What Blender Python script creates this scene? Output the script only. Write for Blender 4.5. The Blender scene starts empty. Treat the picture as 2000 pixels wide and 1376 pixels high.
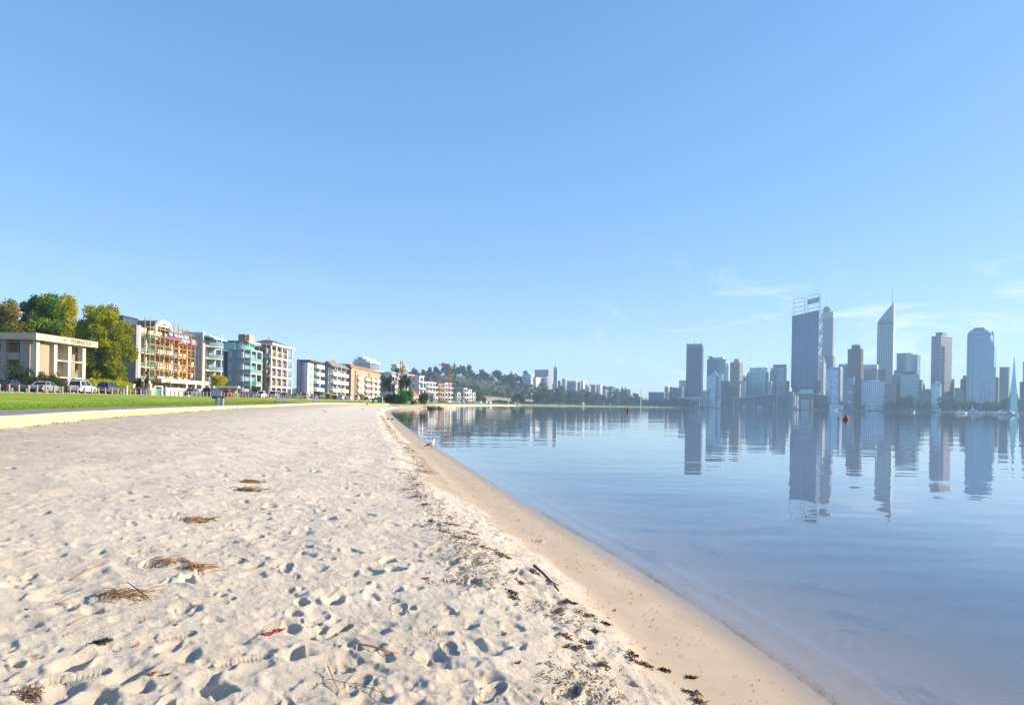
import bpy, math, random
import numpy as np
from mathutils import Vector, Matrix, noise as mn

random.seed(7)
RNG = np.random.default_rng(11)
rad = math.radians
SC = bpy.context.scene
COL = SC.collection

# ------------------------------------------------------------------ camera, sky, sun, exposure
F = 1222.0                 # focal length in pixels of the 2000 px wide photograph
TH = rad(1.02)             # the camera was held slightly off level
HC = 1.9                   # lens height above the river
VH = 788.3
cam_d = bpy.data.cameras.new('camera')
cam = bpy.data.objects.new('camera', cam_d)
COL.objects.link(cam)
cam_d.sensor_width = 36.0
cam_d.lens = F / 2000 * 36.0
cam_d.shift_y = (VH - 688.0) / 2000
cam_d.clip_start = 0.05
cam_d.clip_end = 12000
cr, sr = math.cos(TH), math.sin(TH)
cam.matrix_world = Matrix(((cr, -sr, 0, 0), (0, 0, -1, 0), (sr, cr, 0, HC), (0, 0, 0, 1)))
SC.camera = cam

SUN_AZ, SUN_EL = rad(84), rad(24)
SKY_STRENGTH = 0.105
SUN_STRENGTH = 4.9
SKY_GAMMA, SKY_SAT, SKY_VALUE = 0.5, 1.68, 2.02
EXPOSURE = 1.08
HAZE_DENSITY = 0.00018

SC.view_settings.view_transform = 'Standard'
SC.view_settings.look = 'None'
SC.view_settings.gamma = 1
SC.view_settings.use_curve_mapping = False
SC.view_settings.exposure = EXPOSURE
SC.cycles.use_denoising = True
SC.cycles.max_bounces = 10
SC.cycles.volume_bounces = 1
SC.cycles.transparent_max_bounces = 12
SC.cycles.caustics_reflective = False
SC.cycles.caustics_refractive = False

def nn(nt, kind, **kw):
    n = nt.nodes.new(kind)
    for k, v in kw.items():
        if k in n.bl_rna.properties.keys():
            setattr(n, k, v)
        else:
            n.inputs[k.replace('_', ' ')].default_value = v
    return n

def mth(nt, op, a, b=None, clamp=False):
    n = nt.nodes.new('ShaderNodeMath'); n.operation = op; n.use_clamp = clamp
    for i, s in enumerate((a, b)):
        if s is None: continue
        if isinstance(s, (int, float)): n.inputs[i].default_value = s
        else: nt.links.new(s, n.inputs[i])
    return n.outputs[0]

def ramp(nt, fac, stops, interp='LINEAR'):
    n = nt.nodes.new('ShaderNodeValToRGB'); n.color_ramp.interpolation = interp
    e = n.color_ramp.elements
    while len(e) < len(stops): e.new(0.5)
    for i, (p, c) in enumerate(stops):
        e[i].position = p
        e[i].color = (c, c, c, 1) if isinstance(c, (int, float)) else (*c, 1)
    nt.links.new(fac, n.inputs[0])
    return n.outputs[0]

def mixc(nt, fac, a, b):
    n = nt.nodes.new('ShaderNodeMix'); n.data_type = 'RGBA'
    for s, i in ((fac, 0), (a, 6), (b, 7)):
        if isinstance(s, (int, float)): n.inputs[i].default_value = s
        elif isinstance(s, tuple): n.inputs[i].default_value = (*s, 1)
        else: nt.links.new(s, n.inputs[i])
    return n.outputs[2]

def build_world():
    w = bpy.data.worlds.new('World'); SC.world = w; w.use_nodes = True
    nt = w.node_tree; nt.nodes.clear()
    sky = nt.nodes.new('ShaderNodeTexSky'); sky.sky_type = 'NISHITA'; sky.sun_disc = False
    sky.sun_elevation = SUN_EL; sky.sun_rotation = SUN_AZ
    sky.air_density = 1.0; sky.dust_density = 0.45; sky.ozone_density = 2.2; sky.altitude = 0
    tc = nt.nodes.new('ShaderNodeTexCoord')
    sp = nt.nodes.new('ShaderNodeSeparateXYZ'); nt.links.new(tc.outputs['Generated'], sp.inputs[0])
    az = mth(nt, 'ARCTAN2', sp.outputs[0], sp.outputs[1])
    cb = nt.nodes.new('ShaderNodeCombineXYZ')
    nt.links.new(mth(nt, 'MULTIPLY', az, 6.0), cb.inputs[0])
    nt.links.new(mth(nt, 'MULTIPLY', sp.outputs[2], 24.0), cb.inputs[1])
    n1 = nn(nt, 'ShaderNodeTexNoise', Scale=1.0, Detail=6.0, Roughness=0.62, Distortion=0.7)
    n1.noise_dimensions = '2D'
    mp = nn(nt, 'ShaderNodeMapping'); mp.inputs['Location'].default_value = (18.2, 20.2, 0)
    nt.links.new(cb.outputs[0], mp.inputs[0]); nt.links.new(mp.outputs[0], n1.inputs['Vector'])
    wis = ramp(nt, n1.outputs[0], [(0.0, 0), (0.55, 0), (0.76, 1)])
    band = ramp(nt, sp.outputs[2], [(0.0, 0.15), (0.03, 0.45), (0.12, 0.9), (0.17, 0.5), (0.24, 0.0)])
    m = mth(nt, 'MULTIPLY', mth(nt, 'MULTIPLY', wis, band), mth(nt, 'MULTIPLY', ramp(nt, mth(nt, 'ABSOLUTE', az), [(.02, .0), (.30, 1.0)]), mth(nt, 'ADD', mth(nt, 'MULTIPLY', mth(nt, 'SIGN', az), .32), .42)))
    gm = nn(nt, 'ShaderNodeGamma', Gamma=SKY_GAMMA); nt.links.new(sky.outputs[0], gm.inputs[0])
    hs = nn(nt, 'ShaderNodeHueSaturation', Saturation=SKY_SAT, Value=SKY_VALUE, Hue=0.5)
    nt.links.new(gm.outputs[0], hs.inputs['Color'])
    tint = nt.nodes.new('ShaderNodeMix'); tint.data_type = 'RGBA'; tint.blend_type = 'MULTIPLY'
    tint.inputs[0].default_value = 1.0; tint.inputs[7].default_value = (0.73, 0.845, 1.05, 1)
    nt.links.new(hs.outputs[0], tint.inputs[6])
    out = mixc(nt, m, tint.outputs[2], (5.6, 5.8, 6.2))
    bg = nt.nodes.new('ShaderNodeBackground'); bg.inputs[1].default_value = SKY_STRENGTH
    nt.links.new(out, bg.inputs[0])
    ow = nt.nodes.new('ShaderNodeOutputWorld'); nt.links.new(bg.outputs[0], ow.inputs[0])
build_world()

sun_d = bpy.data.lights.new('sun', 'SUN'); sun_d.energy = SUN_STRENGTH; sun_d.angle = rad(0.5)
sun_d.color = (1.0, 0.84, 0.63)
sun = bpy.data.objects.new('sun', sun_d); COL.objects.link(sun)
sdir = Vector((math.sin(SUN_AZ) * math.cos(SUN_EL), math.cos(SUN_AZ) * math.cos(SUN_EL), math.sin(SUN_EL)))
sun.rotation_euler = sdir.to_track_quat('Z', 'Y').to_euler()

# ------------------------------------------------------------------ surveying the photograph
def W(u, v, Y):
    a, b = (u - 1000) / F, (VH - v) / F
    return (Y * (a * cr - b * sr), Y, HC + Y * (a * sr + b * cr))
def G(u, v, z=0.0):
    a, b = (u - 1000) / F, (VH - v) / F
    Y = (z - HC) / (a * sr + b * cr)
    return (Y * (a * cr - b * sr), Y, z)
def UX(u, Y, v=780): return W(u, v, Y)[0]
def ZV(v, u, Y): return W(u, v, Y)[2]

# ------------------------------------------------------------------ materials
MATS = {}
def new_mat(name):
    m = bpy.data.materials.new(name); m.use_nodes = True
    nt = m.node_tree
    return m, nt, nt.nodes['Principled BSDF']

def paint(name, col, rough=0.75, var=0.12, scale=0.6, metal=0.0, bump=0.0, bscale=30.0, spec=0.3):
    if name in MATS: return MATS[name]
    m, nt, p = new_mat(name)
    tc = nt.nodes.new('ShaderNodeTexCoord')
    n = nn(nt, 'ShaderNodeTexNoise', Scale=scale, Detail=6.0, Roughness=0.65)
    nt.links.new(tc.outputs['Object'], n.inputs['Vector'])
    lo = tuple(c * (1 - var) for c in col); hi = tuple(min(1, c * (1 + var)) for c in col)
    nt.links.new(ramp(nt, n.outputs[0], [(0.3, lo), (0.7, hi)]), p.inputs['Base Color'])
    p.inputs['Roughness'].default_value = rough; p.inputs['Metallic'].default_value = metal
    p.inputs['Specular IOR Level'].default_value = spec
    if bump:
        n2 = nn(nt, 'ShaderNodeTexNoise', Scale=bscale, Detail=5.0)
        nt.links.new(tc.outputs['Object'], n2.inputs['Vector'])
        b = nn(nt, 'ShaderNodeBump', Strength=0.6, Distance=bump)
        nt.links.new(n2.outputs[0], b.inputs['Height']); nt.links.new(b.outputs[0], p.inputs['Normal'])
    MATS[name] = m
    return m

def glass(name, col, rough=0.12, metal=0.55, scale=0.15, var=0.25, cell=0.0):
    """reflective facade glass; cell > 0 makes pane-to-pane differences"""
    if name in MATS: return MATS[name]
    m, nt, p = new_mat(name)
    tc = nt.nodes.new('ShaderNodeTexCoord')
    if cell:
        sn = nt.nodes.new('ShaderNodeVectorMath'); sn.operation = 'SNAP'
        sn.inputs[1].default_value = (cell, cell, cell)
        nt.links.new(tc.outputs['Object'], sn.inputs[0])
        w = nt.nodes.new('ShaderNodeTexWhiteNoise'); nt.links.new(sn.outputs[0], w.inputs['Vector'])
        fac = w.outputs[0]
    else:
        n = nn(nt, 'ShaderNodeTexNoise', Scale=scale, Detail=3.0)
        nt.links.new(tc.outputs['Object'], n.inputs['Vector']); fac = n.outputs[0]
    lo = tuple(c * (1 - var) for c in col); hi = tuple(min(1, c * (1 + var)) for c in col)
    nt.links.new(ramp(nt, fac, [(0.1, lo), (0.9, hi)]), p.inputs['Base Color'])
    p.inputs['Roughness'].default_value = rough; p.inputs['Metallic'].default_value = metal
    MATS[name] = m
    return m

def brickm(name, c1, c2, mort, scale=4.0):
    if name in MATS: return MATS[name]
    m, nt, p = new_mat(name)
    tc = nt.nodes.new('ShaderNodeTexCoord')
    n = nn(nt, 'ShaderNodeTexNoise', Scale=9.0, Detail=4.0)
    n2 = nn(nt, 'ShaderNodeTexNoise', Scale=0.35, Detail=4.0)
    mp = nn(nt, 'ShaderNodeMapping'); mp.inputs['Scale'].default_value = (1, 1, 4)
    nt.links.new(tc.outputs['Object'], mp.inputs[0]); nt.links.new(mp.outputs[0], n.inputs['Vector'])
    nt.links.new(tc.outputs['Object'], n2.inputs['Vector'])
    c = ramp(nt, n.outputs[0], [(0.3, c1), (0.55, c2), (0.8, mort)])
    nt.links.new(mixc(nt, mth(nt, 'MULTIPLY', n2.outputs[0], 0.35), c, c1), p.inputs['Base Color'])
    p.inputs['Roughness'].default_value = 0.85
    MATS[name] = m
    return m

def leafm(name, dark, light, trans=0.35, scale=0.5, rough=0.6):
    if name in MATS: return MATS[name]
    m = bpy.data.materials.new(name); m.use_nodes = True
    nt = m.node_tree; nt.nodes.clear()
    tc = nt.nodes.new('ShaderNodeTexCoord'); oi = nt.nodes.new('ShaderNodeObjectInfo')
    n = nn(nt, 'ShaderNodeTexNoise', Scale=scale, Detail=5.0, Roughness=0.7)
    nt.links.new(tc.outputs['Object'], n.inputs['Vector'])
    f = mth(nt, 'ADD', n.outputs[0], mth(nt, 'MULTIPLY', mth(nt, 'SUBTRACT', oi.outputs['Random'], 0.5), 0.25))
    c = ramp(nt, f, [(0.32, dark), (0.68, light)])
    d = nt.nodes.new('ShaderNodeBsdfDiffuse'); t = nt.nodes.new('ShaderNodeBsdfTranslucent')
    nt.links.new(c, d.inputs[0]); nt.links.new(c, t.inputs[0])
    mx = nt.nodes.new('ShaderNodeMixShader'); mx.inputs[0].default_value = trans
    nt.links.new(d.outputs[0], mx.inputs[1]); nt.links.new(t.outputs[0], mx.inputs[2])
    o = nt.nodes.new('ShaderNodeOutputMaterial'); nt.links.new(mx.outputs[0], o.inputs[0])
    MATS[name] = m
    return m

# ------------------------------------------------------------------ mesh helpers
class MB:
    def __init__(s): s.v = []; s.f = []; s.smooth = False
    def box(s, x0, x1, y0, y1, z0, z1):
        b = len(s.v)
        s.v += [(x0, y0, z0), (x1, y0, z0), (x1, y1, z0), (x0, y1, z0), (x0, y0, z1), (x1, y0, z1), (x1, y1, z1), (x0, y1, z1)]
        s.f += [tuple(b + i for i in q) for q in ((0, 3, 2, 1), (4, 5, 6, 7), (0, 1, 5, 4), (1, 2, 6, 5), (2, 3, 7, 6), (3, 0, 4, 7))]
        return s
    def prism(s, poly, z0, z1, ztop=None):
        """vertical prism over an xy polygon (ccw); ztop may give a height per corner"""
        b = len(s.v); n = len(poly)
        s.v += [(x, y, z0) for x, y in poly]
        s.v += [(x, y, (z1 if ztop is None else ztop[i])) for i, (x, y) in enumerate(poly)]
        s.f.append(tuple(b + i for i in range(n))[::-1]); s.f.append(tuple(b + n + i for i in range(n)))
        for i in range(n):
            j = (i + 1) % n
            s.f.append((b + i, b + j, b + n + j, b + n + i))
        return s
    def loft(s, rings, cap=True):
        b = len(s.v); n = len(rings[0])
        for r in rings: s.v += [tuple(p) for p in r]
        for k in range(len(rings) - 1):
            for i in range(n):
                j = (i + 1) % n
                s.f.append((b + k * n + i, b + k * n + j, b + (k + 1) * n + j, b + (k + 1) * n + i))
        if cap:
            s.f.append(tuple(b + i for i in range(n))[::-1])
            s.f.append(tuple(b + (len(rings) - 1) * n + i for i in range(n)))
        return s
    def tube(s, pts, r, n=6, r2=None):
        rings = []
        P = [Vector(p) for p in pts]
        for k, p in enumerate(P):
            d = (P[min(k + 1, len(P) - 1)] - P[max(k - 1, 0)]).normalized()
            up = Vector((0, 0, 1)) if abs(d.z) < 0.9 else Vector((1, 0, 0))
            a = d.cross(up).normalized(); c = a.cross(d).normalized()
            t = k / max(1, len(P) - 1)
            rr = r if r2 is None else r + (r2 - r) * t
            rings.append([p + (a * math.cos(2 * math.pi * i / n) + c * math.sin(2 * math.pi * i / n)) * rr for i in range(n)])
        return s.loft(rings)
    def bar(s, p, q, w): return s.tube([p, q], w, 4)
    def cyl(s, x, y, z0, z1, r, n=16, r2=None):
        r2 = r if r2 is None else r2
        return s.loft([[(x + rr * math.cos(2 * math.pi * i / n), y + rr * math.sin(2 * math.pi * i / n), z) for i in range(n)] for z, rr in ((z0, r), (z1, r2))])
    def quad(s, a, b, c, d):
        k = len(s.v); s.v += [a, b, c, d]; s.f.append((k, k + 1, k + 2, k + 3)); return s
    def mesh(s, name, mat):
        me = bpy.data.meshes.new(name); me.from_pydata([tuple(p) for p in s.v], [], s.f)
        if mat: me.materials.append(mat)
        if s.smooth:
            me.polygons.foreach_set('use_smooth', [True] * len(me.polygons))
        me.update()
        return me
    def build(s, name, mat, parent=None):
        return link(name, s.mesh(name, mat), parent)

def link(name, data, parent=None, loc=None):
    o = bpy.data.objects.new(name, data); COL.objects.link(o)
    if parent is not None: o.parent = parent
    if loc: o.location = loc
    return o
def tag(o, label=None, cat=None, group=None, kind=None):
    if label: o['label'] = label
    if cat: o['category'] = cat
    if group: o['group'] = group
    if kind: o['kind'] = kind
    return o
def thing(name, label, cat, loc=(0, 0, 0), rz=0.0, group=None):
    o = link(name, None); o.location = loc; o.rotation_euler = (0, 0, rz); o.empty_display_size = 0.5
    return tag(o, label, cat, group)
KIDS = {}
def copy_tree(o, parent=None):
    c = o.copy(); COL.objects.link(c)
    if parent is not None: c.parent = parent
    for ch in list(o.children): copy_tree(ch, c)
    return c
def np_mesh(name, V, Fq, mat, smooth=False):
    """V (n,3); Fq (m,4) or (m,3) int arrays"""
    me = bpy.data.meshes.new(name)
    m, k = Fq.shape
    me.vertices.add(len(V)); me.vertices.foreach_set('co', np.ascontiguousarray(V, dtype=np.float32).ravel())
    me.loops.add(m * k); me.loops.foreach_set('vertex_index', np.ascontiguousarray(Fq, dtype=np.int32).ravel())
    me.polygons.add(m)
    me.polygons.foreach_set('loop_start', np.arange(m, dtype=np.int32) * k)
    if smooth: me.polygons.foreach_set('use_smooth', np.ones(m, dtype=bool))
    me.update(calc_edges=True)
    if mat: me.materials.append(mat)
    return me

def text_mesh(name, s, size, mat, depth=0.02):
    cu = bpy.data.curves.new('lettering', 'FONT'); cu.body = s; cu.size = size; cu.extrude = depth
    cu.align_x = 'CENTER'; cu.align_y = 'CENTER'; cu.resolution_u = 2
    o = bpy.data.objects.new('lettering', cu); COL.objects.link(o)
    dg = bpy.context.evaluated_depsgraph_get()
    me = bpy.data.meshes.new_from_object(o.evaluated_get(dg)); me.name = name
    bpy.data.objects.remove(o); me.materials.clear(); me.materials.append(mat)
    return me

# ------------------------------------------------------------------ numpy noise
PERM = RNG.permutation(512).astype(np.int64)
GR = RNG.uniform(0, 2 * np.pi, 512); GX, GY = np.cos(GR).astype(np.float32), np.sin(GR).astype(np.float32)
def pnoise(x, y, seed=0):
    xi = np.floor(x).astype(np.int64); yi = np.floor(y).astype(np.int64)
    xf = (x - xi).astype(np.float32); yf = (y - yi).astype(np.float32)
    def g(i, j):
        h = PERM[(PERM[(xi + i + seed * 37) & 511] + yi + j) & 511]
        return GX[h] * (xf - i) + GY[h] * (yf - j)
    u = xf * xf * xf * (xf * (xf * 6 - 15) + 10); v = yf * yf * yf * (yf * (yf * 6 - 15) + 10)
    a = g(0, 0); b = g(1, 0); c = g(0, 1); d = g(1, 1)
    return 1.5 * ((a + (b - a) * u) + ((c + (d - c) * u) - (a + (b - a) * u)) * v)
def sstep(a, b, x):
    t = np.clip((x - a) / (b - a), 0, 1); return t * t * (3 - 2 * t)
def polydist(x, y, P):
    """distance to a polyline and on which side (left of travel is positive)"""
    best = np.full(x.shape, 1e9, np.float32); sgn = np.ones(x.shape, np.float32)
    for (ax, ay), (bx, by) in zip(P[:-1], P[1:]):
        dx, dy = bx - ax, by - ay
        t = np.clip(((x - ax) * dx + (y - ay) * dy) / (dx * dx + dy * dy), 0, 1)
        ex, ey = x - ax - t * dx, y - ay - t * dy
        d = np.hypot(ex, ey)
        m = d < best
        best = np.where(m, d, best); sgn = np.where(m, np.sign(dx * (y - ay) - dy * (x - ax) + 1e-9), sgn)
    return best * sgn
def smooth_line(P, k=3):
    for _ in range(k):
        Q = [P[0]]
        for a, b in zip(P[:-1], P[1:]):
            Q += [(a[0] * .75 + b[0] * .25, a[1] * .75 + b[1] * .25), (a[0] * .25 + b[0] * .75, a[1] * .25 + b[1] * .75)]
        P = Q + [P[-1]]
    return P
# ================================================================== THE SETTING
# waterline of the near beach, walked away from the camera (land on the left)
SH = [(2.9, -30), (2.55, -4), (2.35, 1.5)] + [G(u, v)[:2] for u, v in
      ((1632, 1376), (1400, 1210), (1200, 1085), (1050, 1000), (950, 935), (880, 890), (850, 873), (800, 838), (772, 816), (763, 806.5), (768, 801.5), (782, 798.6), (815, 797.6), (850, 797.2))]
SH = smooth_line(SH, 2)
WL = smooth_line([(-11, -25), (-12.2, 5), (-14.3, 12), (-16.5, 20), (-21, 32), (-27, 55.5), (-36, 100), (-45, 142), (-48, 163), (-43, 176), (-36, 183)], 2)   # foot of the limestone wall

def beach_profile(d, y):
    z = np.where(d < 0, 0.11 * d, 0)
    z = np.where((d >= 0), 0.15 * np.minimum(d, 1.3), z)
    z = z + 0.23 * sstep(0.9, 2.3, d) + 0.028 * np.clip(d - 2.5, 0, 14)
    z = z + 0.12 * sstep(20, 100, y) * sstep(3, 10, d)
    return np.maximum(z, -1.3)

def make_sand():
    rr = [1.25]
    while rr[-1] < 232:
        rr.append(rr[-1] + 0.0093 * (rr[-1] / 3) ** 1.25)
    rr = np.array(rr)
    dense = np.linspace(-43, 38, 860)
    aa = np.radians(np.concatenate([np.linspace(-85, -43.6, 45), dense, np.linspace(38.6, 80, 40)]))
    R, A = np.meshgrid(rr, aa, indexing='ij')
    X = R * np.sin(A); Y = R * np.cos(A)
    d = polydist(X, Y, SH); wd = polydist(X, Y, WL)
    # wander of the tide edge
    dj = d + 0.35 * pnoise(X * 0.5, Y * 0.35, 3) * sstep(0.5, 1.5, d) + 0.12 * pnoise(X * 2.1, Y * 1.6, 4)
    dry = sstep(1.0, 1.32, dj - 0.55 * sstep(6, 13, Y) * (1 - sstep(18, 30, Y)))
    far = 1 - 0.35 * sstep(25, 70, R)
    Z = beach_profile(d, Y)
    rough = np.zeros_like(X)
    for wl, amp, sd in ((2.6, .045, 1), (1.1, .022, 2), (.52, .009, 5), (.26, .0042, 6), (.12, .0060, 7), (.055, .0042, 8), (.028, .0022, 9)):
        n = pnoise(X / wl + .12 * Y / wl, Y / wl, sd)
        if wl in (1.1, .52, .26): n = 0.9 - 2.2 * np.abs(n) if wl != .52 else -(0.9 - 2.2 * np.abs(n))
        fade = np.clip(wl / (R * 0.004), 0, 1)
        rough += amp * n * fade
    crumb = np.clip(pnoise(X / .05, Y / .045, 12), 0.08, 1) * np.clip(pnoise(X / .5, Y / .5, 13) + .18, 0, 1) * (R < 20)
    rough += 0.020 * crumb
    Z = Z + rough * dry * far
    # footprints: pressed ovals with pushed-up rims
    rg = np.random.default_rng(5)
    def col_range(a0, a1): return np.searchsorted(aa, a0), np.searchsorted(aa, a1)
    n = 0
    for k in range(4200):
        y = 1.8 + 58 * rg.random() ** 1.9; x = rg.uniform(-0.95, 0.12) * (y + 1.5) + 1.2 * (rg.random())
        L = rg.uniform(.10, .17); Wd = L * rg.uniform(.38, .75); dep = rg.uniform(.006, .026) * (1 if y < 20 else 1.5) * (2.0 if rg.random() < .13 else 1); th = rg.uniform(0, math.pi)
        if rg.random() < .45: th = rg.normal(2.0, .35)
        if k % 2 == 0: sc_ = rg.uniform(.3, .7); L *= sc_; Wd *= sc_ * 1.25; dep *= .95
        if y > 20: L *= 1.5; Wd *= 1.5
        r0 = math.hypot(x, y); a0 = math.atan2(x, y); ext = L * 2.3
        i0, i1 = np.searchsorted(rr, r0 - ext), np.searchsorted(rr, r0 + ext)
        j0, j1 = col_range(a0 - ext / r0, a0 + ext / r0)
        if i1 <= i0 + 1 or j1 <= j0 + 1: continue
        sl = (slice(i0, i1), slice(j0, j1))
        if dry[sl].mean() < .85 or wd[sl].min() > -0.0 and False: continue
        xx = X[sl] - x; yy = Y[sl] - y
        p = (xx * math.cos(th) + yy * math.sin(th)) / L; q = (-xx * math.sin(th) + yy * math.cos(th)) / Wd
        q = q * (1 + .25 * np.sin(p * 2.2))
        e = np.sqrt(p * p + q * q)
        hole = 1 - sstep(.35 + .3 * (k % 3 == 0), 1.06, e)
        rim = np.exp(-((e - 1.22) / .2) ** 2) * (.55 + .45 * np.sin(3 * np.arctan2(q, p) + k))
        Z[sl] = Z[sl] - dep * hole * (1 - .4 * np.clip(p, -1, 1)) + dep * .38 * rim
        if k % 4 == 0 and y < 7 and L > .1:       # sole pattern
            Z[sl] += .004 * np.sin(p * 34) * hole
        n += 1
    # clear shoe prints, sole and heel with a tread, on the firmer patches
    for (u_, v_, th, L, dp) in ((478, 1290, .55, .15, .016), (655, 1222, 1.15, .15, .030), (848, 1226, .15, .13, .014), (618, 1205, 1.25, .13, .015), (695, 1330, 1.4, .14, .014), (1040, 1010, .6, .15, .02), (880, 1255, 1.9, .12, .018), (1345, 1360, .4, .1, .02),
                                (560, 1112, 1.9, .14, .022), (735, 1100, .7, .14, .018), (540, 1040, .3, .15, .02), (690, 1140, .35, .14, .014), (330, 1250, .6, .15, .02), (960, 1335, 1.2, .14, .02), (1100, 1330, .9, .14, .022), (150, 1330, .5, .15, .02), (780, 1180, 1.7, .14, .014), (930, 1150, .8, .14, .013), (420, 1180, .5, .14, .014), (250, 1060, .4, .15, .02), (700, 1010, .9, .16, .02)):
        x, y, _ = G(u_, v_, .45); r0 = math.hypot(x, y); a0 = math.atan2(x, y); ext = .3
        i0, i1 = np.searchsorted(rr, r0 - ext), np.searchsorted(rr, r0 + ext); j0, j1 = col_range(a0 - ext / r0, a0 + ext / r0); sl = (slice(i0, i1), slice(j0, j1))
        xx = X[sl] - x; yy = Y[sl] - y; p = (xx * math.cos(th) + yy * math.sin(th)) / L; q = (-xx * math.sin(th) + yy * math.cos(th)) / L
        wq = .40 - .13 * np.exp(-((p + .25) / .22) ** 2) - .04 * (p < -.25)
        e = np.sqrt(np.clip(np.abs(p), 0, None) ** 4 + (q / wq) ** 2)
        ins = 1 - sstep(.86, 1.02, e); flat = Z[sl][e < .9].mean() if (e < .9).any() else 0; near = 1 - sstep(1.0, 1.7, e)
        Z[sl] = Z[sl] * (1 - .85 * near) + flat * .85 * near
        Z[sl] += -dp * ins + .5 * dp * np.exp(-((e - 1.1) / .1) ** 2) + ins * .0028 * np.sign(np.sin(p * 42)) * (np.abs(p + .25) > .12)
    # small bank of kicked-up sand along the tide edge
    edge = np.exp(-((dj - 1.5) / .3) ** 2)
    Z += edge * dry * (.03 * pnoise(X / .3, Y / .3, 21) + .018 * pnoise(X / .09, Y / .09, 22)) * (R < 30)
    # fine wrinkles under water
    Z += np.where(d < 0, .0016 * np.sin((d * 1.0 + .35 * pnoise(X * 1.2, Y * 1.2, 30)) * 42) * sstep(0, -.6, d), 0)
    nr, nc = R.shape
    idx = np.arange(nr * nc).reshape(nr, nc)
    q = np.stack([idx[:-1, :-1], idx[:-1, 1:], idx[1:, 1:], idx[1:, :-1]], -1).reshape(-1, 4)[:, ::-1]
    keep = ((wd < 1.0) | (Y > 186)) & (d > -26) & (d < 60)
    keep = keep & ~((Y > 186) & (d > 26))
    km = keep.ravel()
    q = q[km[q].all(1)]
    used = np.zeros(nr * nc, bool); used[q.ravel()] = True
    remap = np.cumsum(used) - 1
    V = np.stack([X, Y, Z], -1).reshape(-1, 3)[used]
    me = np_mesh('sand', V, remap[q], sand_mat(), True)
    for nm, arr in (('dry', dry), ('shore', d), ('grit', 1 - sstep(1.5, 9, -wd + 1.5 * pnoise(X * .3, Y * .2, 50)))):
        at = me.attributes.new(nm, 'FLOAT', 'POINT'); at.data.foreach_set('value', arr.ravel()[used].astype(np.float32))
    o = link('sand', me); tag(o, kind='structure')
    o['label'] = 'pale trampled beach sand sloping to the river'
    def sample(x, y):
        r = math.hypot(x, y); a = math.atan2(x, y)
        i = min(max(np.searchsorted(rr, r), 0), nr - 1); j = min(max(np.searchsorted(aa, a), 0), nc - 1)
        return float(Z[i, j])
    return sample

def sand_mat():
    m, nt, p = new_mat('beach_sand')
    tc = nt.nodes.new('ShaderNodeTexCoord')
    def noise(s, d=5.0, r=.6):
        n = nn(nt, 'ShaderNodeTexNoise', Scale=s, Detail=d, Roughness=r); nt.links.new(tc.outputs['Object'], n.inputs['Vector']); return n.outputs[0]
    dry = nt.nodes.new('ShaderNodeAttribute'); dry.attribute_name = 'dry'
    sh = nt.nodes.new('ShaderNodeAttribute'); sh.attribute_name = 'shore'
    cd = ramp(nt, noise(1.3), [(.25, (.56, .49, .395)), (.5, (.65, .575, .47)), (.8, (.72, .65, .545))])
    grain = ramp(nt, noise(220, 2), [(.3, .90), (.7, 1.06)])
    mg = nt.nodes.new('ShaderNodeMix'); mg.data_type = 'RGBA'; mg.blend_type = 'MULTIPLY'; mg.inputs[0].default_value = 1
    nt.links.new(cd, mg.inputs[6]); nt.links.new(grain, mg.inputs[7])
    # far, less trodden sand by the wall carries more grit
    speck = ramp(nt, noise(38, 6, .8), [(.30, (.30, .25, .19)), (.40, (1, 1, 1))])
    ms = nt.nodes.new('ShaderNodeMix'); ms.data_type = 'RGBA'; ms.blend_type = 'MULTIPLY'; ms.inputs[0].default_value = .55
    nt.links.new(mg.outputs[2], ms.inputs[6]); nt.links.new(speck, ms.inputs[7])
    gt = nt.nodes.new('ShaderNodeAttribute'); gt.attribute_name = 'grit'
    gm_ = nt.nodes.new('ShaderNodeMix'); gm_.data_type = 'RGBA'; gm_.blend_type = 'MULTIPLY'
    nt.links.new(mth(nt, 'MULTIPLY', gt.outputs['Fac'], .8), gm_.inputs[0]); nt.links.new(ms.outputs[2], gm_.inputs[6])
    nt.links.new(ramp(nt, noise(11, 6, .8), [(.35, (.46, .43, .38)), (.6, (.80, .79, .76))]), gm_.inputs[7])
    cw = ramp(nt, noise(2.2), [(.3, (.36, .29, .215)), (.7, (.42, .345, .26))])
    c = mixc(nt, dry.outputs['Fac'], cw, gm_.outputs[2])
    # soaked strip and bed
    soak = ramp(nt, mth(nt, 'MULTIPLY', sh.outputs['Fac'], 1.0), [(0.0, 1), (.05, 1), (.42, 0)])
    c = mixc(nt, mth(nt, 'MULTIPLY', soak, .8), c, (.27, .215, .16))
    bed = ramp(nt, noise(.9, 6, .7), [(.30, (.13, .11, .12)), (.46, (.30, .245, .22))])
    under = ramp(nt, mth(nt, 'MULTIPLY', sh.outputs['Fac'], -1.0), [(.02, 0), (.6, 1)])
    c = mixc(nt, under, c, bed)
    nt.links.new(c, p.inputs['Base Color'])
    ro = mth(nt, 'SUBTRACT', .92, mth(nt, 'MULTIPLY', soak, .74))
    nt.links.new(ro, p.inputs['Roughness']); p.inputs['Specular IOR Level'].default_value = .3
    b = nn(nt, 'ShaderNodeBump', Strength=.8, Distance=.05)
    nt.links.new(noise(34, 10, .80), b.inputs['Height'])
    nt.links.new(mth(nt, 'ADD', .12, mth(nt, 'MULTIPLY', dry.outputs['Fac'], .65)), b.inputs['Strength'])
    nt.links.new(b.outputs[0], p.inputs['Normal'])
    return m

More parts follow.
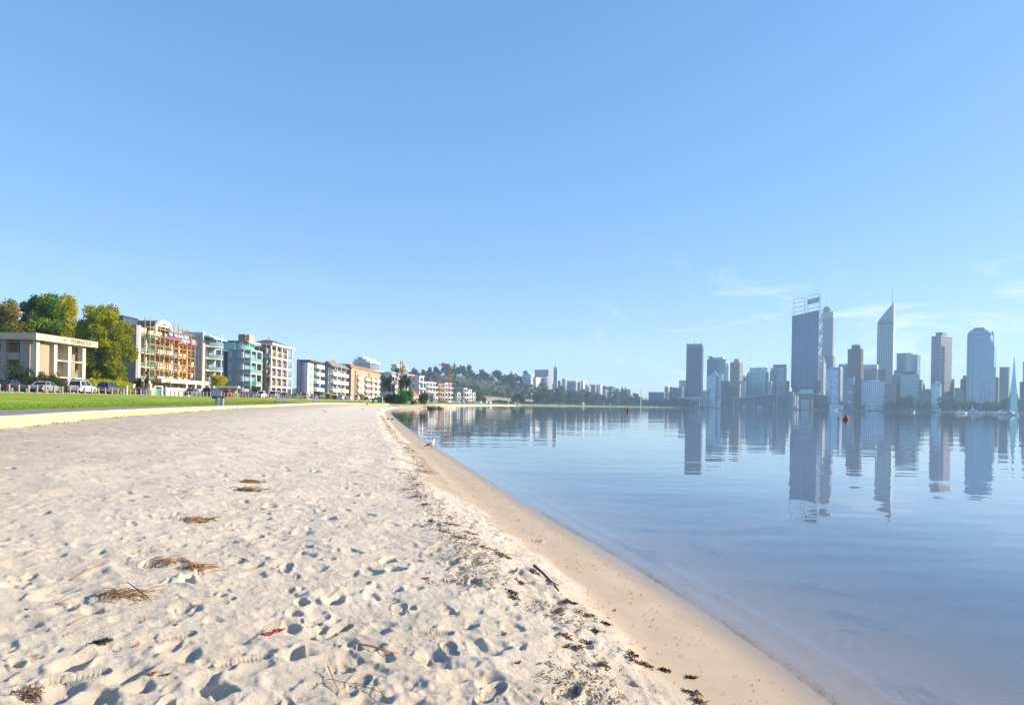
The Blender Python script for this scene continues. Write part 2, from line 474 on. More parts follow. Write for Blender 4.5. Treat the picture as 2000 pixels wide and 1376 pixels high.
def water_mat():
    m = bpy.data.materials.new('river_water'); m.use_nodes = True
    nt = m.node_tree; nt.nodes.clear()
    tc = nt.nodes.new('ShaderNodeTexCoord')
    at = nt.nodes.new('ShaderNodeAttribute'); at.attribute_name = 'depth'
    def wave(scl, rot, d, s=1.0):
        mp = nn(nt, 'ShaderNodeMapping'); mp.inputs['Scale'].default_value = scl; mp.inputs['Rotation'].default_value = (0, 0, rot)
        nt.links.new(tc.outputs['Object'], mp.inputs[0])
        n = nn(nt, 'ShaderNodeTexNoise', Scale=s, Detail=d, Roughness=.5); nt.links.new(mp.outputs[0], n.inputs['Vector'])
        return n.outputs[0]
    h1 = wave((.55, 1.7, 1), .18, 3.0)
    h2 = wave((.10, .32, 1), -.12, 2.0)
    h3 = wave((.012, .05, 1), .1, 2.0)
    # calm and breezy patches
    patch = ramp(nt, wave((.010, .045, 1), .05, 2.0), [(.42, .18), (.62, 1.0)])
    b1 = nn(nt, 'ShaderNodeBump', Strength=1.0, Distance=.0045); nt.links.new(h1, b1.inputs['Height']); nt.links.new(patch, b1.inputs['Strength'])
    b2 = nn(nt, 'ShaderNodeBump', Strength=1.0, Distance=.030); nt.links.new(h2, b2.inputs['Height']); nt.links.new(b1.outputs[0], b2.inputs['Normal'])
    b3 = nn(nt, 'ShaderNodeBump', Strength=1.0, Distance=.05); nt.links.new(h3, b3.inputs['Height']); nt.links.new(b2.outputs[0], b3.inputs['Normal'])
    ge = nt.nodes.new('ShaderNodeNewGeometry'); dp = nt.nodes.new('ShaderNodeVectorMath'); dp.operation = 'DOT_PRODUCT'
    nt.links.new(ge.outputs['Incoming'], dp.inputs[0]); nt.links.new(b3.outputs[0], dp.inputs[1])
    one = mth(nt, 'SUBTRACT', 1.0, mth(nt, 'ABSOLUTE', dp.outputs['Value']), True)
    frv = mth(nt, 'ADD', .02, mth(nt, 'MULTIPLY', .98, mth(nt, 'POWER', one, 5.0)), True)   # reflectance, the same from above and below
    gl = nt.nodes.new('ShaderNodeBsdfGlossy'); gl.inputs['Roughness'].default_value = .02; gl.inputs['Color'].default_value = (.97, .98, 1, 1)
    nt.links.new(b3.outputs[0], gl.inputs['Normal'])
    tr = nt.nodes.new('ShaderNodeBsdfTransparent')
    nt.links.new(ramp(nt, at.outputs['Fac'], [(0, (.98, .99, .99)), (.5, (.62, .76, .86))]), tr.inputs[0])
    df = nt.nodes.new('ShaderNodeBsdfDiffuse'); df.inputs[0].default_value = (.155, .215, .28, 1)
    body = nt.nodes.new('ShaderNodeMixShader'); nt.links.new(ramp(nt, at.outputs['Fac'], [(0, 0), (.12, .22), (.55, .80), (1, .97)]), body.inputs[0])
    nt.links.new(tr.outputs[0], body.inputs[1]); nt.links.new(df.outputs[0], body.inputs[2])
    mx = nt.nodes.new('ShaderNodeMixShader'); nt.links.new(frv, mx.inputs[0])
    nt.links.new(body.outputs[0], mx.inputs[1]); nt.links.new(gl.outputs[0], mx.inputs[2])
    o = nt.nodes.new('ShaderNodeOutputMaterial'); nt.links.new(mx.outputs[0], o.inputs[0])
    return m

def make_water():
    rr = [1.25]
    while rr[-1] < 4300: rr.append(rr[-1] * (1.012 if rr[-1] < 60 else 1.05))
    rr = np.array(rr); aa = np.radians(np.concatenate([np.linspace(-85, -45, 30), np.linspace(-44.5, 42, 330), np.linspace(43, 88, 40)]))
    R, A = np.meshgrid(rr, aa, indexing='ij'); X = R * np.sin(A); Y = R * np.cos(A)
    d = polydist(X, Y, SH)
    d = np.where(Y > 190, -60, d)
    lip = .007 * np.exp(-((d + .16 + .05 * pnoise(X * .8, Y * .8, 41)) / .045) ** 2) + .005 * np.exp(-((d + .42) / .07) ** 2)
    Z = lip * (R < 40) + .0025 * pnoise(X * .9, Y * 2.0, 42) * sstep(0, -1.5, d) * (R < 60)
    depth = np.clip(-d * .075, 0, 1) 
    nr, nc = R.shape; idx = np.arange(nr * nc).reshape(nr, nc)
    q = np.stack([idx[:-1, :-1], idx[:-1, 1:], idx[1:, 1:], idx[1:, :-1]], -1).reshape(-1, 4)
    keep = (d < 1.5).ravel(); q = q[keep[q].all(1)]
    used = np.zeros(nr * nc, bool); used[q.ravel()] = True; remap = np.cumsum(used) - 1
    me = np_mesh('river_water', np.stack([X, Y, Z], -1).reshape(-1, 3)[used], remap[q], water_mat(), True)
    at = me.attributes.new('depth', 'FLOAT', 'POINT'); at.data.foreach_set('value', depth.ravel()[used].astype(np.float32))
    o = link('river_water', me); tag(o, 'calm blue river water mirroring the city', kind='structure')

def strip(name, line_a, line_b, za, zb, mat, label=None, n_across=1):
    """sheet between two equally long polylines"""
    n = len(line_a); V = []; Fq = []
    for k in range(n_across + 1):
        t = k / n_across
        for (ax, ay), (bx, by), z0, z1 in zip(line_a, line_b, za, zb):
            V.append((ax + (bx - ax) * t, ay + (by - ay) * t, z0 + (z1 - z0) * t))
    for k in range(n_across):
        for i in range(n - 1):
            a = k * n + i; Fq.append((a, a + 1, a + n + 1, a + n))
    me = bpy.data.meshes.new(name); me.from_pydata(V, [], Fq); me.materials.append(mat)
    me.polygons.foreach_set('use_smooth', [True] * len(me.polygons)); me.update()
    o = link(name, me); tag(o, label, kind='structure')
    return o

def offset(P, k):
    out = []
    for i, p in enumerate(P):
        a = P[max(i - 1, 0)]; b = P[min(i + 1, len(P) - 1)]
        dx, dy = b[0] - a[0], b[1] - a[1]; L = math.hypot(dx, dy)
        out.append((p[0] - dy / L * k, p[1] + dx / L * k))
    return out

def grass_mat():
    m, nt, p = new_mat('lawn_grass')
    tc = nt.nodes.new('ShaderNodeTexCoord')
    def noise(s, sc=(1, 1, 1), d=5.0):
        mp = nn(nt, 'ShaderNodeMapping'); mp.inputs['Scale'].default_value = sc; nt.links.new(tc.outputs['Object'], mp.inputs[0])
        n = nn(nt, 'ShaderNodeTexNoise', Scale=s, Detail=d, Roughness=.65); nt.links.new(mp.outputs[0], n.inputs['Vector']); return n.outputs[0]
    c = ramp(nt, noise(.16, (1.8, .5, 1)), [(.3, (.15, .25, .012)), (.5, (.25, .35, .02)), (.72, (.35, .40, .05))])
    c = mixc(nt, mth(nt, 'MULTIPLY', ramp(nt, noise(1.1, (1, .4, 1)), [(.52, 0), (.72, 1)]), .45), c, (.27, .26, .06))
    c2 = ramp(nt, noise(14), [(.3, .62), (.7, 1.2)])
    mg = nt.nodes.new('ShaderNodeMix'); mg.data_type = 'RGBA'; mg.blend_type = 'MULTIPLY'; mg.inputs[0].default_value = .8
    nt.links.new(c, mg.inputs[6]); nt.links.new(c2, mg.inputs[7])
    nt.links.new(mg.outputs[2], p.inputs['Base Color']); p.inputs['Roughness'].default_value = .8
    p.inputs['Specular IOR Level'].default_value = .15
    b = nn(nt, 'ShaderNodeBump', Strength=.7, Distance=.05); nt.links.new(noise(22), b.inputs['Height']); nt.links.new(b.outputs[0], p.inputs['Normal'])
    return m

sand_at = make_sand()
make_water()
M_grass = grass_mat()
M_lime = paint('limestone', (.56, .46, .27), .85, .22, 1.6, bump=.01, bscale=14)
M_path = paint('path_asphalt', (.21, .205, .215), .85, .12, .8, bump=.004, bscale=60)
M_road = paint('road_asphalt', (.06, .06, .063), .8, .2, .5)
M_kerb = paint('kerb_concrete', (.38, .36, .33), .8)
M_soil = paint('garden_soil', (.13, .12, .06), .95, .4, .3)

# deep bed below everything, reaching the horizon
g = MB(); g.box(-4400, 4400, -600, 4400, -1.9, -1.6)
tag(g.build('river_bed', paint('river_mud', (.09, .085, .075), .95), None), kind='structure')

wtop = []
def wall_top(y): return 1.19 + .16 * float(sstep(60, 170, np.array(float(y))))
WLz = [wall_top(p[1]) for p in WL]
# limestone retaining wall made of blocks
wall = thing('limestone_wall', 'long low yellow limestone retaining wall between beach sand and path', 'wall', (0, 0, 0))
def resample(P, step):
    out = [P[0]]; acc = 0
    for a, b in zip(P[:-1], P[1:]):
        L = math.hypot(b[0] - a[0], b[1] - a[1]); t = step - acc
        while t <= L:
            out.append((a[0] + (b[0] - a[0]) * t / L, a[1] + (b[1] - a[1]) * t / L)); t += step
        acc = (acc + L) % step
    out.append(P[-1]); return out
WR = resample(WL, 1.55); WO = offset(WR, .38)
for i in range(len(WR) - 1):
    a, b, c, d_ = WR[i], WR[i + 1], WO[i + 1], WO[i]
    g_ = .012 / 1.55
    def L(p, q, t): return (p[0] + (q[0] - p[0]) * t, p[1] + (q[1] - p[1]) * t)
    j = random.uniform(-.012, .012); nx = (a[0] - d_[0]) / .38 * j; ny = (a[1] - d_[1]) / .38 * j
    poly = [L(a, b, g_), L(a, b, 1 - g_), L(d_, c, 1 - g_), L(d_, c, g_)]
    poly = [(x + nx, y + ny) for x, y in poly]
    zt = wall_top((a[1] + b[1]) / 2) + random.uniform(-.01, .01)
    MB().prism(poly, .35, zt).build('block', M_lime, wall)
MB().loft([[(x, y, z) for (x, y), z in ((offset(WR, .06)[i], .3), (offset(WR, .3)[i], .3), (offset(WR, .3)[i], wall_top(WR[i][1]) - .04), (offset(WR, .06)[i], wall_top(WR[i][1]) - .04))] for i in range(0, len(WR))]).build('mortar', paint('mortar', (.42, .35, .24), .9), wall)

P1 = offset(WL, .36); P2 = offset(WL, 3.5)
# the path narrows out of sight where the wall turns: keep points in front of the bay head only
strip('path', P1[:-4], P2[:-4], [z - .015 for z in WLz[:-4]], [z + .03 for z in WLz[:-4]], M_path, 'grey asphalt path along the top of the limestone wall')
# lawn, rising to the street
XB = -56.0
la = offset(WL, 3.3); lb = [(XB, min(p[1] * 1.0, 400)) for p in WL]
def lawn():
    ys = sorted(set([-60, -25] + [p[1] for p in la if p[1] < 170]))
    A = []; lx = {p[1]: p[0] for p in la}
    xs = [p[0] for p in la]; yy = [p[1] for p in la]
    order = np.argsort(yy)
    fx = lambda y: float(np.interp(y, np.array(yy)[order], np.array(xs)[order]))
    ys = list(np.arange(-40, 171, 3.0))
    a = [(min(fx(y), -11) if y < 165 else -48 - 3.2, y) for y in ys]
    a = [(fx(min(y, 158)), y) for y in ys]
    b = [(XB, y) for y in ys]
    V = []; n = len(ys); K = 14
    for k in range(K + 1):
        t = k / K
        for (ax, ay), (bx, by) in zip(a, b):
            s = t * t * (3 - 2 * t)
            z = wall_top(ay) + .025 + (2.2 - wall_top(ay) - .03) * (.35 * t + .65 * s) + .05 * mn.noise(Vector((ax * .1 + t * 4, ay * .08, 3)))*math.sin(math.pi*t)
            V.append((ax + (bx - ax) * t, ay, z))
    Fq = [(k * n + i, (k + 1) * n + i, (k + 1) * n + i + 1, k * n + i + 1)[::-1] for k in range(K) for i in range(n - 1)]
    me = bpy.data.meshes.new('lawn'); me.from_pydata(V, [], Fq); me.materials.append(M_grass)
    me.polygons.foreach_set('use_smooth', [True] * len(Fq)); me.update()
    tag(link('lawn', me), 'bright green foreshore lawn between path and street', kind='structure')
    # the lawn goes on behind the bay head and round the far foreshore
    pl = MB()
    near = [(-52.5, 166), (-47, 181), (-38, 186), (-33, 200), (-34, 225), (-36, 262), (-40, 330), (-38, 420), (-18, 610), (5, 700)]
    back = [(XB, 166), (XB, 181), (XB, 190), (XB, 205), (XB, 225), (XB, 262), (-55, 330), (-52, 440), (-40, 640), (-30, 720)]
    for i in range(len(near) - 1):
        z = [1.35, 1.4, 1.35, 1.2, 1.1, .95, .85, .85, .85, .85]
        a0, a1, b0, b1 = near[i], near[i + 1], back[i], back[i + 1]
        pl.quad((*a0, z[i]), (*a1, z[i + 1]), (*b1, 2.15), (*b0, 2.15))
    tag(pl.build('lawn', M_grass), 'green lawn on the far side of the bay head', kind='structure')
    # stone edge of the far foreshore
    sw = MB()
    for i in range(3, len(near) - 1):
        a0, a1 = near[i], near[i + 1]
        sw.quad((a0[0] + 1.3, a0[1], -.6), (a1[0] + 1.3, a1[1], -.6), (a1[0], a1[1], .93), (a0[0], a0[1], .93))
    tag(sw.build('sea_wall', paint('river_wall', (.50, .43, .30), .9, .2, .4)), 'pale stone river wall below the far foreshore lawn', 'wall')
lawn()
# street, kerb, verge
ys = [-40, 60, 120, 180, 240, 300, 345]
def lane(x0, x1, z, name, mat, label):
    strip(name, [(x0, y) for y in ys] , [(x1, y) for y in ys], [z] * len(ys), [z] * len(ys), mat, label)
MB().box(XB - .25, XB - .02, -40, 345, 1.9, 2.26).build('kerb', M_kerb)['kind'] = 'structure'
lane(XB - .2, -69, 2.19, 'road', M_road, 'asphalt esplanade road behind the lawn')
MB().box(-69.2, -69, -40, 345, 1.9, 2.33).build('kerb', M_kerb)['kind'] = 'structure'
lane(-69.1, -72.5, 2.31, 'pavement', M_kerb, 'concrete footpath in front of the apartment gardens')
lane(-72.4, -260, 2.27, 'garden_ground', M_soil, 'planted ground around the apartment buildings')
g = MB(); g.quad((-300, 320, 2.0), (-55, 330, 2.0), (-30, 720, 2.0), (-500, 1200, 2.0)); g.f = [g.f[0][::-1]]
tag(g.build('ground', M_soil), kind='structure')
# ================================================================== FAR SHORE: land, hill
M_park = paint('park_ground', (.11, .25, .03), .9, .3, .02)
M_quay = paint('quay_stone', (.20, .19, .17), .9, .2, .1)
FS = [(3900, 300), (1150, 860), (920, 1010), (760, 1110), (620, 1180), (450, 1245), (350, 1265), (250, 1200), (170, 1130), (120, 1000), (65, 900), (20, 780), (5, 700)]
def far_land():
    V = []; Fq = []
    offs = ((1.5, -1.7), (0, .75), (-14, 1.3), (-60, 2.4), (-160, 3.5))
    P = smooth_line(FS, 2); n = len(P)
    for k, z in offs:
        for x, y in (offset(P, k) if k else P): V.append((x, y, z))
    for x, y in P: V.append((x * 1.15 - 60, max(y, 0) + 2600, 3.6))
    for r in range(len(offs)):
        for i in range(n - 1):
            a = r * n + i; Fq.append((a, a + 1, a + n + 1, a + n))
    me = bpy.data.meshes.new('parkland'); me.from_pydata(V, [], Fq); me.materials.append(M_park); me.update()
    tag(link('parkland', me), 'low green parkland along the far river bank', kind='structure')
    q = MB(); P1_ = offset(P, .9); P2_ = offset(P, -.2)
    for i in range(n - 1):
        q.quad((*P1_[i], -1.6), (*P1_[i + 1], -1.6), (*P1_[i + 1], .95), (*P1_[i], .95))
        q.quad((*P1_[i], .95), (*P1_[i + 1], .95), (*P2_[i + 1], .96), (*P2_[i], .96))
    tag(q.build('quay_wall', M_quay, None), 'long dark stone river wall below the far parkland', 'wall')
far_land()

RIDGE = [(560, 20), (640, 26), (740, 34), (800, 46), (850, 52), (900, 50), (960, 50), (1000, 46), (1040, 43), (1100, 38), (1150, 40), (1200, 31), (1240, 20), (1275, 8), (1320, 2)]
def ridge_h(u): return float(np.interp(u, [r[0] for r in RIDGE], [r[1] for r in RIDGE]))
def ridge_y(u): return 1060 + (u - 740) * .75
def foot(u): return float(np.interp(u, [740, 950, 1020, 1100, 1260, 1340], [.64, .64, .76, .82, .91, .95]))
def hill_z(x, y):
    """height of the wooded hill at a point"""
    u = 1000 + x / y * F
    top = ridge_h(u); yr = ridge_y(u) if u > 740 else 1060
    f0 = foot(u); t = min(1, max(0, (y / yr - f0) / (1 - f0))); s = t * t * (3 - 2 * t)
    return 2.0 + top * (.15 * t + .85 * s) * (.93 + .14 * mn.noise(Vector((x * .01, y * .01, 0))))
def hill():
    us = np.arange(420, 1340, 8.0); V = []; n = len(us); K = 18
    for k in range(K + 1):
        for u in us:
            yr = ridge_y(u) if u > 740 else 1060
            f0 = foot(u) - .01; y = yr * (f0 + (1.15 - f0) * k / K); x = (u - 1000) / F * y
            z = hill_z(x, y) - (0 if y <= yr else (y - yr) * .04)
            V.append((x, y, z if k else -1))
    Fq = [(k * n + i, k * n + i + 1, (k + 1) * n + i + 1, (k + 1) * n + i) for k in range(K) for i in range(n - 1)]
    me = bpy.data.meshes.new('hill'); me.from_pydata(V, [], Fq); me.materials.append(paint('hill_scrub', (.075, .075, .04), .95, .35, .03))
    me.polygons.foreach_set('use_smooth', [True] * len(Fq)); me.update()
    tag(link('hill', me), 'scrubby wooded hill rising behind the bridge', kind='structure')
hill()

# ================================================================== TREES
def leaf_cloud(clumps, n_leaves, size, rng, droop=0.0):
    """clumps: list of (center, radii). returns V,F of randomly turned leaf quads filling them, denser near their skins"""
    vol = np.array([max(1e-3, r[0] * r[1] * r[2]) ** .67 for _, r in clumps]); vol /= vol.sum()
    cnt = rng.multinomial(n_leaves, vol)
    P = []
    for (c, r), k in zip(clumps, cnt):
        d = rng.normal(size=(k, 3)); d /= np.linalg.norm(d, axis=1)[:, None] + 1e-9
        rr_ = rng.uniform(.25, 1, (k, 1)) ** .45 * rng.uniform(.85, 1.12, (k, 1))
        P.append(np.array(c) + d * rr_ * np.array(r))
    P = np.concatenate(P); n = len(P)
    a = rng.normal(size=(n, 3)); a[:, 2] -= droop * 1.5; a /= np.linalg.norm(a, axis=1)[:, None]
    b = np.cross(a, rng.normal(size=(n, 3))); b /= np.linalg.norm(b, axis=1)[:, None]
    s = size * rng.uniform(.6, 1.4, (n, 1)); w = s * .55
    V = np.stack([P - b * w * .3, P + a * s * .5 + b * w * .6, P + a * s, P + a * s * .4 - b * w * .7], 1).reshape(-1, 3)
    Q = np.arange(n * 4).reshape(n, 4)
    return V, Q

def crown_clumps(rng, w, h, z0, n, shape='round', cw=.34):
    out = []
    for i in range(n):
        for _ in range(30):
            p = rng.uniform(-1, 1, 3)
            if np.hypot(*p[:2]) > 1: continue
            t = (p[2] + 1) / 2
            lim = {'round': math.sqrt(max(0, 1 - p[2] ** 2)) * .95 + .08, 'tall': (1 - t ** 2.2) * .9 + .12, 'cone': (1 - t) * .95 + .05,
                   'flat': (1 - abs(p[2]) ** 3) * (.5 + .5 * t), 'cypress': math.sin(min(1, t * 1.25 + .1) * math.pi) ** .6 * .9 + .05}[shape]
            if np.hypot(*p[:2]) < lim: break
        r = cw * w * rng.uniform(.6, 1.25)
        out.append(((p[0] * (w - r * .6), p[1] * (w - r * .6), z0 + t * h), (r, r, r * rng.uniform(.7, 1.1) * (h / (2 * w)) ** .5)))
    return out

def tree_meshes(name, seed, h, w, z0, n_cl, n_leaf, leaf, shape, cw=.34, droop=0, tr=.25, trunk_col=None, forks=5):
    rng = np.random.default_rng(seed)
    cl = crown_clumps(rng, w, h - z0, z0, n_cl, shape, cw)
    V, Q = leaf_cloud(cl, n_leaf, leaf, rng, droop)
    t = MB(); r0 = tr
    zt = z0 + (h - z0) * .55
    pts = [(0, 0, 0)] + [(rng.normal() * .03 * h * k / 4, rng.normal() * .03 * h * k / 4, zt * k / 4) for k in range(1, 5)]
    t.tube(pts, r0, 7, r0 * .35)
    for k in range(forks):
        c = cl[int(rng.integers(len(cl)))][0]; s = pts[2 + (k % 3)]
        t.tube([s, ((s[0] + c[0]) / 2, (s[1] + c[1]) / 2, (s[2] * .6 + c[2] * .4)), c], r0 * .45, 5, r0 * .1)
    return V, Q, t

M_bark = paint('bark_grey', (.16, .12, .09), .9, .3, 3)
M_barkw = paint('bark_white', (.66, .62, .55), .8, .2, 2)
M_lf_yel = leafm('leaf_yellow_green', (.17, .21, .008), (.62, .60, .015), .5, .35)
M_lf_conf = leafm('leaf_olive_green', (.09, .19, .02), (.50, .55, .03), .42, .25)
M_lf_dark = leafm('leaf_dark_green', (.02, .045, .012), (.07, .13, .02), .3, .5)
M_lf_mid = leafm('leaf_mid_green', (.035, .075, .015), (.13, .20, .03), .35, .5)
M_lf_grey = leafm('leaf_grey_olive', (.045, .06, .03), (.12, .135, .06), .3, .25)
M_lf_blue = leafm('leaf_hill', (.03, .042, .026), (.085, .095, .045), .25, .12)
M_lf_bright = leafm('leaf_bright_green', (.03, .16, .02), (.12, .36, .04), .4, 1.2)

def tree(name, label, cat, loc, mat, seed, h, w, z0, n_cl, n_leaf, leaf, shape='round', cw=.34, droop=0, tr=.25, bark=None, forks=5, group=None):
    V, Q, t = tree_meshes(name, seed, h, w, z0, n_cl, n_leaf, leaf, shape, cw, droop, tr, None, forks)
    o = thing(name, label, cat, loc, 0, group)
    link('crown', np_mesh('crown', V, Q, mat), o)
    t.build('trunk', bark or M_bark, o)
    return o

ZG = 2.27
# the big trees above and beside the first apartment building
def at(u, Y, z=ZG): return (UX(u, Y), Y, z)
def ht(v, u, Y, z=ZG): return (ZV(v, u, Y) - z) * 1.07
tree('pine_tree', 'dark blue-green tall tree at the left end of the clump above the cream building', 'tree', at(60, 128), leafm('leaf_blue_green', (.012, .045, .03), (.045, .12, .05), .3, .4), 3, ht(568, 60, 128), 3.5, 6, 46, 15000, .42, 'tall', .30, .5, .3)
tree('pine_tree', 'tall olive green drooping tree in the middle of the clump above the cream building', 'tree', at(93, 126), M_lf_conf, 4, ht(573, 93, 126), 4.9, 6, 74, 24000, .42, 'tall', .28, .6, .35, forks=8)
tree('gum_tree', 'golden green tall tree at the right end of the clump above the cream building', 'tree', at(129, 129), leafm('leaf_golden', (.20, .21, .008), (.66, .56, .015), .45, .35), 5, ht(580, 130, 129), 4.5, 6, 64, 22000, .42, 'tall', .30, .4, .3)
tree('broadleaf_tree', 'large yellow-green leafy tree between the cream building and the scaffolded block', 'tree', at(203, 122), M_lf_yel, 8, ht(606, 203, 122), 5.2, 1.6, 95, 38000, .36, 'round', .25, .3, .35, forks=9)
tree('gum_tree', 'brownish olive round tree cut by the left edge of the view', 'tree', at(4, 132), leafm('leaf_brown_olive', (.09, .09, .02), (.32, .27, .06), .4, .3), 9, ht(584, 4, 132), 4.4, 4, 50, 14000, .42, 'round', .3, 0, .35)
tree('gum_tree', 'low olive tree behind the flat roof, below the white hillside house', 'tree', at(35, 118), leafm('leaf_olive_low', (.09, .12, .015), (.32, .33, .04), .4, .3), 10, ht(634, 35, 118), 3.6, 4, 40, 10000, .4, 'round', .3)
def bush(label, u, Y, w, h, mat, seed, n=5000, leaf=.16, zb=ZG, name='bush', group=None, sy=1.0):
    rng = np.random.default_rng(seed)
    cl = [((rng.uniform(-.7, .7) * w, rng.uniform(-.6, .6) * w * sy, rng.uniform(.15, .8) * h), (w * .36 * rng.uniform(.7, 1.2), w * .36 * sy, h * .28 * rng.uniform(.7, 1.3))) for _ in range(16)]
    V, Q = leaf_cloud(cl, n, leaf, rng)
    o = thing(name, label, 'shrub', at(u, Y, zb), 0, group)
    link('foliage', np_mesh('foliage', V, Q, mat), o)
    m = MB()
    for k in range(5): m.tube([(0, 0, 0), (rng.uniform(-.4, .4) * w, rng.uniform(-.3, .3) * w, h * .7)], .05, 5, .02)
    m.build('stem', M_bark, o)
    return o
bush('dark green rounded shrub against the shaded wall of the cream building', 42, 94, 2.0, 4.3, M_lf_dark, 21)
bush('low dark shrub at the foot of the cream building corner', 62, 92.5, 1.9, 2.2, M_lf_dark, 22)
bush('pink-flecked shrub in front of the ribbed panel', 83, 93, 1.3, 2.9, leafm('leaf_pinkish', (.05, .09, .02), (.30, .26, .14), .3, 1.5), 23)
bush('leafy green shrub behind the silver sedan', 103, 93.5, 1.8, 3.1, M_lf_mid, 24)
bush('green climber on the lower balcony of the cream building', 148, 104, 1.4, 2.4, M_lf_mid, 25)
for i, (u, Y, w, h) in enumerate(((176, 100, 2.2, 2.4), (196, 103, 2.4, 2.7), (219, 106, 2.4, 2.6), (238, 112, 2.2, 2.4))):
    bush(('yellow leafed hedge shrub beside the white car', 'yellow leafed hedge shrub under the big leafy tree', 'yellow leafed hedge shrub behind the grey wagon', 'yellow leafed hedge shrub beside the stone gate post')[i], u, Y, w, h, M_lf_yel, 30 + i, 5000, .17)
tree('broadleaf_tree', 'small round green tree in front of the grey-blue apartments', 'tree', at(426, 150), M_lf_yel, 40, 5.2, 2.2, 2.6, 26, 6000, .2, 'flat', .36, 0, .12)
for i, (u, h) in enumerate(((264, 5.0), (271.5, 6.6), (286, 7.2))):
    tree('cypress_tree', ('short dark cypress left of the scaffolded block', 'slim dark cypress at the corner of the scaffolded block', 'tall slim cypress before the scaffolded balconies')[i], 'tree', at(u, 136), M_lf_dark, 44 + i, h, .55, .3, 26, 2600, .16, 'cypress', .5, 0, .08)
bush('brownish shrubs spilling over the cream garden wall', 313, 134, 2.3, 3.4, leafm('leaf_rust', (.08, .06, .02), (.22, .19, .05), .3, .6), 50)
bush('dark climbing shrub behind the cream garden wall', 300, 135, 1.6, 3.6, M_lf_dark, 51)
bush('dark leafy shrub under the turquoise balconies', 497, 192, 1.8, 5.4, M_lf_dark, 52)
bush('brown bare climber on the brick side wall', 511, 213, 2.0, 11, leafm('leaf_bare_brown', (.10, .075, .05), (.19, .15, .10), .2, .6), 53, 3800, .2)
bush('green hedge under the white flats balconies', 622, 245, 3.0, 3.2, M_lf_mid, 54, 3500, .25)
bush('green hedge under the grey-roofed flats', 636, 262, 3.6, 3.4, M_lf_yel, 55, 3500, .25)
bush('reddish hedge between the white flats and the framed block', 590, 240, 2.6, 2.6, leafm('leaf_red', (.10, .04, .02), (.22, .09, .04), .3, .8), 56, 2500, .25)
bush('yellow-green shrub beside the orange brick block', 706, 300, 2.6, 3.2, M_lf_yel, 57, 3000, .25)
bush('olive hedge at the foot of the orange brick block', 748, 330, 3.5, 3.0, leafm('leaf_olive_hedge', (.08, .09, .02), (.22, .21, .05), .3, .5), 58, 3000, .25)

# weeping white-barked gum and the shrubs on the rocky point
def weeping():
    Y = 232; rng = np.random.default_rng(77)
    o = thing('gum_tree', 'weeping gum with white forked trunks behind the green shrub on the point', 'tree', at(776, Y, 1.9))
    t = MB(); H = ht(712, 778, Y, 1.9)
    cl = []
    for k in range(4):
        bx = (-1.4, .2, 1.3, 2.2)[k]; tx = bx + rng.uniform(-1.2, 1.2); hh = H * (.68, .93, .78, .6)[k]
        pts = [(bx * .5, 0, 0), (bx, rng.uniform(-.4, .4), hh * .35), ((bx + tx) / 2, 0, hh * .65), (tx, 0, hh * .97)]
        t.tube(pts, .19, 6, .05)
        for j in range(9):
            z = hh * rng.uniform(.5, 1); x = tx + rng.uniform(-2.6, 2.6); y = rng.uniform(-2, 2)
            t.tube([(bx * .4 + tx * .6, 0, z * .75), (x, y, z)], .05, 4, .02)
            cl.append(((x, y, z - .8), (.62, .62, rng.uniform(.9, 1.9))))
    for k in range(16):
        cl.append(((rng.uniform(-6.2, -2.2), rng.uniform(-2, 2), rng.uniform(.32, .62) * H), (.7, .7, rng.uniform(.8, 1.9))))
    for k in range(8):
        cl.append(((rng.uniform(1.6, 4.2), rng.uniform(-2, 2), rng.uniform(.38, .66) * H), (.7, .7, rng.uniform(.8, 1.7))))
    V, Q = leaf_cloud(cl, 9500, .30, rng, .8)
    link('crown', np_mesh('crown', V, Q, leafm('leaf_weeping', (.05, .085, .03), (.20, .23, .05), .35, .4)), o)
    t.build('trunk', M_barkw, o)
weeping()
bush('big green spiky-leaved shrub at the end of the beach', 788, 200, 3.1, 4.3, M_lf_bright, 60, 9000, .38, 1.0)
bush('dark shadowed shrub on the left of the big green shrub', 762, 199, 1.6, 3.7, leafm('leaf_black_green', (.012, .03, .012), (.04, .08, .02), .2, .6), 61, 4000, .26, 1.0)
bush('grey-green rounded shrub above the rocks on the point', 823, 208, 2.6, 4.3, leafm('leaf_grey_green', (.05, .065, .03), (.17, .17, .07), .3, .6), 62, 8000, .22, .9)
bush('dry orange-brown low shrub between the two point shrubs', 808, 203, 1.1, 2.0, leafm('leaf_dry', (.16, .10, .03), (.36, .24, .08), .3, .8), 63, 1800, .16, .9)

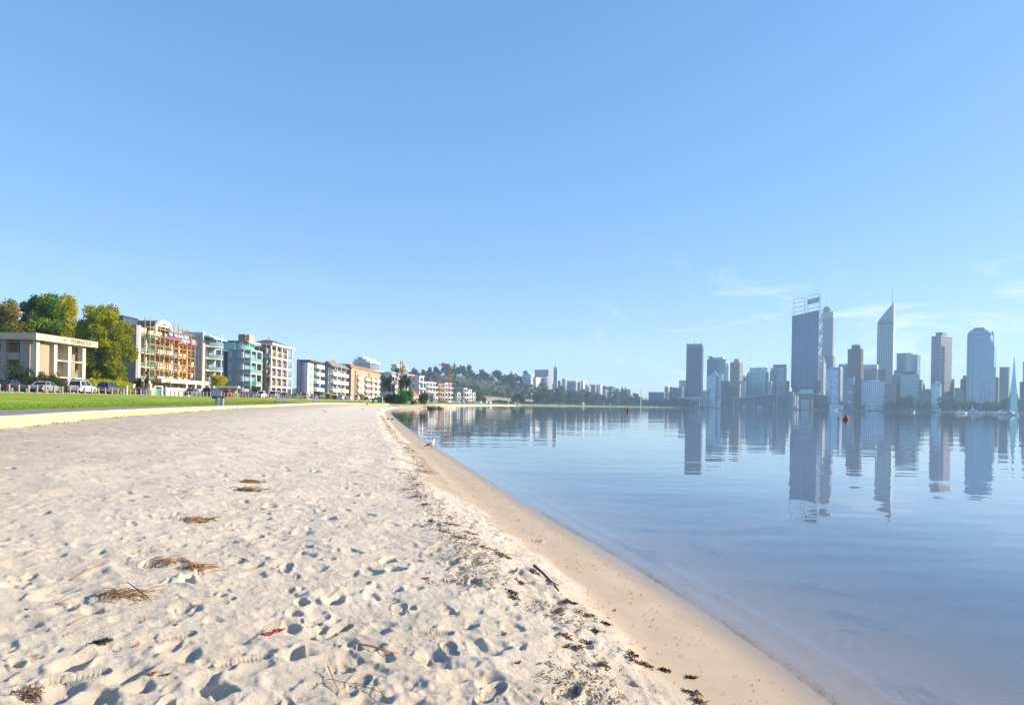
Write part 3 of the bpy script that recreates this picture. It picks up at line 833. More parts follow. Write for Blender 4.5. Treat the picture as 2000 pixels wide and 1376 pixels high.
# the ground of the point, and its rocks
g = MB()
pts = [(-52, 176), (-44, 181), (-37, 185), (-33.5, 188), (-30.5, 196), (-27.5, 203), (-26.8, 209), (-29, 218), (-33, 230), (-40, 250), (-55, 250)]
g.loft([[(x, y, -.8) for x, y in pts], [(x - .8 if x > -35 else x, y, .75) for x, y in pts], [(x - 2.2 if x > -35 else x, y + (.8 if y < 190 else 0), 1.15) for x, y in pts]])
tag(g.build('headland', paint('headland_earth', (.34, .27, .17), .95, .3, .5)), 'low sandy point closing the beach', kind='structure')
def rock_mesh(seed, sx, sy, sz):
    rng = np.random.default_rng(seed); V = []; n = 9; K = 6
    for k in range(K + 1):
        ph = math.pi * k / K
        for i in range(n):
            th = 2 * math.pi * i / n; d = 1 + rng.uniform(-.22, .22)
            V.append((sx * d * math.sin(ph) * math.cos(th), sy * d * math.sin(ph) * math.sin(th), sz * (d * math.cos(ph) + .35)))
    Fq = [(k * n + i, (k + 1) * n + i, (k + 1) * n + (i + 1) % n, k * n + (i + 1) % n) for k in range(K) for i in range(n)]
    me = bpy.data.meshes.new('rock'); me.from_pydata(V, [], Fq)
    return me
M_rock = paint('rock_brown', (.23, .16, .09), .9, .4, 2.5, bump=.03, bscale=8); M_rockd = paint('rock_dark', (.07, .055, .045), .8, .4, 2.5)
M_rockl = paint('rock_pale', (.48, .38, .25), .9, .3, 2.5)
rocks = [(812, 795.6, .5, 'l'), (818, 795, .6, 'b'), (823, 795.2, .7, 'l'), (828, 796, .6, 'd'), (833, 796.2, .8, 'l'), (838, 796.8, .9, 'b'), (843, 797.5, .7, 'd'), (847, 796.5, 1.0, 'l'), (851, 797.2, .8, 'b'), (856, 797, .7, 'd'), (862, 797.5, .5, 'd'), (866, 797.3, .4, 'b')]
names = ['pale flat', 'brown squat', 'pale rounded', 'small dark', 'pale broad', 'large brown', 'dark wet', 'largest pale', 'brown pointed', 'low dark', 'half sunk dark', 'outermost little brown']
for i, (u, v, s, c) in enumerate(rocks):
    x, y, _ = G(u, v, .15); me = rock_mesh(i, s, s * .8, s * .5); me.materials.append({'l': M_rockl, 'b': M_rock, 'd': M_rockd}[c])
    o = link('rock', me, None, (x, y, .12 + .1 * s)); o.rotation_euler = (0, 0, i)
    tag(o, names[i] + ' rock in the row running out from the rocky point', 'rock', 'rocks on the point')

# ------------------------------------------------------------------ hill wood, ridge trees, shore trees
def far_proto(seed, h, w, z0, shape, n=520, leaf=None, cw=.34, ncl=16):
    V, Q, t = tree_meshes('t', seed, h, w, z0, ncl, n, leaf or h * .09, shape, cw, 0, h * .022, forks=4)
    return V, Q, t
PROT = []
for i, (h, w, z0, sh) in enumerate(((14, 5, 5, 'round'), (16, 4.6, 7, 'flat'), (18, 5.4, 8, 'flat'), (12, 5.5, 3, 'round'), (15, 4, 4, 'tall'), (17, 6, 8, 'round'))):
    V, Q, t = far_proto(100 + i, h, w, z0, sh)
    PROT.append((np_mesh('crown', V, Q, M_lf_blue), t.mesh('trunk', M_bark)))
PROTG = []
for i, (h, w, z0, sh) in enumerate(((10, 4.6, 2, 'round'), (12, 5, 3, 'round'), (9, 4.5, 2, 'flat'))):
    V, Q, t = far_proto(120 + i, h, w, z0, sh)
    PROTG.append((np_mesh('crown', V, Q, M_lf_grey), t.mesh('trunk', M_bark)))
V, Q, t = far_proto(130, 16, 1.6, 1, 'cypress', 500, 1.0, .5); CYP = (np_mesh('crown', V, Q, M_lf_blue), t.mesh('trunk', M_bark))
def put_tree(P, name, x, y, z, s, rz, label, group):
    o = thing(name, label, 'tree', (x, y, z), rz, group); o.scale = (s, s, s * random.uniform(.9, 1.15))
    link('crown', P[0], o); link('trunk', P[1], o)
    return o
rg = np.random.default_rng(31)
ORD = 'first second third fourth fifth sixth seventh eighth ninth tenth eleventh twelfth thirteenth fourteenth fifteenth sixteenth seventeenth eighteenth nineteenth twentieth twenty-first twenty-second twenty-third twenty-fourth twenty-fifth twenty-sixth twenty-seventh twenty-eighth twenty-ninth thirtieth thirty-first thirty-second thirty-third thirty-fourth thirty-fifth'.split()
CNT = {}
def nth(where):
    CNT[where] = CNT.get(where, -1) + 1
    c = CNT[where]
    return '%s%s %s' % ('forty-' if c >= 39 and c < 48 else '', ORD[c - 39] if 39 <= c < 48 else (ORD + ['thirty-sixth', 'thirty-seventh', 'thirty-eighth', 'thirty-ninth', 'fortieth'])[min(c, 38)], where)
# ridge line
u = 745
while u < 1262:
    yr = ridge_y(u) * rg.uniform(.95, 1.0); x = UX(u, yr)
    s = rg.uniform(.6, 1.25) * (1.3 if 860 < u < 1030 else 1)
    if u > 1080: s *= .75
    put_tree(PROT[int(rg.integers(6))], 'gum_tree', x, yr, hill_z(x, yr) - 4, s, rg.uniform(0, 6), 'skyline gum on the hill, ' + nth('right of the weeping gum' if u < 877 else 'right of the orange crane' if u < 998 else 'right of the pointed conifer' if u < 1088 else 'right of the thin white tower'), 'skyline trees of the wooded hill')
    u += rg.uniform(2.2, 5)
# slope
for k, u in enumerate(sorted(rg.uniform(750,  1250, 150))):
    yr = ridge_y(u); f0 = foot(u); y = yr * (f0 + (1 - f0) * rg.uniform(.1, .92)); x = UX(u, y)
    put_tree(PROT[int(rg.integers(6))], 'gum_tree', x, y, hill_z(x, y) - 2, rg.uniform(.5, .95), rg.uniform(0, 6), ('upper' if (y / yr - f0) / (1 - f0) > .5 else 'lower') + ' slope tree, ' + nth('from the hill\'s left end' if u < 877 else 'right of the crane, on the slope' if u < 960 else 'above the bridge' if u < 1020 else 'among the hillside flats' if u < 1130 else 'at the low end of the hill'), 'trees on the slope of the wooded hill')
for u_, v_, Y_, lab in ((887, 700, 1060, 'tall dark cypress on the ridge right of the orange crane'), (998, 718, 1150, 'dark pointed conifer near the right end of the high ridge'), (1222, 746, 1250, 'tallest of the dark cypresses above the far park'), (1216, 748, 1250, 'slim dark cypress beside the tallest one above the far park'), (1168, 745, 1230, 'dark conifer among the hillside flats')):
    zz = hill_z(UX(u_, Y_), Y_); o = put_tree(CYP, 'cypress_tree', UX(u_, Y_), Y_, zz, (ZV(v_, u_, Y_) - zz) / 16, 0, lab, None); o.scale = (1.6, 1.6, o.scale[2])
# the undergrowth that makes the slope one mass
def wood(name, label, boxes, n_cl, n_leaf, leaf, mat, seed, zf):
    rng = np.random.default_rng(seed); cl = []
    for _ in range(n_cl):
        u0, u1, f0, f1 = boxes[int(rng.integers(len(boxes)))]
        u = rng.uniform(u0, u1); y = zf[0](u) * (foot(u) + (1 - foot(u)) * rng.uniform(f0, f1)); x = UX(u, y); z = zf[1](x, y)
        r = rng.uniform(2.5, 5.5); cl.append(((x, y, z + r * .4), (r, r, r * rng.uniform(.7, 1.1))))
    V, Q = leaf_cloud(cl, n_leaf, leaf, rng)
    o = link(name, np_mesh(name, V, Q, mat)); tag(o, label, kind='stuff'); return o
wood('hillside_scrub', 'dense scrub and low trees covering the hill', [(735, 1265, .02, 1.0), (735, 1265, .02, .5)], 1700, 90000, 1.3, M_lf_blue, 5, (ridge_y, hill_z))
# belt of trees along the far bank, left of the city
for k, u in enumerate(sorted([rg.uniform(1040, 1440) if k < 135 else rg.uniform(925, 1040) for k in range(180)])):
    Y = float(np.interp(u, [925, 1010, 1100, 1190, 1260, 1345, 1440], [735, 860, 985, 1165, 1245, 1300, 1290])) * rg.uniform(1.0, 1.07)
    if 1213 < u < 1340 and rg.random() < .35: Y *= 1.05
    put_tree(PROTG[int(rg.integers(3))], 'park_tree', UX(u, Y), Y, 1.4, rg.uniform(.9, 1.55) * (.8 if u < 1040 else 1.65 if u < 1225 else 1.05), rg.uniform(0, 6), 'park tree, ' + nth('along the bank from the bridge' if u < 1037 else 'right of the white globe lamp over the trees' if u < 1088 else 'along the bank from the thin white tower' if u < 1140 else 'along the bank before the hill suburb' if u < 1180 else 'right of the bright globe lamp' if u < 1226 else 'right of the red drum buoy' if u < 1252 else 'right of the tall white flagpole' if u < 1320 else 'at the left foot of the towers' if u < 1372 else 'before the convention centre'), 'park trees along the far bank')
# belt in front of the towers
def quay_y(u): return float(np.interp(u, [1440, 1543, 1740, 1850, 2000, 2200], [1262, 1240, 1130, 1075, 1000, 930]))
for u in sorted([(rg.uniform(1735, 2035) if k < 66 else rg.choice([rg.uniform(1672, 1712), rg.uniform(1610, 1660)])) for k in range(80)]):
    Y = quay_y(u) + rg.uniform(20, 60)
    put_tree(PROTG[int(rg.integers(3))], 'park_tree', UX(u, Y), Y, 1.4, rg.uniform(.8, 1.5) * (1.45 if u > 1735 else .95), rg.uniform(0, 6), 'riverside tree, ' + nth('right of the tallest tower' if u < 1730 else 'right of the spired tower' if u < 1836 else 'right of the mauve banded tower' if u < 1940 else 'right of the big blue tower'), 'riverside trees in front of the towers')
# greener trees round the bridge end
for i, (u_, Y_, s) in enumerate(((906, 560, .85), (911, 556, .8), (931, 590, .9), (936, 600, 1.3), (944, 620, .8), (976, 700, .5), (1010, 730, 1.3), (1016, 735, 1.1), (1022, 745, 1.0), (1004, 720, .9))):
    V, Q, t = far_proto(150 + i, 9, 4, 2, 'round', 900)
    o = thing('park_tree', ('round green tree beside the small cream house', 'olive tree beside the small cream house', 'small bright tree left of the bridge', 'bright green tree at the left end of the bridge', 'yellow-green tree in front of the bridge', 'small bush-like tree under the bridge arch', 'dark tree at the right end of the bridge', 'dark spreading tree by the white boat shed', 'dark tree right of the bridge ramp', 'low dark tree on the bank under the bridge ramp')[i], 'tree', at(u_, Y_, 1.6)); o.scale = (s, s, s)
    link('crown', np_mesh('crown', V, Q, M_lf_mid if i in (0, 1, 3, 4) else M_lf_dark), o); t.build('trunk', M_bark, o)
# ================================================================== CITY TOWERS
def basis(um, Y, gam):
    bx = UX(um, Y, 790); be = math.atan2(bx, Y)
    p = (math.cos(be), -math.sin(be)); q = (math.sin(be), math.cos(be)); g = rad(gam)
    ax = (p[0] * math.cos(g) - q[0] * math.sin(g), p[1] * math.cos(g) - q[1] * math.sin(g))
    return (bx, Y), math.atan2(ax[1], ax[0])

def bands(parent, name, x0, x1, y0, y1, z0, z1, step, hgt, proud, mat, kind='stuff'):
    """a stack of floor edges wrapping a tower, one mesh"""
    m = MB(); z = z0 + step * .5
    while z + hgt < z1:
        m.box(x0 - proud, x1 + proud, y0 - proud, y1 + proud, z, z + hgt); z += step
    o = m.build(name, mat, parent); o['kind'] = kind; return o
def fins(parent, name, x0, x1, y0, y1, z0, z1, nx, ny, wid, proud, mat):
    m = MB()
    for i in range(nx + 1):
        x = x0 + (x1 - x0) * i / nx; m.box(x - wid / 2, x + wid / 2, y0 - proud, y0 + .2, z0, z1)
    for i in range(1, ny + 1):
        y = y0 + (y1 - y0) * i / ny; m.box(x1 - .2, x1 + proud, y - wid / 2, y + wid / 2, z0, z1)
        m.box(x0 - proud, x0 + .2, y - wid / 2, y + wid / 2, z0, z1)
    o = m.build(name, mat, parent); o['kind'] = 'stuff'; return o

G_blue = glass('glass_blue', (.10, .17, .28), .15, .5, cell=3.6)
G_deep = glass('glass_deep_blue', (.03, .085, .19), .2, .45, cell=3.9, var=.35)
G_pale = glass('glass_pale_blue', (.30, .44, .58), .2, .35, cell=3.6)
G_teal = glass('glass_teal', (.16, .36, .38), .2, .35, cell=3.6, var=.15)
G_grn = glass('glass_grey_green', (.16, .26, .28), .2, .4, cell=3.6)
G_dark = glass('glass_dark', (.05, .06, .08), .2, .4, cell=3.6)
C_brown = paint('concrete_brown', (.13, .115, .125), .8, .1, .1)
C_grey = paint('concrete_grey', (.20, .225, .27), .8, .1, .1)
C_pale = paint('concrete_pale', (.50, .50, .49), .8, .1, .1)
C_white = paint('concrete_white', (.74, .75, .76), .7, .06, .1)
C_beige = paint('concrete_beige', (.37, .345, .32), .8, .1, .1)
C_dark = paint('roof_dark', (.06, .07, .09), .8, .1, .1)
C_metal = paint('metal_white', (.78, .78, .80), .45, .05, .5, metal=.2)
C_blueg = paint('cladding_blue_grey', (.17, .23, .31), .6, .1, .1)

TOWERS = {}
def tower(key, label, u0, um, u1, vt, Y, core, style=None, smat=None, gam=14, name='office_tower', cap=None, step=3.8, bh=1.5, fx=3.2, z0=1.5, capmat=None, dep=None, top=None, group=None):
    side = u1 - um
    if side < 1: gam = 3 if gam == 14 else gam
    (bx, by), rz = basis(um, Y, gam)
    w = (um - u0) / F * Y / math.cos(rad(gam)) * (1 / (1 + 0)); k = Y / F
    w = (um - u0) * k * math.cos(math.atan2(bx, by)) / math.cos(rad(gam))
    d = side * k * math.cos(math.atan2(bx, by)) / math.sin(rad(gam)) if side >= 1 else w * .7
    if dep: d = dep
    H = ZV(vt, um, Y)
    o = thing(name, label, 'skyscraper' if H > 90 else 'building', (bx, by, z0), rz, group)
    Hl = H - z0
    MB().box(-w, 0, 0, d, 0, Hl).build('facade', core, o)
    if style in ('bands', 'grid'):
        bands(o, 'floor_bands', -w, 0, 0, d, 2, Hl - .5, step, bh, .25, smat)
    if style in ('fins', 'grid'):
        fins(o, 'mullions', -w, 0, 0, d, 1, Hl - .2, max(2, int(w / fx)), max(1, int(d / fx)), .9 if style == 'grid' else .5, .42, smat)
    MB().box(-w - .4, .4, -.4, d + .4, Hl - 1.2, Hl + .8).build('parapet', smat or core, o)
    if cap:
        for (cu0, cu1, cv) in cap:
            x0 = (cu0 - um) * k * .95; x1 = (cu1 - um) * k * .95
            zc = ZV(cv, um, Y) - z0
            MB().box(x0, x1, d * .15, d * .8, Hl + .4, zc).build('plant_room', capmat or smat or core, o)
    TOWERS[key] = (o, w, d, Hl, k)
    return o

# --- left group
tower('a', 'small pale office block at the far left of the towers', 1326, 1338, 1339, 743, 1420, G_pale, 'grid', C_pale, step=4, name='office_block')
tower('b', 'dark low office block left of the grey-brown tower', 1316, 1331, 1340, 758, 1330, G_dark, 'grid', C_grey, name='office_block')
t1 = tower('c', 'grey-brown gridded tower with a thin mast, leftmost tall tower', 1339, 1369, 1372, 671.5, 1350, G_dark, 'grid', paint('tower_mauve', (.14, .17, .24), .8), gam=10, bh=1.9, fx=2.6)
_, w, d, Hl, k = TOWERS['c']
MB().box(-w - .6, .6, -.6, d * .9, Hl - 6, Hl + .2).build('crown_band', C_blueg, t1)
MB().tube([(-w * .52, d * .4, Hl), (-w * .52, d * .4, Hl + 17)], .9, 6, .35).build('mast', C_metal, t1)
MB().box(-w + .5, -2, -7, -1, 0, 22).build('podium', G_pale, t1)
fins(t1, 'podium_columns', -w + .5, -2, -7.2, -1, 0, 22, 7, 1, 1.3, .4, C_white)
t2 = tower('d', 'blue-green glass tower with a stepped white roof and a lit ribbed side', 1379, 1415, 1421, 701, 1400, glass('glass_sea', (.12, .24, .30), .15, .45, cell=3.8), 'bands', C_blueg, gam=12, bh=.6, cap=[(1381, 1390, 695)], capmat=C_blueg)
_, w, d, Hl, k = TOWERS['d']
MB().box(-w * .62, -w * .12, 1, d * .6, Hl, Hl + 5).build('roof_drum', C_white, t2)
MB().box(-w * 1.02, -w * .7, -1, 8, Hl + 5.5, Hl + 7.5).build('roof_canopy', C_metal, t2)
m = MB()
for i in range(26): m.box(.1, 1.3, 1, d - 1, Hl - 6 - i * 4.0, Hl - 4 - i * 4.0)
m.build('side_ribs', C_white, t2)['kind'] = 'stuff'
# pale pointed building with a sail on its roof
(bx, by), rz = basis(1410, 1270, 8)
o = thing('office_tower', 'pale blue pointed glass building with a white sail on its roof', 'skyscraper', (bx, by, 1.5), rz)
k = 1270 / F * .95; w = 30 * k; zz = lambda v: ZV(v, 1400, 1270) - 1.5
MB().loft([[(-w, y, 0), (0, y, 0), (0, y, zz(730)), (-w * .35, y, zz(729)), (-w * .52, y, zz(724)), (-w, y, zz(737))] for y in (0, 24)]).build('facade', G_pale, o)
m = MB()
for i in range(8): m.box(-w * (1 - i / 7.2) - .2, -w * (1 - i / 7.2) + .2, -.3, .1, 0, zz(741))
m.box(-w * .42, -w * .24, -.5, .1, 0, zz(734)); m.build('mullions', C_blueg, o)['kind'] = 'stuff'
MB().loft([[(-w * .56, y, zz(721)), (-w * .2, y, zz(734)), (-w * .28, y, zz(736)), (-w * .42, y, zz(731))] for y in (-1, 1)]).build('roof_sail', C_white, o)
tower('e', 'dark brown low block in front of the left glass towers', 1408, 1424, 1426, 744, 1260, G_dark, 'grid', C_brown, name='office_block')
t3 = tower('f', 'slim banded concrete tower with a sunlit right side', 1425, 1443, 1449.5, 707, 1400, G_dark, 'grid', C_beige, gam=24, bh=2.3, fx=2.4, cap=[(1430, 1440, 700)])
tower('g', 'pale blue low glass block beside the banded concrete tower', 1442, 1455, 1457, 744, 1280, G_pale, 'fins', C_blueg, name='office_block')
tower('h', 'brown building with a stepped roof behind the teal block', 1448, 1459, 1461, 736, 1420, C_brown, 'bands', C_beige, cap=[(1450, 1454, 733)], name='office_block')
t4 = tower('i', 'teal glass block with a white rooftop sign frame', 1459, 1494, 1500, 726, 1300, G_teal, 'fins', glass('fin_teal', (.20, .38, .40), .4, .1), gam=20, fx=7)
_, w, d, Hl, k = TOWERS['i']
MB().box(-w - 4, -w, 2, d, 0, Hl - 3).build('side_wing', C_blueg, t4)
MB().box(-w + 3, 3, 1, 2, Hl + 1.5, Hl + 9.5).build('sign_frame', paint('sign_pale', (.55, .58, .66), .6), t4)
MB().box(-w * .62, -w * .28, .4, .95, Hl + 1.8, Hl + 9).build('sign_panel', G_teal, t4)
MB().box(-w * .95, -2, .2, d, Hl - .5, Hl + 1.2).build('roof_band', C_dark, t4)
t5 = tower('j', 'white-gridded blue glass tower with a domed grey cap, left of the tallest tower', 1504, 1529, 1535, 719, 1300, G_blue, 'grid', C_pale, gam=20, bh=.9, fx=3.2, cap=[(1507, 1530, 711)], capmat=C_grey)
_, w, d, Hl, k = TOWERS['j']
MB().box(-w * .62, -w * .52, -.7, -.1, 0, Hl - 14).build('dark_stripe', C_dark, t5)
MB().box(-w - 3, -w, 3, d, 0, Hl - 6).build('side_wing', C_grey, t5)
tower('k', 'narrow dark block with a lit edge, just left of the tallest tower', 1534, 1538, 1541, 744, 1330, C_grey, 'bands', C_brown, name='office_block')

# --- the tallest tower with its open roof frames
Y = 1300; (bx, by), rz = basis(1596, Y, 12)
T = thing('office_tower', 'tallest tower, deep blue glass slab with slanted top and white roof frames', 'skyscraper', (bx, by, 1.5), rz)
k = Y / F * math.cos(math.atan2(bx, by)); zz = lambda v, u=1596: ZV(v, u, Y) - 1.5
w = 53 * k / math.cos(rad(12)); d = 30
H0, H1 = zz(612.5, 1543), zz(605)
MB().loft([[(-w, 0, zz(757)), (0, 0, zz(757)), (0, d, zz(757)), (-w, d, zz(757))], [(-w, 0, H0), (0, 0, H1), (0, d, H1), (-w, d, H0)]]).build('facade', G_deep, T)
MB().box(-w * .97, -.5, 1.5, d - 2, 0, zz(757) + 1).build('lobby', C_dark, T)
m = MB(); z = zz(752)
while z < H0 - 4: m.box(-w - .1, .05, -.18, .5, z, z + .7); z += 3.9
m.build('floor_bands', glass('band_blue', (.12, .19, .30), .4, .2), T)['kind'] = 'stuff'
m = MB()
for i in range(13): x = -w + w * i / 12; m.box(x - .18, x + .18, -.3, .3, zz(756), H0 + (H1 - H0) * i / 12)
m.box(-w * .56, -w * .54, -.4, .3, zz(756), H0 + 2); m.build('mullions', C_blueg, T)['kind'] = 'stuff'
# braced steel side
m = MB(); sx = .3; Zb = zz(752)
for yy in (0, d * .98): m.tube([(sx + .6, yy + (1.2 if yy == 0 else -.5), Zb), (sx + .6, yy + (1.2 if yy == 0 else -.5), H1 + 2)], .55, 4)
nb = 12
for i in range(nb):
    z0_, z1_ = Zb + (H1 - Zb) * i / nb, Zb + (H1 - Zb) * (i + 1) / nb
    m.bar((sx + .6, 1, z0_), (sx + .6, d - 1, z0_), .5)
    if i % 2: m.bar((sx + .6, 1, z0_), (sx + .6, d - 1, z1_), .5)
    else: m.bar((sx + .6, d - 1, z0_), (sx + .6, 1, z1_), .5)
m.build('side_bracing', C_metal, T)
for nm, ua, ub, va, vb, rows in (('roof_frame', 1544, 1568, 579, 577, 4), ('roof_frame', 1573, 1597, 575.5, 572.5, 4)):
    m = MB(); xa, xb = (ua - 1596) * k / math.cos(rad(12)), (ub - 1596) * k / math.cos(rad(12))
    za, zb = zz(va), zz(vb); ba = H0 + (H1 - H0) * (1 + xa / w) - 1; bb = H0 + (H1 - H0) * (1 + xb / w) - 1
    for yy in (.5, 10):
        m.bar((xa, yy, ba), (xa, yy, za), .5); m.bar((xb, yy, bb), (xb, yy, zb), .55)
        for r in range(rows):
            t = (r + 1) / rows
            if ua > 1570 and r == 2 and yy == .5: continue
            m.bar((xa, yy, ba + (za - ba) * t), (xb, yy, bb + (zb - bb) * t), .42)
    m.bar((xa, .5, za), (xa, 10, za), .4); m.bar((xb, .5, zb), (xb, 10, zb), .4)
    m.bar((xb, .5, bb), (xb - 3, 10, zb), .3)
    m.build(nm, C_metal, T)
    if ua > 1570:
        s = MB().loft([[(xa + .6, y, ba + (za - ba) * .50), (xb - .6, y, bb + (zb - bb) * .52), (xb - .6, y, bb + (zb - bb) * .80), (xa + .6, y, ba + (za - ba) * .77)] for y in (-.2, .4)]).build('sign_panel', paint('sign_grey_blue', (.20, .26, .36), .6), T)
        MB().loft([[(xa + 4, y, ba + (za - ba) * .60), (xb - 4, y, bb + (zb - bb) * .62), (xb - 4, y, bb + (zb - bb) * .70), (xa + 4, y, ba + (za - ba) * .67)] for y in (-.4, -.15)]).build('sign_mark', C_pale, s)
MB().box(-w * .85, -w * .1, -22, 1, 0, zz(768)).build('podium', C_blueg, T)
MB().box(-w * .62, -w * .1, -14, 2, zz(768), zz(760)).build('podium_glass', G_pale, T)
MB().loft([[(-w * .9, y, zz(770)), (8, y, zz(770)), (8, y, zz(768)), (-w * .9, y, zz(767))] for y in (-26, -4)]).build('podium_roof', G_teal, T)
MB().box(-3, 2, -3, d * .6, 0, zz(744)).build('side_notch', C_dark, T)

# --- the second tower with a domed cap
Y = 1480
o = tower('l', 'tall pale grey tower with a domed cap and needle behind the tallest tower', 1602, 1624, 1627, 609, Y, glass('glass_silver', (.22, .29, .36), .2, .4, cell=3.8, var=.15), 'bands', C_grey, gam=12, bh=1.6)
_, w, d, Hl, k = TOWERS['l']
MB().box(-w - .5, .8, -.8, d, Hl - 13, Hl + .4).build('crown_band', C_pale, o)
cx, cy = -w * .62, d * .45
dome = MB().loft([[(cx + r * math.cos(a * math.pi / 8), cy + r * math.sin(a * math.pi / 8), z) for a in range(16)] for z, r in ((Hl, 8.2), (Hl + 9.5, 8.2), (Hl + 12, 7), (Hl + 14.5, 4.5), (Hl + 16, 1.2))]).build('dome', C_grey, o)
fins(o, 'dome_piers', cx - 8.3, cx + 8.3, cy - 8.5, cy + 8, Hl, Hl + 9.5, 5, 3, .9, .3, C_pale)
MB().tube([(cx, cy, Hl + 15), (cx, cy, Hl + 39)], 1.3, 6, .3).build('mast', C_metal, o)
m = MB(); m.tube([(cx + 9 + 11 * math.sin(a), cy, Hl + 15 * math.cos(a)) for a in [i * math.pi / 20 for i in range(11)]], .35, 5); m.build('roof_arc', C_metal, o)
MB().box(-w * .58, 3.5, -9, d - 4, 0, Hl * .55).build('lower_wing', glass('glass_wing', (.10, .15, .20), .25, .4), o)
bands(o, 'wing_bands', -w * .58, 3.5, -9, d - 4, 4, Hl * .55, 4.6, 1.8, .3, C_grey)
tower('m', 'slender white tower glimpsed right of the domed tower', 1625, 1627, 1629.5, 684, 1560, C_white, 'bands', C_pale, gam=30)
MB().loft([[(-3 * s, 0, h_), (0, 0, h_), (0, 6 * s, h_), (-3 * s, 6 * s, h_)] for s, h_ in ((1, 0), (.1, 8))]).build('spire', C_white, TOWERS['m'][0]).location = (0, 0, TOWERS['m'][3])
# sunlit balcony edge right of the tallest tower
(bx, by), rz = basis(1607, 1262, 30)
o = thing('apartment_tower', 'narrow sunlit balcony edge of a tower right of the tallest tower', 'building', (bx, by, 1.5), rz)
zt = ZV(698, 1606, 1262)
MB().loft([[(-3, 0, 0), (0, 0, 0), (0, 8, 0), (-3, 8, 0)], [(-3, 0, zt - 12), (0, 0, zt - 12), (0, 8, zt - 12), (-3, 8, zt - 12)], [(-1.6, 0, zt), (-1, 0, zt), (-1, 2, zt), (-1.6, 2, zt)]]).build('facade', C_grey, o)
m = MB()
for i in range(int((zt - 18) / 4)): m.box(-3.6, .9, -.8, 8.6, 6 + i * 4, 7.6 + i * 4)
m.build('balcony_slabs', C_white, o)

# --- middle group
t8 = tower('n', 'pale blue rounded glass tower at the foot of the tall pair', 1612, 1640, 1645, 719, 1220, G_pale, 'bands', C_blueg, gam=14, bh=.6, cap=[(1619, 1640, 716)], capmat=C_white)
_, w, d, Hl, k = TOWERS['n']
MB().loft([[(-w * .98 + w * .98 * t, -2.2 * math.sin(t * math.pi), z) for t in [i / 8 for i in range(9)]] + [(0, 1, z), (-w * .98, 1, z)] for z in (0, Hl - 2)]).build('curved_front', G_pale, t8)
MB().box(-w * .62, -w * .60, -2.9, -1, 0, Hl - 20).build('dark_stripe', C_dark, t8)
MB().box(-w * .2, .5, -.8, d, 0, Hl - 1).build('corner_pier', C_blueg, t8)
t9 = tower('o', 'grey-blue tower with a pale glass roof behind the brown tower', 1636, 1658, 1662, 714, 1320, glass('glass_grey', (.12, .16, .21), .25, .35, cell=3.8), 'bands', C_grey, cap=[(1637, 1657, 709.5)], capmat=G_pale)
t10 = tower('p', 'brown banded concrete tower with a stepped cap in the middle of the skyline', 1654, 1680, 1684, 681, 1300, G_dark, 'grid', C_brown, gam=16, bh=2.2, fx=2.3, cap=[(1661, 1677, 674), (1662.5, 1675, 672)], capmat=C_brown)
tower('q', 'lower grey glass building in front of the brown tower', 1647, 1665, 1668, 736, 1200, glass('glass_slate', (.13, .20, .26), .2, .4, cell=3.6), 'bands', C_blueg, name='office_block')
_, w, d, Hl, k = TOWERS['q']
for z in (Hl * .52, Hl * .22): MB().box(-w * .55, -w * .1, -.6, -.1, z, z + 3.5).build('white_band', C_white, TOWERS['q'][0])  # plain white strips across the front
tower('r', 'pale grey ribbed office block left of the spired tower', 1685, 1711, 1714, 712, 1380, G_blue, 'fins', C_pale, gam=10, fx=3.4)
_, w, d, Hl, k = TOWERS['r']; MB().box(-w - .4, .5, -.7, d, Hl - 9, Hl).build('crown_band', C_pale, TOWERS['r'][0])

# curved white apartments
(bx, by), rz = basis(1728, 1175, 8); k = 1175 / F * .86
o = thing('apartment_building', 'white curved apartment block with blue window bands at the foot of the spired tower', 'building', (bx, by, 1.5), rz)
w = 48 * k; H = ZV(744, 1710, 1175) - 1.5
arc = lambda off: [(-w + w * t, -6 * math.sin(t * math.pi) - off) for t in [i / 12 for i in range(13)]] + [(0, 14 + off), (-w, 14 + off)]
MB().prism(arc(0), 0, H).build('core', G_blue, o)
for i in range(13):
    z = H * (i + .55) / 13; MB().prism(arc(.5), z, z + 1.9).build('floor_slab', C_white, o)
m = MB()
for i in range(1, 12):
    t = i / 12; x = -w + w * t; y = -6 * math.sin(t * math.pi); m.box(x - .7, x + .7, y - .7, y + .5, 0, H)
m.build('piers', C_white, o)['kind'] = 'stuff'
MB().box(-w * .7, -w * .25, 0, 10, H, H + 3.2).build('plant_room', C_white, o)
tower('s', 'beige gridded block right of the white curved apartments', 1728, 1748, 1751, 749, 1165, G_dark, 'grid', C_beige, bh=1.8, fx=3, name='office_block')

# --- the spired tower with the slanted crown
Y = 1400; (bx, by), rz = basis(1742, Y, 2); k = Y / F * .86
T = thing('office_tower', 'grey-green fluted tower with a slanted pointed crown and tall needle', 'skyscraper', (bx, by, 1.5), rz)
w = 31 * k; zz = lambda v: ZV(v, 1735, Y) - 1.5; d = 28
MB().loft([[(-w, y, 0), (0, y, 0), (0, y, zz(621)), (-w, y, zz(629))] for y in (0, d)]).build('shaft', G_grn, T)
fins(T, 'mullions', -w, 0, 0, d, 0, zz(631), 9, 6, .9, .4, paint('fin_green_grey', (.34, .42, .42), .7))
cr_ = MB().loft([[(-w, y, zz(628)), (0, y, zz(620)), (0, y, zz(591)), (-w * .22, y, zz(597)), (-w * .97, y, zz(625))] for y in (1.5, d * .7)]).build('crown', paint('crown_steel', (.30, .37, .40), .5, metal=.2), T)
m = MB()
for i in range(7): x = -w * (.12 + i * .125); m.box(x - .3, x + .3, 1, 1.6, zz(626), zz(594 + i * 4.1))
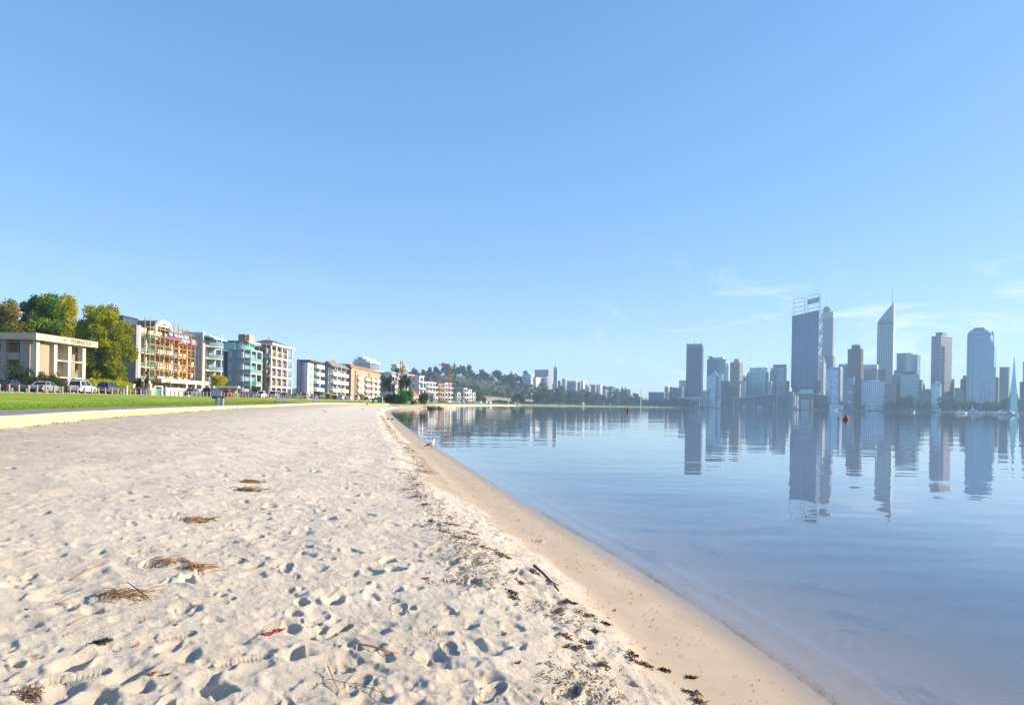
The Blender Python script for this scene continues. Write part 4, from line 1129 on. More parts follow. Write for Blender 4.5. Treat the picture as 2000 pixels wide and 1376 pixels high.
for i in range(4): m.box(-w * (.5 - i * .08) - 5, 0, .9, 1.5, zz(620 - i * 6), zz(619.2 - i * 6))
m.build('crown_ribs', C_pale, cr_)
MB().box(-w - .4, .6, -.6, d, zz(632), zz(629.5)).build('crown_band', C_dark, T)
MB().loft([[(.3, 0, 0), (1.6, 2, 0), (1.6, d - 2, 0), (.3, d, 0)], [(.3, 0, zz(600)), (1.6, 2, zz(612)), (1.6, d - 2, zz(612)), (.3, d, zz(600))]]).build('edge_pier', C_white, T)
MB().tube([(-3, 8, zz(596)), (-3, 8, zz(586)), (-3, 8, zz(561))], .9, 6, .15).build('mast', C_grey, T)
MB().box(-w * .9, -w * .45, -1, -.3, 0, zz(720)).build('dark_reflection', G_dark, T)  # dark box standing in for a reflection low on the glass

# --- right group
t = tower('t', 'blue glass office tower with a thin roof canopy right of the spired tower', 1749, 1790, 1796.5, 692.5, 1430, G_blue, 'bands', C_blueg, gam=14, bh=.8)
_, w, d, Hl, k = TOWERS['t']
MB().box(-w, -w * .35, .5, d * .8, Hl, Hl + 4).build('upper_storey', G_blue, t); MB().box(-w - 3, -w * .33, -.5, d * .85, Hl + 4, Hl + 5.2).build('roof_canopy', C_grey, t)
MB().box(-w - 7, -w, 2, d * .8, 0, Hl - 34).build('side_wing', C_blueg, t)
t = tower('u', 'pale green banded office block in front of the blue canopy tower', 1758, 1791, 1794, 731, 1150, G_grn, 'bands', paint('band_pale_green', (.46, .54, .50), .7), gam=10, bh=2.5, step=4.2, cap=[(1765, 1784, 725)], capmat=C_dark)
tower('v', 'brown-grey block left of the pale green banded block', 1742, 1757, 1759, 731, 1190, G_dark, 'grid', C_beige, name='office_block')
tower('w', 'narrow dark grey block right of the pale green banded block', 1794, 1799, 1802, 742, 1240, C_grey, 'bands', C_brown, name='office_block')
tower('x', 'low dark blue-green block between the green banded block and the brown banded tower', 1795, 1816, 1818, 761, 1130, glass('glass_petrol', (.05, .11, .14), .2, .4, cell=3.6), 'bands', C_blueg, cap=[(1796, 1814, 759)], name='office_block')
(bx, by), rz = basis(1806, 1350, 3)
o = thing('church_tower', 'small brown pointed steeple behind the low dark block', 'tower', (bx, by, 1.5), rz)
MB().box(-5, 0, 0, 5, 0, 52).build('shaft', C_brown, o); MB().loft([[(-5, 0, 0), (0, 0, 0), (0, 5, 0), (-5, 5, 0)], [(-2.6, 2.4, 11), (-2.4, 2.4, 11), (-2.4, 2.6, 11), (-2.6, 2.6, 11)]]).build('spire', C_brown, o).location = (0, 0, 52)

# two-faced banded tower
Y = 1190; (bx, by), rz = basis(1836, Y, 26); k = Y / F * .85
T = thing('office_tower', 'mauve banded tower showing two faces left of the big blue glass tower', 'skyscraper', (bx, by, 1.5), rz)
w = 18 * k / math.cos(rad(26)); d = 21 * k / math.sin(rad(26)) * .62; H = ZV(655, 1836, Y) - 1.5
w = 18.5 * k / math.cos(rad(26)); d = 21 * k / math.sin(rad(26))
MB().box(-w, 0, 0, d, 0, H).build('facade', glass('glass_mauve', (.12, .10, .13), .3, .3, cell=3.8), T)
bands(T, 'floor_bands', -w, 0, 0, d, 1, H, 4.1, 2.0, .35, paint('band_mauve', (.38, .38, .42), .8))
MB().box(-w * .8, -2, 8, d * .6, H, H + 7.5).build('plant_room', C_blueg, T)
MB().box(-.5, .6, -.6, .5, 0, H).build('corner_pier', C_pale, T)
o = tower('y', 'small pale turquoise building with white dishes on its roof', 1818, 1836, 1838, 751, 1120, glass('glass_aqua', (.30, .52, .60), .25, .3, cell=3.6), 'bands', glass('band_aqua', (.35, .5, .6), .4, .2), bh=.6, name='office_block')
_, w, d, Hl, k = TOWERS['y']
for i, (x, s) in enumerate(((-w * .55, 1.6), (-w * .38, 2.2), (-w * .12, 1.7))):
    m = MB().loft([[(x + r * math.cos(a * math.pi / 4), 3 + dy, Hl + 4 + i % 2 * 1.5 + r * math.sin(a * math.pi / 4)) for a in range(8)] for r, dy in ((.2, .8), (s, 0))]); m.tube([(x, 3.6, Hl), (x, 3.6, Hl + 4.6)], .25, 5); m.build('dish', C_white, o)
tower('z', 'dark grey narrow block right of the mauve banded tower', 1857, 1862, 1863.5, 741, 1220, C_grey, 'bands', C_dark, name='office_block')
tower('aa', 'beige low stepped block left of the big blue glass tower', 1864, 1880, 1884, 758, 1170, C_beige, 'fins', C_brown, name='office_block')
tower('ab', 'brown stepped block just left of the big blue glass tower', 1875, 1888, 1890, 741, 1210, C_brown, 'bands', C_grey, cap=[(1880, 1888, 733)], name='office_block')
# big blue glass
Y = 1150; (bx, by), rz = basis(1938, Y, 5); k = Y / F * .83
T = thing('office_tower', 'big blue glass tower with chamfered shoulders and roof dishes near the right edge', 'skyscraper', (bx, by, 1.5), rz)
w = 50.5 * k; zz = lambda v: ZV(v, 1920, Y) - 1.5; X = lambda u: (u - 1938) * k
prof = [(X(1887.5), 0), (X(1940), 0), (X(1940), zz(676)), (X(1932), zz(660)), (X(1930), zz(648)), (X(1926), zz(643)), (X(1893), zz(643)), (X(1888.5), zz(648)), (X(1887.5), zz(655))]
MB().loft([[(x, y, z) for x, z in prof] for y in (0, 34)]).build('facade', glass('glass_sky', (.15, .28, .42), .12, .5, cell=3.8, var=.12), T)
MB().loft([[(X(u_), y, zz(v_)) for u_, v_ in ((1893, 643.5), (1924, 643.5), (1919, 637), (1901, 637.5))] for y in (3, 26)]).build('crown', paint('crown_blue', (.26, .34, .44), .6), T)
m = MB()
for u_, va, vb in ((1900, 662, 780), (1915, 760, 785), (1924, 745, 785), (1932, 755, 785), (1891, 655, 790)): m.box(X(u_) - .35, X(u_) + .35, -.4, .1, zz(vb), zz(va))
m.box(X(1888), X(1930), -.4, .1, zz(651), zz(649.8)); m.box(X(1900), X(1918), -.4, .1, zz(662), zz(661.3)); m.build('facade_lines', C_blueg, T)['kind'] = 'stuff'
for i, (u_, v_, s) in enumerate(((1932, 652, 3), (1936, 650, 3.4), (1938, 661, 2.6), (1934, 664, 2.4))):
    m = MB().loft([[(X(u_) + r * .6 * math.cos(a * math.pi / 4), -1 + dy, zz(v_) + r * math.sin(a * math.pi / 4)) for a in range(8)] for r, dy in ((.3, 1), (s * .8, 0))]); m.tube([(X(u_), 1, zz(v_) - 6), (X(u_), 1, zz(v_) + 4)], .4, 5)
    m.build('dish', C_white if i > 1 else C_grey, T)
m = MB().tube([(X(1937), 4, zz(676)), (X(1937.6), 4, zz(660)), (X(1936.5), 4, zz(644))], 1.6, 5, .3); m.build('mast', C_grey, T)
tower('ac', 'dark narrow block right of the big blue glass tower', 1940, 1949, 1951, 738.5, 1230, C_grey, 'bands', C_dark, cap=[(1941, 1948, 736)], name='office_block')
tower('ad', 'grey tower with a flat overhanging top left of the green spire', 1951, 1969, 1972, 717, 1200, glass('glass_ash', (.17, .22, .27), .3, .3, cell=3.6), 'bands', C_grey, gam=10, bh=1.6)
# the bell tower
Y = 985; bx = UX(1979.5, Y)
T = thing('bell_tower', 'slender pale green glass spire with copper sails near the right edge', 'tower', (bx, Y, 1.3), -.55)
zz = lambda v: ZV(v, 1980, Y) - 1.3
def sqr(z, r): return [(r, -r, z), (r, r, z), (-r, r, z), (-r, -r, z)]
MB().loft([sqr(0, 4.6), sqr(zz(768), 4.0), sqr(zz(735), 1.9), sqr(zz(700), .5)]).build('glass_spire', glass('glass_mint', (.38, .66, .62), .25, .2), T)
MB().loft([sqr(zz(716), .7), sqr(zz(694), .08)]).build('needle', C_brown, T)
for s in (-1, 1):
    m = MB(); m.loft([[(s * 3.6, -.8, 0), (s * 8.2, 0, 0), (s * 3.6, .8, 0)], [(s * 3.9, -.6, zz(777)), (s * 7.2, 0, zz(782)), (s * 3.9, .6, zz(777))], [(s * 3.5, -.2, zz(764)), (s * 3.9, 0, zz(764)), (s * 3.5, .2, zz(764))]]); m.build('sail', paint('copper_green', (.12, .22, .20), .6), T)
tower('ae', 'grey block cut by the right edge of the view', 1991, 2013, 2016, 746, 1010, C_grey, 'bands', C_dark, name='office_block')
o = tower('af', 'slim mast-topped tower at the very right edge of the view', 1996.5, 2004, 2007, 706, 1400, C_pale, 'bands', C_grey)
MB().tube([(-4, 4, TOWERS['af'][3]), (-4, 4, TOWERS['af'][3] + 24)], .8, 6, .2).build('mast', C_grey, o)
# fill of lower buildings at the foot of the towers
fill = [(1372, 1381, 763, 'small grey office block between the two left towers', C_grey, C_pale), (1392, 1410, 762, 'low pale building in front of the pointed glass building', G_pale, C_pale), (1424, 1444, 752, 'brown slatted building below the slim banded tower', C_brown, C_beige),
        (1666, 1684, 742, 'dark brown block under the brown banded tower', C_brown, C_dark), (1684, 1697, 756, 'grey block behind the white curved apartments', C_grey, C_pale), (1840, 1857, 757, 'grey-blue low block under the mauve banded tower', C_blueg, C_grey),
        (1600, 1612, 772, 'dark low building beside the podium of the tallest tower', C_dark, C_grey), (1712, 1728, 748, 'blue-grey glass block under the spired tower', G_blue, C_blueg), (1538, 1548, 765, 'blue-grey block at the left foot of the tallest tower', C_blueg, C_grey), (1499, 1506, 745, 'narrow grey block between the teal block and the white gridded tower', C_grey, C_pale)]
for i, (a, b, v, lab, c1, c2) in enumerate(fill):
    tower('f%d' % i, lab, a, b, b + 2, v, 1265 - (a - 1400) * .18 + (35 if i % 2 else 0), c1, 'bands', c2, name='office_block')

# --- convention centre and the works beside it
Y = 1275
o = thing('convention_centre', 'long convention centre with a curved pale roof edge along the bank', 'building', (UX(1420, Y), Y, 1.4), -.3)
xs = [(1325, 775), (1345, 776.5), (1375, 778), (1405, 778), (1440, 776), (1465, 773.5), (1485, 770.8), (1500, 769.6), (1512, 770.3)]
pts = [((u_ - 1420) * Y / F * 1.0, ZV(v_, u_, Y) - 1.4) for u_, v_ in xs]
MB().loft([[(x * 1.02, y, z) for x, z in pts] + [(x * 1.02, y, z - 1.4) for x, z in pts[::-1]] for y in (-6, 60)]).build('roof', paint('roof_zinc', (.50, .56, .64), .5, metal=.2), o)
MB().loft([[(x, y, z - 2) for x, z in pts[2:]] + [(x, y, 0) for x, z in pts[2:][::-1]] for y in (2, 55)]).build('wall', paint('centre_wall', (.13, .17, .24), .7), o)
for i in range(22):
    x = -36 + i * 6.2; MB().tube([(x, -5, 0), (x, -5, float(np.interp(x, [p[0] for p in pts], [p[1] for p in pts])) - 1.5)], .35 if i % 7 else .8, 6).build('column', C_pale if i % 7 == 0 else C_blueg, o)
for i, (x, wd) in enumerate(((2, 6), (16, 8), (58, 9), (76, 8), (30, 5))): MB().box(x, x + wd, 1.2, 1.9, 0, 5.5).build('window', G_dark if i % 2 else G_pale, o)
tower('ca', 'grey-blue flat exhibition hall right of the convention centre', 1513, 1552, 1560, 773, 1245, C_blueg, None, None, gam=12, name='exhibition_hall')
tower('cb', 'low white shed at the water below the tall pair of towers', 1620, 1646, 1648, 791, 1190, C_white, None, None, name='boat_shed', dep=8)
tower('cc', 'white kiosk beside the dark tree on the bank', 1690, 1695, 1697, 796.5, 1170, C_white, None, None, name='kiosk', dep=5)
tower('cd', 'second white kiosk on the bank under the beige gridded block', 1702, 1708, 1709, 797, 1160, C_white, None, None, name='kiosk', dep=5)
tower('ce', 'pale curved pavilion roof at the foot of the tallest tower', 1565, 1578, 1582, 781, 1225, C_pale, None, None, name='pavilion', dep=10)

# --- suburb on and below the hill, left of the towers
sub = [  # u0 um u1 vtop Y style core bands label
 (1020, 1036, 1042, 731, 1050, 'G', 'white stepped apartments on the hill slope, leftmost of them'), (1040, 1046, 1056, 737, 1045, 'W', 'white terraced apartments stepping down the hill'),
 (1055, 1068, 1078, 736, 1055, 'G', 'pale banded apartments left of the thin white tower'), (1043, 1070, 1078, 722, 1120, 'S', 'grey slab apartment block on top of the hill'),
 (1097, 1103, 1106, 740, 1150, 'T', 'small green-tinted tower right of the thin white tower'), (1107, 1124, 1128, 744, 1160, 'S', 'grey broad apartment block on the hill shoulder'),
 (1123, 1132, 1135, 746, 1170, 'D', 'grey narrow apartment block behind the white lit corner'), (1134, 1138, 1142, 744, 1120, 'W', 'white narrow block with a small turret on the hill'),
 (1135, 1150, 1153, 755, 1080, 'S', 'grey banded flats with a sunlit left corner'), (1152, 1162, 1164, 752, 1150, 'D', 'grey flats in the middle of the hill suburb'),
 (1164, 1172, 1176, 751, 1180, 'G', 'pale tall flats beside the dark conifer'), (1170, 1182, 1185, 760, 1140, 'D', 'brownish flats above the blue-white sheds'),
 (1188, 1194, 1200, 755, 1130, 'B', 'blue glass office building above the park'), (1200, 1208, 1212, 759, 1160, 'S', 'mauve flats below the cypresses'),
 (1208, 1217, 1222, 758.5, 1190, 'C', 'cream colonnaded building below the cypresses'), (1223, 1228, 1231, 760, 1200, 'G', 'pale flats at the right end of the hill suburb'),
 (1150, 1165, 1167, 769, 1060, 'P', 'long pale blue and white shed behind the park trees'), (1130, 1144, 1146, 768, 1050, 'P', 'pale shed at the left behind the park trees'), (1184, 1195, 1197, 770, 1090, 'P', 'pale blue shed at the right behind the park trees'),
 (1266, 1296, 1302, 766, 1290, 'E', 'low teal-roofed centre left of the striped block'), (1298, 1304, 1312, 755, 1310, 'C', 'block with pale sunlit stripes left of the towers'), (1312, 1320, 1326, 757, 1330, 'S', 'grey block with a lit roof left of the towers')]
cs = {'G': (G_pale, C_white), 'W': (C_pale, C_white), 'S': (C_grey, C_pale), 'T': (G_grn, C_pale), 'D': (C_grey, C_beige), 'B': (G_blue, C_blueg), 'C': (C_brown, paint('cream_bands', (.6, .54, .42), .8)), 'P': (glass('shed_blue', (.33, .42, .52), .5, .1), C_white), 'E': (glass('glass_moss', (.10, .2, .22), .3, .3), C_blueg)}
for i, (a, b, c, v, Y_, s, lab) in enumerate(sub):
    Y_ = ridge_y(b) * .92 if b < 1135 else max(Y_, float(np.interp(b, [1100, 1190, 1260, 1345], [985, 1165, 1245, 1300])) * 1.085)
    x = UX(b, Y_); z0_ = min(hill_z(x, Y_) - 3, ZV(v, b, Y_) - 12) if b < 1240 else 1.5
    z0_ = max(1.2, z0_ - 6)
    tower('s%d' % i, lab, a, b, c, v, Y_, cs[s][0], 'bands' if s != 'C' else 'grid', cs[s][1], gam=32, step=3.2, bh=1.3, z0=z0_, name='shed' if s == 'P' else 'apartment_block')
MB().box(-.8, .8, -.5, 0, 4, 17).build('red_panel', paint('panel_red', (.55, .09, .06), .7), TOWERS['s11'][0])
# thin white tower with blue stripes
Y = 1085; zb = 8
T = thing('apartment_tower', 'tall thin white tower with vertical blue stripes on the hill', 'skyscraper', (UX(1088, Y), Y, zb), -.12)
H = ZV(717, 1084, Y) - zb
MB().box(-7, 0, 0, 10, 0, H).build('facade', C_white, T)
for x in (-5.6, -3.5, -1.6): MB().box(x - .45, x + .45, -.12, .5, 0, H - 3).build('window_strip', G_deep, T)
MB().cyl(-3.5, 4, H, H + 4, 1.8, 12).build('roof_tank', C_white, T)
MB().tube([(-3.5, 4, H + 4), (-3.5, 4, H + 8)], .4, 5, .1).build('mast', C_grey, T)
MB().box(-7.2, .2, -.2, 10.2, H - 2, H).build('crown_band', C_white, T)

# --- bridge and its ramp
Y = 740
o = thing('road_bridge', 'cream concrete arch road bridge below the wooded hill', 'bridge', (UX(936, Y), Y, 1.0), .42)
bx_ = lambda u_: (u_ - 936) * Y / F * 1.12; bz = lambda v_, u_=960: ZV(v_, u_, Y) - 1.0
deck = [(930, 774), (945, 773.6), (960, 774.2), (980, 776), (1003, 778.4), (1040, 780)]
und = [(1040, 783.5), (1003, 782.5), (993, 783.4), (985, 781.4), (975, 780.2), (966, 780.4), (957, 783.2), (948, 784), (938, 782), (930, 781)]
cream = paint('bridge_concrete', (.56, .48, .33), .85, .12, .1)
MB().loft([[(bx_(u_), y, bz(v_, u_)) for u_, v_ in deck + und] for y in (0, 12)]).build('deck', cream, o)
MB().loft([[(bx_(u_), y, bz(v_ - .8, u_)) for u_, v_ in deck] + [(bx_(u_), y, bz(v_ - .1, u_)) for u_, v_ in deck[::-1]] for y in (-.4, .2)]).build('railing', C_pale, o)
for u_ in (957.5, 992.5, 940): MB().box(bx_(u_) - .9, bx_(u_) + .9, 1, 11, -3, bz(783.2)).build('pier', cream, o)
for i, u_ in enumerate((963, 978, 991)): MB().tube([(bx_(u_), 11, bz(777)), (bx_(u_), 11, bz(769)), (bx_(u_) + .9, 11, bz(768.6))], .12, 5).build('lamp_post', C_pale, o)
MB().box(bx_(1012), bx_(1018), 2, 6, -1, bz(783)).build('abutment', paint('abutment_cream', (.6, .5, .36), .8), o)
o = thing('boathouse', 'small pale boat shed on the bank below the bridge ramp', 'shed', (UX(1003, 715), 715, .9), .2)
MB().box(0, 4.5, 0, 5, 0, 1.9).build('wall', C_pale, o); MB().loft([[(-.3, y, 1.9), (4.8, y, 1.9), (2.2, y, 3.1)] for y in (-.3, 5.3)]).build('roof', C_white, o)
# ================================================================== APARTMENTS ALONG THE ESPLANADE
W_cream = paint('render_cream', (.60, .50, .36), .85, .08, .3)
W_cream2 = paint('render_light_cream', (.66, .60, .48), .85, .08, .3)
W_white = paint('render_white', (.76, .75, .72), .8, .06, .3)
W_grey = paint('render_grey', (.30, .31, .33), .85, .1, .3)
W_greyd = paint('render_dark_grey', (.15, .16, .18), .85, .1, .3)
W_bluegrey = paint('render_blue_grey', (.27, .285, .335), .85, .1, .3)
W_lilac = paint('render_lilac_grey', (.50, .49, .55), .85, .08, .3)
W_brick = brickm('brick_orange', (.50, .28, .15), (.58, .36, .20), (.56, .44, .30))
W_brickb = brickm('brick_brown', (.25, .13, .08), (.33, .19, .12), (.34, .26, .20))
W_tan = paint('render_tan', (.40, .27, .15), .85, .1, .5)
R_dark = paint('tiles_dark', (.065, .055, .055), .8, .25, 2)
R_grey = paint('tiles_grey', (.20, .19, .175), .8, .2, 2)
R_red = paint('tiles_red', (.42, .13, .07), .8, .2, 2)
GL_win = glass('window_glass', (.07, .10, .12), .08, .5, var=.4)
GL_turq = glass('balcony_glass_turquoise', (.22, .46, .44), .15, .3)
GL_green = glass('window_green', (.06, .40, .26), .15, .3)
GL_bal = glass('balcony_glass_clear', (.25, .36, .40), .15, .4)
M_frame = paint('frame_white', (.72, .72, .70), .6, .05)
M_scaf = paint('scaffold_orange', (.54, .25, .05), .6, .2, 1)
M_scaft = paint('scaffold_tan', (.50, .32, .17), .7, .2, 1)
M_board = paint('plank_wood', (.45, .30, .14), .8, .2, 2)
M_rail = paint('rail_dark', (.10, .10, .11), .5)
XF = -84.0
def Yu(u, x=XF): return -x * F / (1000 - u)
def apt(label, u, x=XF, z=ZG, name='apartment_building', rz=0):
    Y0 = Yu(u, x)
    o = thing(name, label, 'building', (x, Y0, z), rz)
    return o, Y0, (lambda v: ZV(v, u, Y0) - z), (lambda uu: Yu(uu, x) - Y0), (lambda du: du * Y0 / F)
WIN = {}
def window(p, x, y, z, w, h, axis='x', gl=None, frame=None, mull=1):
    """window set into a wall; axis x: wall faces +x (towards the river), axis y: wall faces -y (towards the camera)"""
    gl = gl or GL_win; frame = frame or M_frame
    key = (round(w, 2), round(h, 2), axis, gl.name, frame.name, mull)
    if key not in WIN:
        t = .09; f = MB(); g = MB()
        def bx(a0, a1, z0, z1, d0, d1):
            if axis == 'x': f.box(d0, d1, a0, a1, z0, z1)
            else: f.box(a0, a1, -d1, -d0, z0, z1)
        bx(-w / 2, w / 2, -h / 2, -h / 2 + t, -.02, .10); bx(-w / 2, w / 2, h / 2 - t, h / 2, -.02, .10)
        bx(-w / 2, -w / 2 + t, -h / 2 + t, h / 2 - t, -.02, .10); bx(w / 2 - t, w / 2, -h / 2 + t, h / 2 - t, -.02, .10)
        for i in range(mull):
            c = -w / 2 + w * (i + 1) / (mull + 1); bx(c - .03, c + .03, -h / 2 + t, h / 2 - t, -.01, .08)
        if axis == 'x': g.box(-.03, .035, -w / 2 + .02, w / 2 - .02, -h / 2 + .02, h / 2 - .02)
        else: g.box(-w / 2 + .02, w / 2 - .02, -.035, .03, -h / 2 + .02, h / 2 - .02)
        WIN[key] = (g.mesh('window', gl), f.mesh('frame', frame))
    g, f = WIN[key]
    o = link('window', g, p, (x, y, z)); link('frame', f, o)
    return o
def rail(p, x0, x1, y0, y1, z, h=1.0, mat=None, glassy=None):
    """balustrade round a balcony: front at x1, returns at y0 and y1"""
    m = MB()
    if glassy:
        m.box(x1 - .03, x1, y0, y1, z + .05, z + h); m.box(x0, x1 - .03, y0, y0 + .03, z + .05, z + h); m.box(x0, x1 - .03, y1 - .03, y1, z + .05, z + h)
        o = m.build('balustrade', glassy, p)
    else:
        n = max(2, int((y1 - y0) / .35))
        for i in range(n + 1): yy = y0 + (y1 - y0) * i / n; m.box(x1 - .03, x1, yy - .015, yy + .015, z, z + h)
        m.box(x1 - .05, x1 + .01, y0, y1, z + h, z + h + .05); m.box(x0, x1, y0 - .02, y0 + .02, z + h, z + h + .05)
        o = m.build('balustrade', mat or M_rail, p)
    return o

# ---- cream three-storey block with the lettered fascia
A, Y0, hz, yl, wl = apt('cream three-storey flat-roofed building with lettering on its wide fascia', 66, -75)
H = 8.3
MB().box(-16, -2.2, 1.9, 12.2, 0, H).build('core', W_tan, A)
MB().box(-16, -.25, .0, .25, 0, .4).build('plinth', W_cream, A)
MB().box(-22, .9, -.9, 13.6, H, H + 1.02).build('fascia', W_cream, A)
MB().box(-21.4, .3, -.3, 13, H + 1.02, H + 1.12).build('roof', R_grey, A)
for y0, y1 in ((.25, .95), (4.1, 4.75), (7.3, 8.05), (10.85, 11.6)): MB().box(-.75, .1, y0, y1, 0, H).build('column', W_cream2, A)
pn = MB().box(-1.5, -.35, 1.6, 3.5, 1.2, H - .2).build('ribbed_panel', W_cream, A)
m = MB()
for i in range(11): m.box(-.35, -.28, 1.66 + i * .17, 1.74 + i * .17, 1.2, H - .2)
m.build('rib', W_cream, pn)
MB().box(-2.2, -1.5, .95, 4.1, 0, H).build('recess_wall', W_tan, A)
for k in range(3):
    z = k * 2.77
    for y0, y1 in ((4.75, 7.3), (8.05, 10.85)):
        if k: MB().box(-2.2, .02, y0, y1, z - .18, z).build('balcony_slab', W_cream2, A); rail(A, -2.2, -.02, y0 + .02, y1 - .02, z, 1.0, M_rail)
        window(A, -2.17, (y0 + y1) / 2, z + 1.25, 1.9, 2.2, mull=2)
    MB().box(-2.2, -.9, 7.3, 7.5, z, z + 2.6).build('party_wall', W_cream, A)
# balconies and piers towards the camera, their shade put into a darker render
for x in (-4.75, -8.6, -12.6): MB().box(x - .45, x + .45, -.2, .4, 0, H).build('column', paint('render_shade_warm', (.36, .31, .265), .85, .08, .3), A)
W_shade = paint('render_shade_warm', (.36, .31, .265), .85, .08, .3)
MB().box(-2.3, -.75, -.02, 1.9, 0, H).build('side_wall', W_shade, A)
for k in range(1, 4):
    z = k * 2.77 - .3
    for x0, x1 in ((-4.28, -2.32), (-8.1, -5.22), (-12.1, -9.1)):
        if k < 3: MB().box(x0, x1, -.12, .06, z - .1, z + 1.05).build('balcony_front', W_shade, A)
        MB().box(x0, x1, .07, 1.88, z - .1, z + .06).build('balcony_slab', W_shade, A); window(A, (x0 + x1) / 2, 1.89, z - 1.15, 1.4, 1.9, 'y', mull=1)
M_letter = paint('lettering_brown', (.10, .07, .05), .7)
for s_, y_, sz in (('THE', 5.3, .42), ('PENINSULA', 9.2, .85)):
    o = link('lettering', text_mesh('lettering', s_, sz * 1.15, M_letter, .015), A, (.93, y_, H + .5)); o.rotation_euler = (rad(90), 0, rad(90))
tag(bpy.data.objects[o.name], None)

# ---- white house high on the slope, seen between the trees
x, y, _ = W(33, 620, 190)
o = thing('hillside_house', 'white house with square windows high behind the trees at the left', 'house', (x, y, 2), .4)
zt = ZV(604, 33, 190) - 2
MB().box(-3, 3, 0, 6, 0, zt).build('wall', W_white, o); MB().box(-3.4, 3.4, -.4, 6.4, zt, zt + .4).build('roof', W_white, o)
for i in range(3):
    for j in range(3): window(o, -1.7 + i * 1.7, 0, zt - 1.6 - j * 2.4, 1.0, 1.3, 'y', mull=0)
x, y, _ = W(64, 640, 170)
o = thing('gabled_house', 'pale house with a glazed gable peeping over the cream building roof', 'house', (x, y, 2), .2)
zt = ZV(645, 64, 170) - 2
MB().box(-3, 3, 0, 6, 0, zt).build('wall', W_white, o)
MB().loft([[(-3.3, yy, zt), (3.3, yy, zt), (.3, yy, zt + 4)] for yy in (-.3, 6)]).build('gable_roof', W_bluegrey, o); MB().box(-3.4, 3.4, -1, 0, zt - .3, zt + .1).build('balcony_slab', W_white, o)
window(o, -1.2, 0, zt - 1.2, 1, 1.4, 'y'); window(o, 1.2, 0, zt - 1.2, 1, 1.4, 'y')
x, y, _ = W(4, 655, 150)
o = thing('white_house', 'white vaulted house roof peeping over the flat roof at the left edge', 'house', (x, y, 2), .1)
zt = ZV(653, 4, 150) - 2
MB().box(-2.5, 2.5, 0, 5, 0, zt - 1).build('wall', W_white, o); MB().loft([[(2.6 * math.cos(a * math.pi / 8), yy, zt - 1 + 1.5 * math.sin(a * math.pi / 8)) for a in range(9)] for yy in (-.2, 5)]).build('vaulted_roof', W_white, o)

# ---- block under scaffolding
B, Y0, hz, yl, wl = apt('cream five-storey block wrapped in orange scaffolding with a curved roof', 265)
Yd = yl(367); Hb = hz(634)
MB().box(-13, -1.8, .6, Yd - .3, 0, Hb).build('core', W_cream2, B)
MB().box(-13, -.1, 0, .58, 0, Hb).build('side_wall', paint('render_shade_grey', (.33, .31, .30), .85, .05, .3), B)  # camera side of the cream block, shade painted in as a greyer render
MB().box(-1.8, .05, .58, 1.5, 0, Hb).build('pilaster', W_cream2, B)
fl = [0] + [hz(v) for v in (741, 714, 686, 656)]
cols = (0.9, 3.9, 7.6, 11.3, 14.8, 18.2, Yd - .5)
for i, y in enumerate(cols[1:]): MB().box(-1.8, -.15, y - .25, y + .25, 0, fl[4]).build('column', W_cream2, B)
for k in range(1, 5):
    for i, (y0, y1) in enumerate(zip(cols[:-1], cols[1:])):
        MB().box(-1.8, .35 if i in (2, 3) else .02, y0 + .25, y1 - .25, fl[k] - .22, fl[k]).build('balcony_slab', W_cream2, B)
        if k < 4 or True:
            if i in (2, 3, 5) : MB().box(.22 if i != 5 else -.1, .36 if i != 5 else .0, y0 + .27, y1 - .27, fl[k], fl[k] + 1.15).build('balcony_front', W_cream2, B)
            else: rail(B, -1.8, 0, y0 + .3, y1 - .3, fl[k], 1.0, glassy=GL_green if i % 2 else GL_bal)
        if k < 4: window(B, -1.78, (y0 + y1) / 2, fl[k] + 1.35, (y1 - y0) * .7, 2.3, gl=GL_green if (i + k) % 3 == 0 or i == 1 else GL_win, mull=2)
for i, (y0, y1) in enumerate(zip(cols[:-1], cols[1:])): window(B, -1.78, (y0 + y1) / 2, 1.9, (y1 - y0) * .6, 2.0, mull=1)
# glazed penthouse and vaulted roof
MB().box(-8, -3.5, .5, 6, Hb, Hb + 1.9).build('penthouse', glass('penthouse_glass', (.10, .17, .21), .1, .5), B)
MB().box(-8.2, -3.3, .3, 6.2, Hb + 1.9, Hb + 2.1).build('penthouse_roof', R_dark, B)
MB().tube([(-5.8, 1, Hb + 2.1), (-5.8, 1, Hb + 4.6)], .12, 6).build('vent_pipe', W_white, B)
ya, yb = yl(302), yl(331); zs = hz(638); cy = (ya + yb) / 2; R = (yb - ya) / 2 + .6; za = hz(614) - zs
arcp = lambda r, h: [(cy + r * math.cos(math.pi - a * math.pi / 12), zs + h * math.sin(a * math.pi / 12)) for a in range(13)]
o_ = arcp(R, za); i_ = arcp(R - .5, za - .6)
def arch_shell(o__, i__, x0, x1): return MB().loft([[(x0, yo, zo), (x1, yo, zo), (x1, yi, zi), (x0, yi, zi)] for (yo, zo), (yi, zi) in zip(o__, i__)])
arch_shell(o_, i_, -10, -.3).build('vaulted_roof', R_dark, B)
arch_shell(arcp(R + .08, za + .1), arcp(R - .65, za - .8), -.3, .35).build('roof_arch', W_white, B)
MB().box(-.25, .25, ya - .2, yb + .2, zs + za * .42, zs + za * .42 + .45).build('arch_beam', W_white, B)
for y in (ya, yb): MB().box(-.25, .25, y - .25, y + .25, Hb - 1, zs + za * .5).build('column', W_white, B)
MB().box(-8, -2.5, ya, yb, Hb - 1, zs + .5).build('roof_room', W_tan, B)
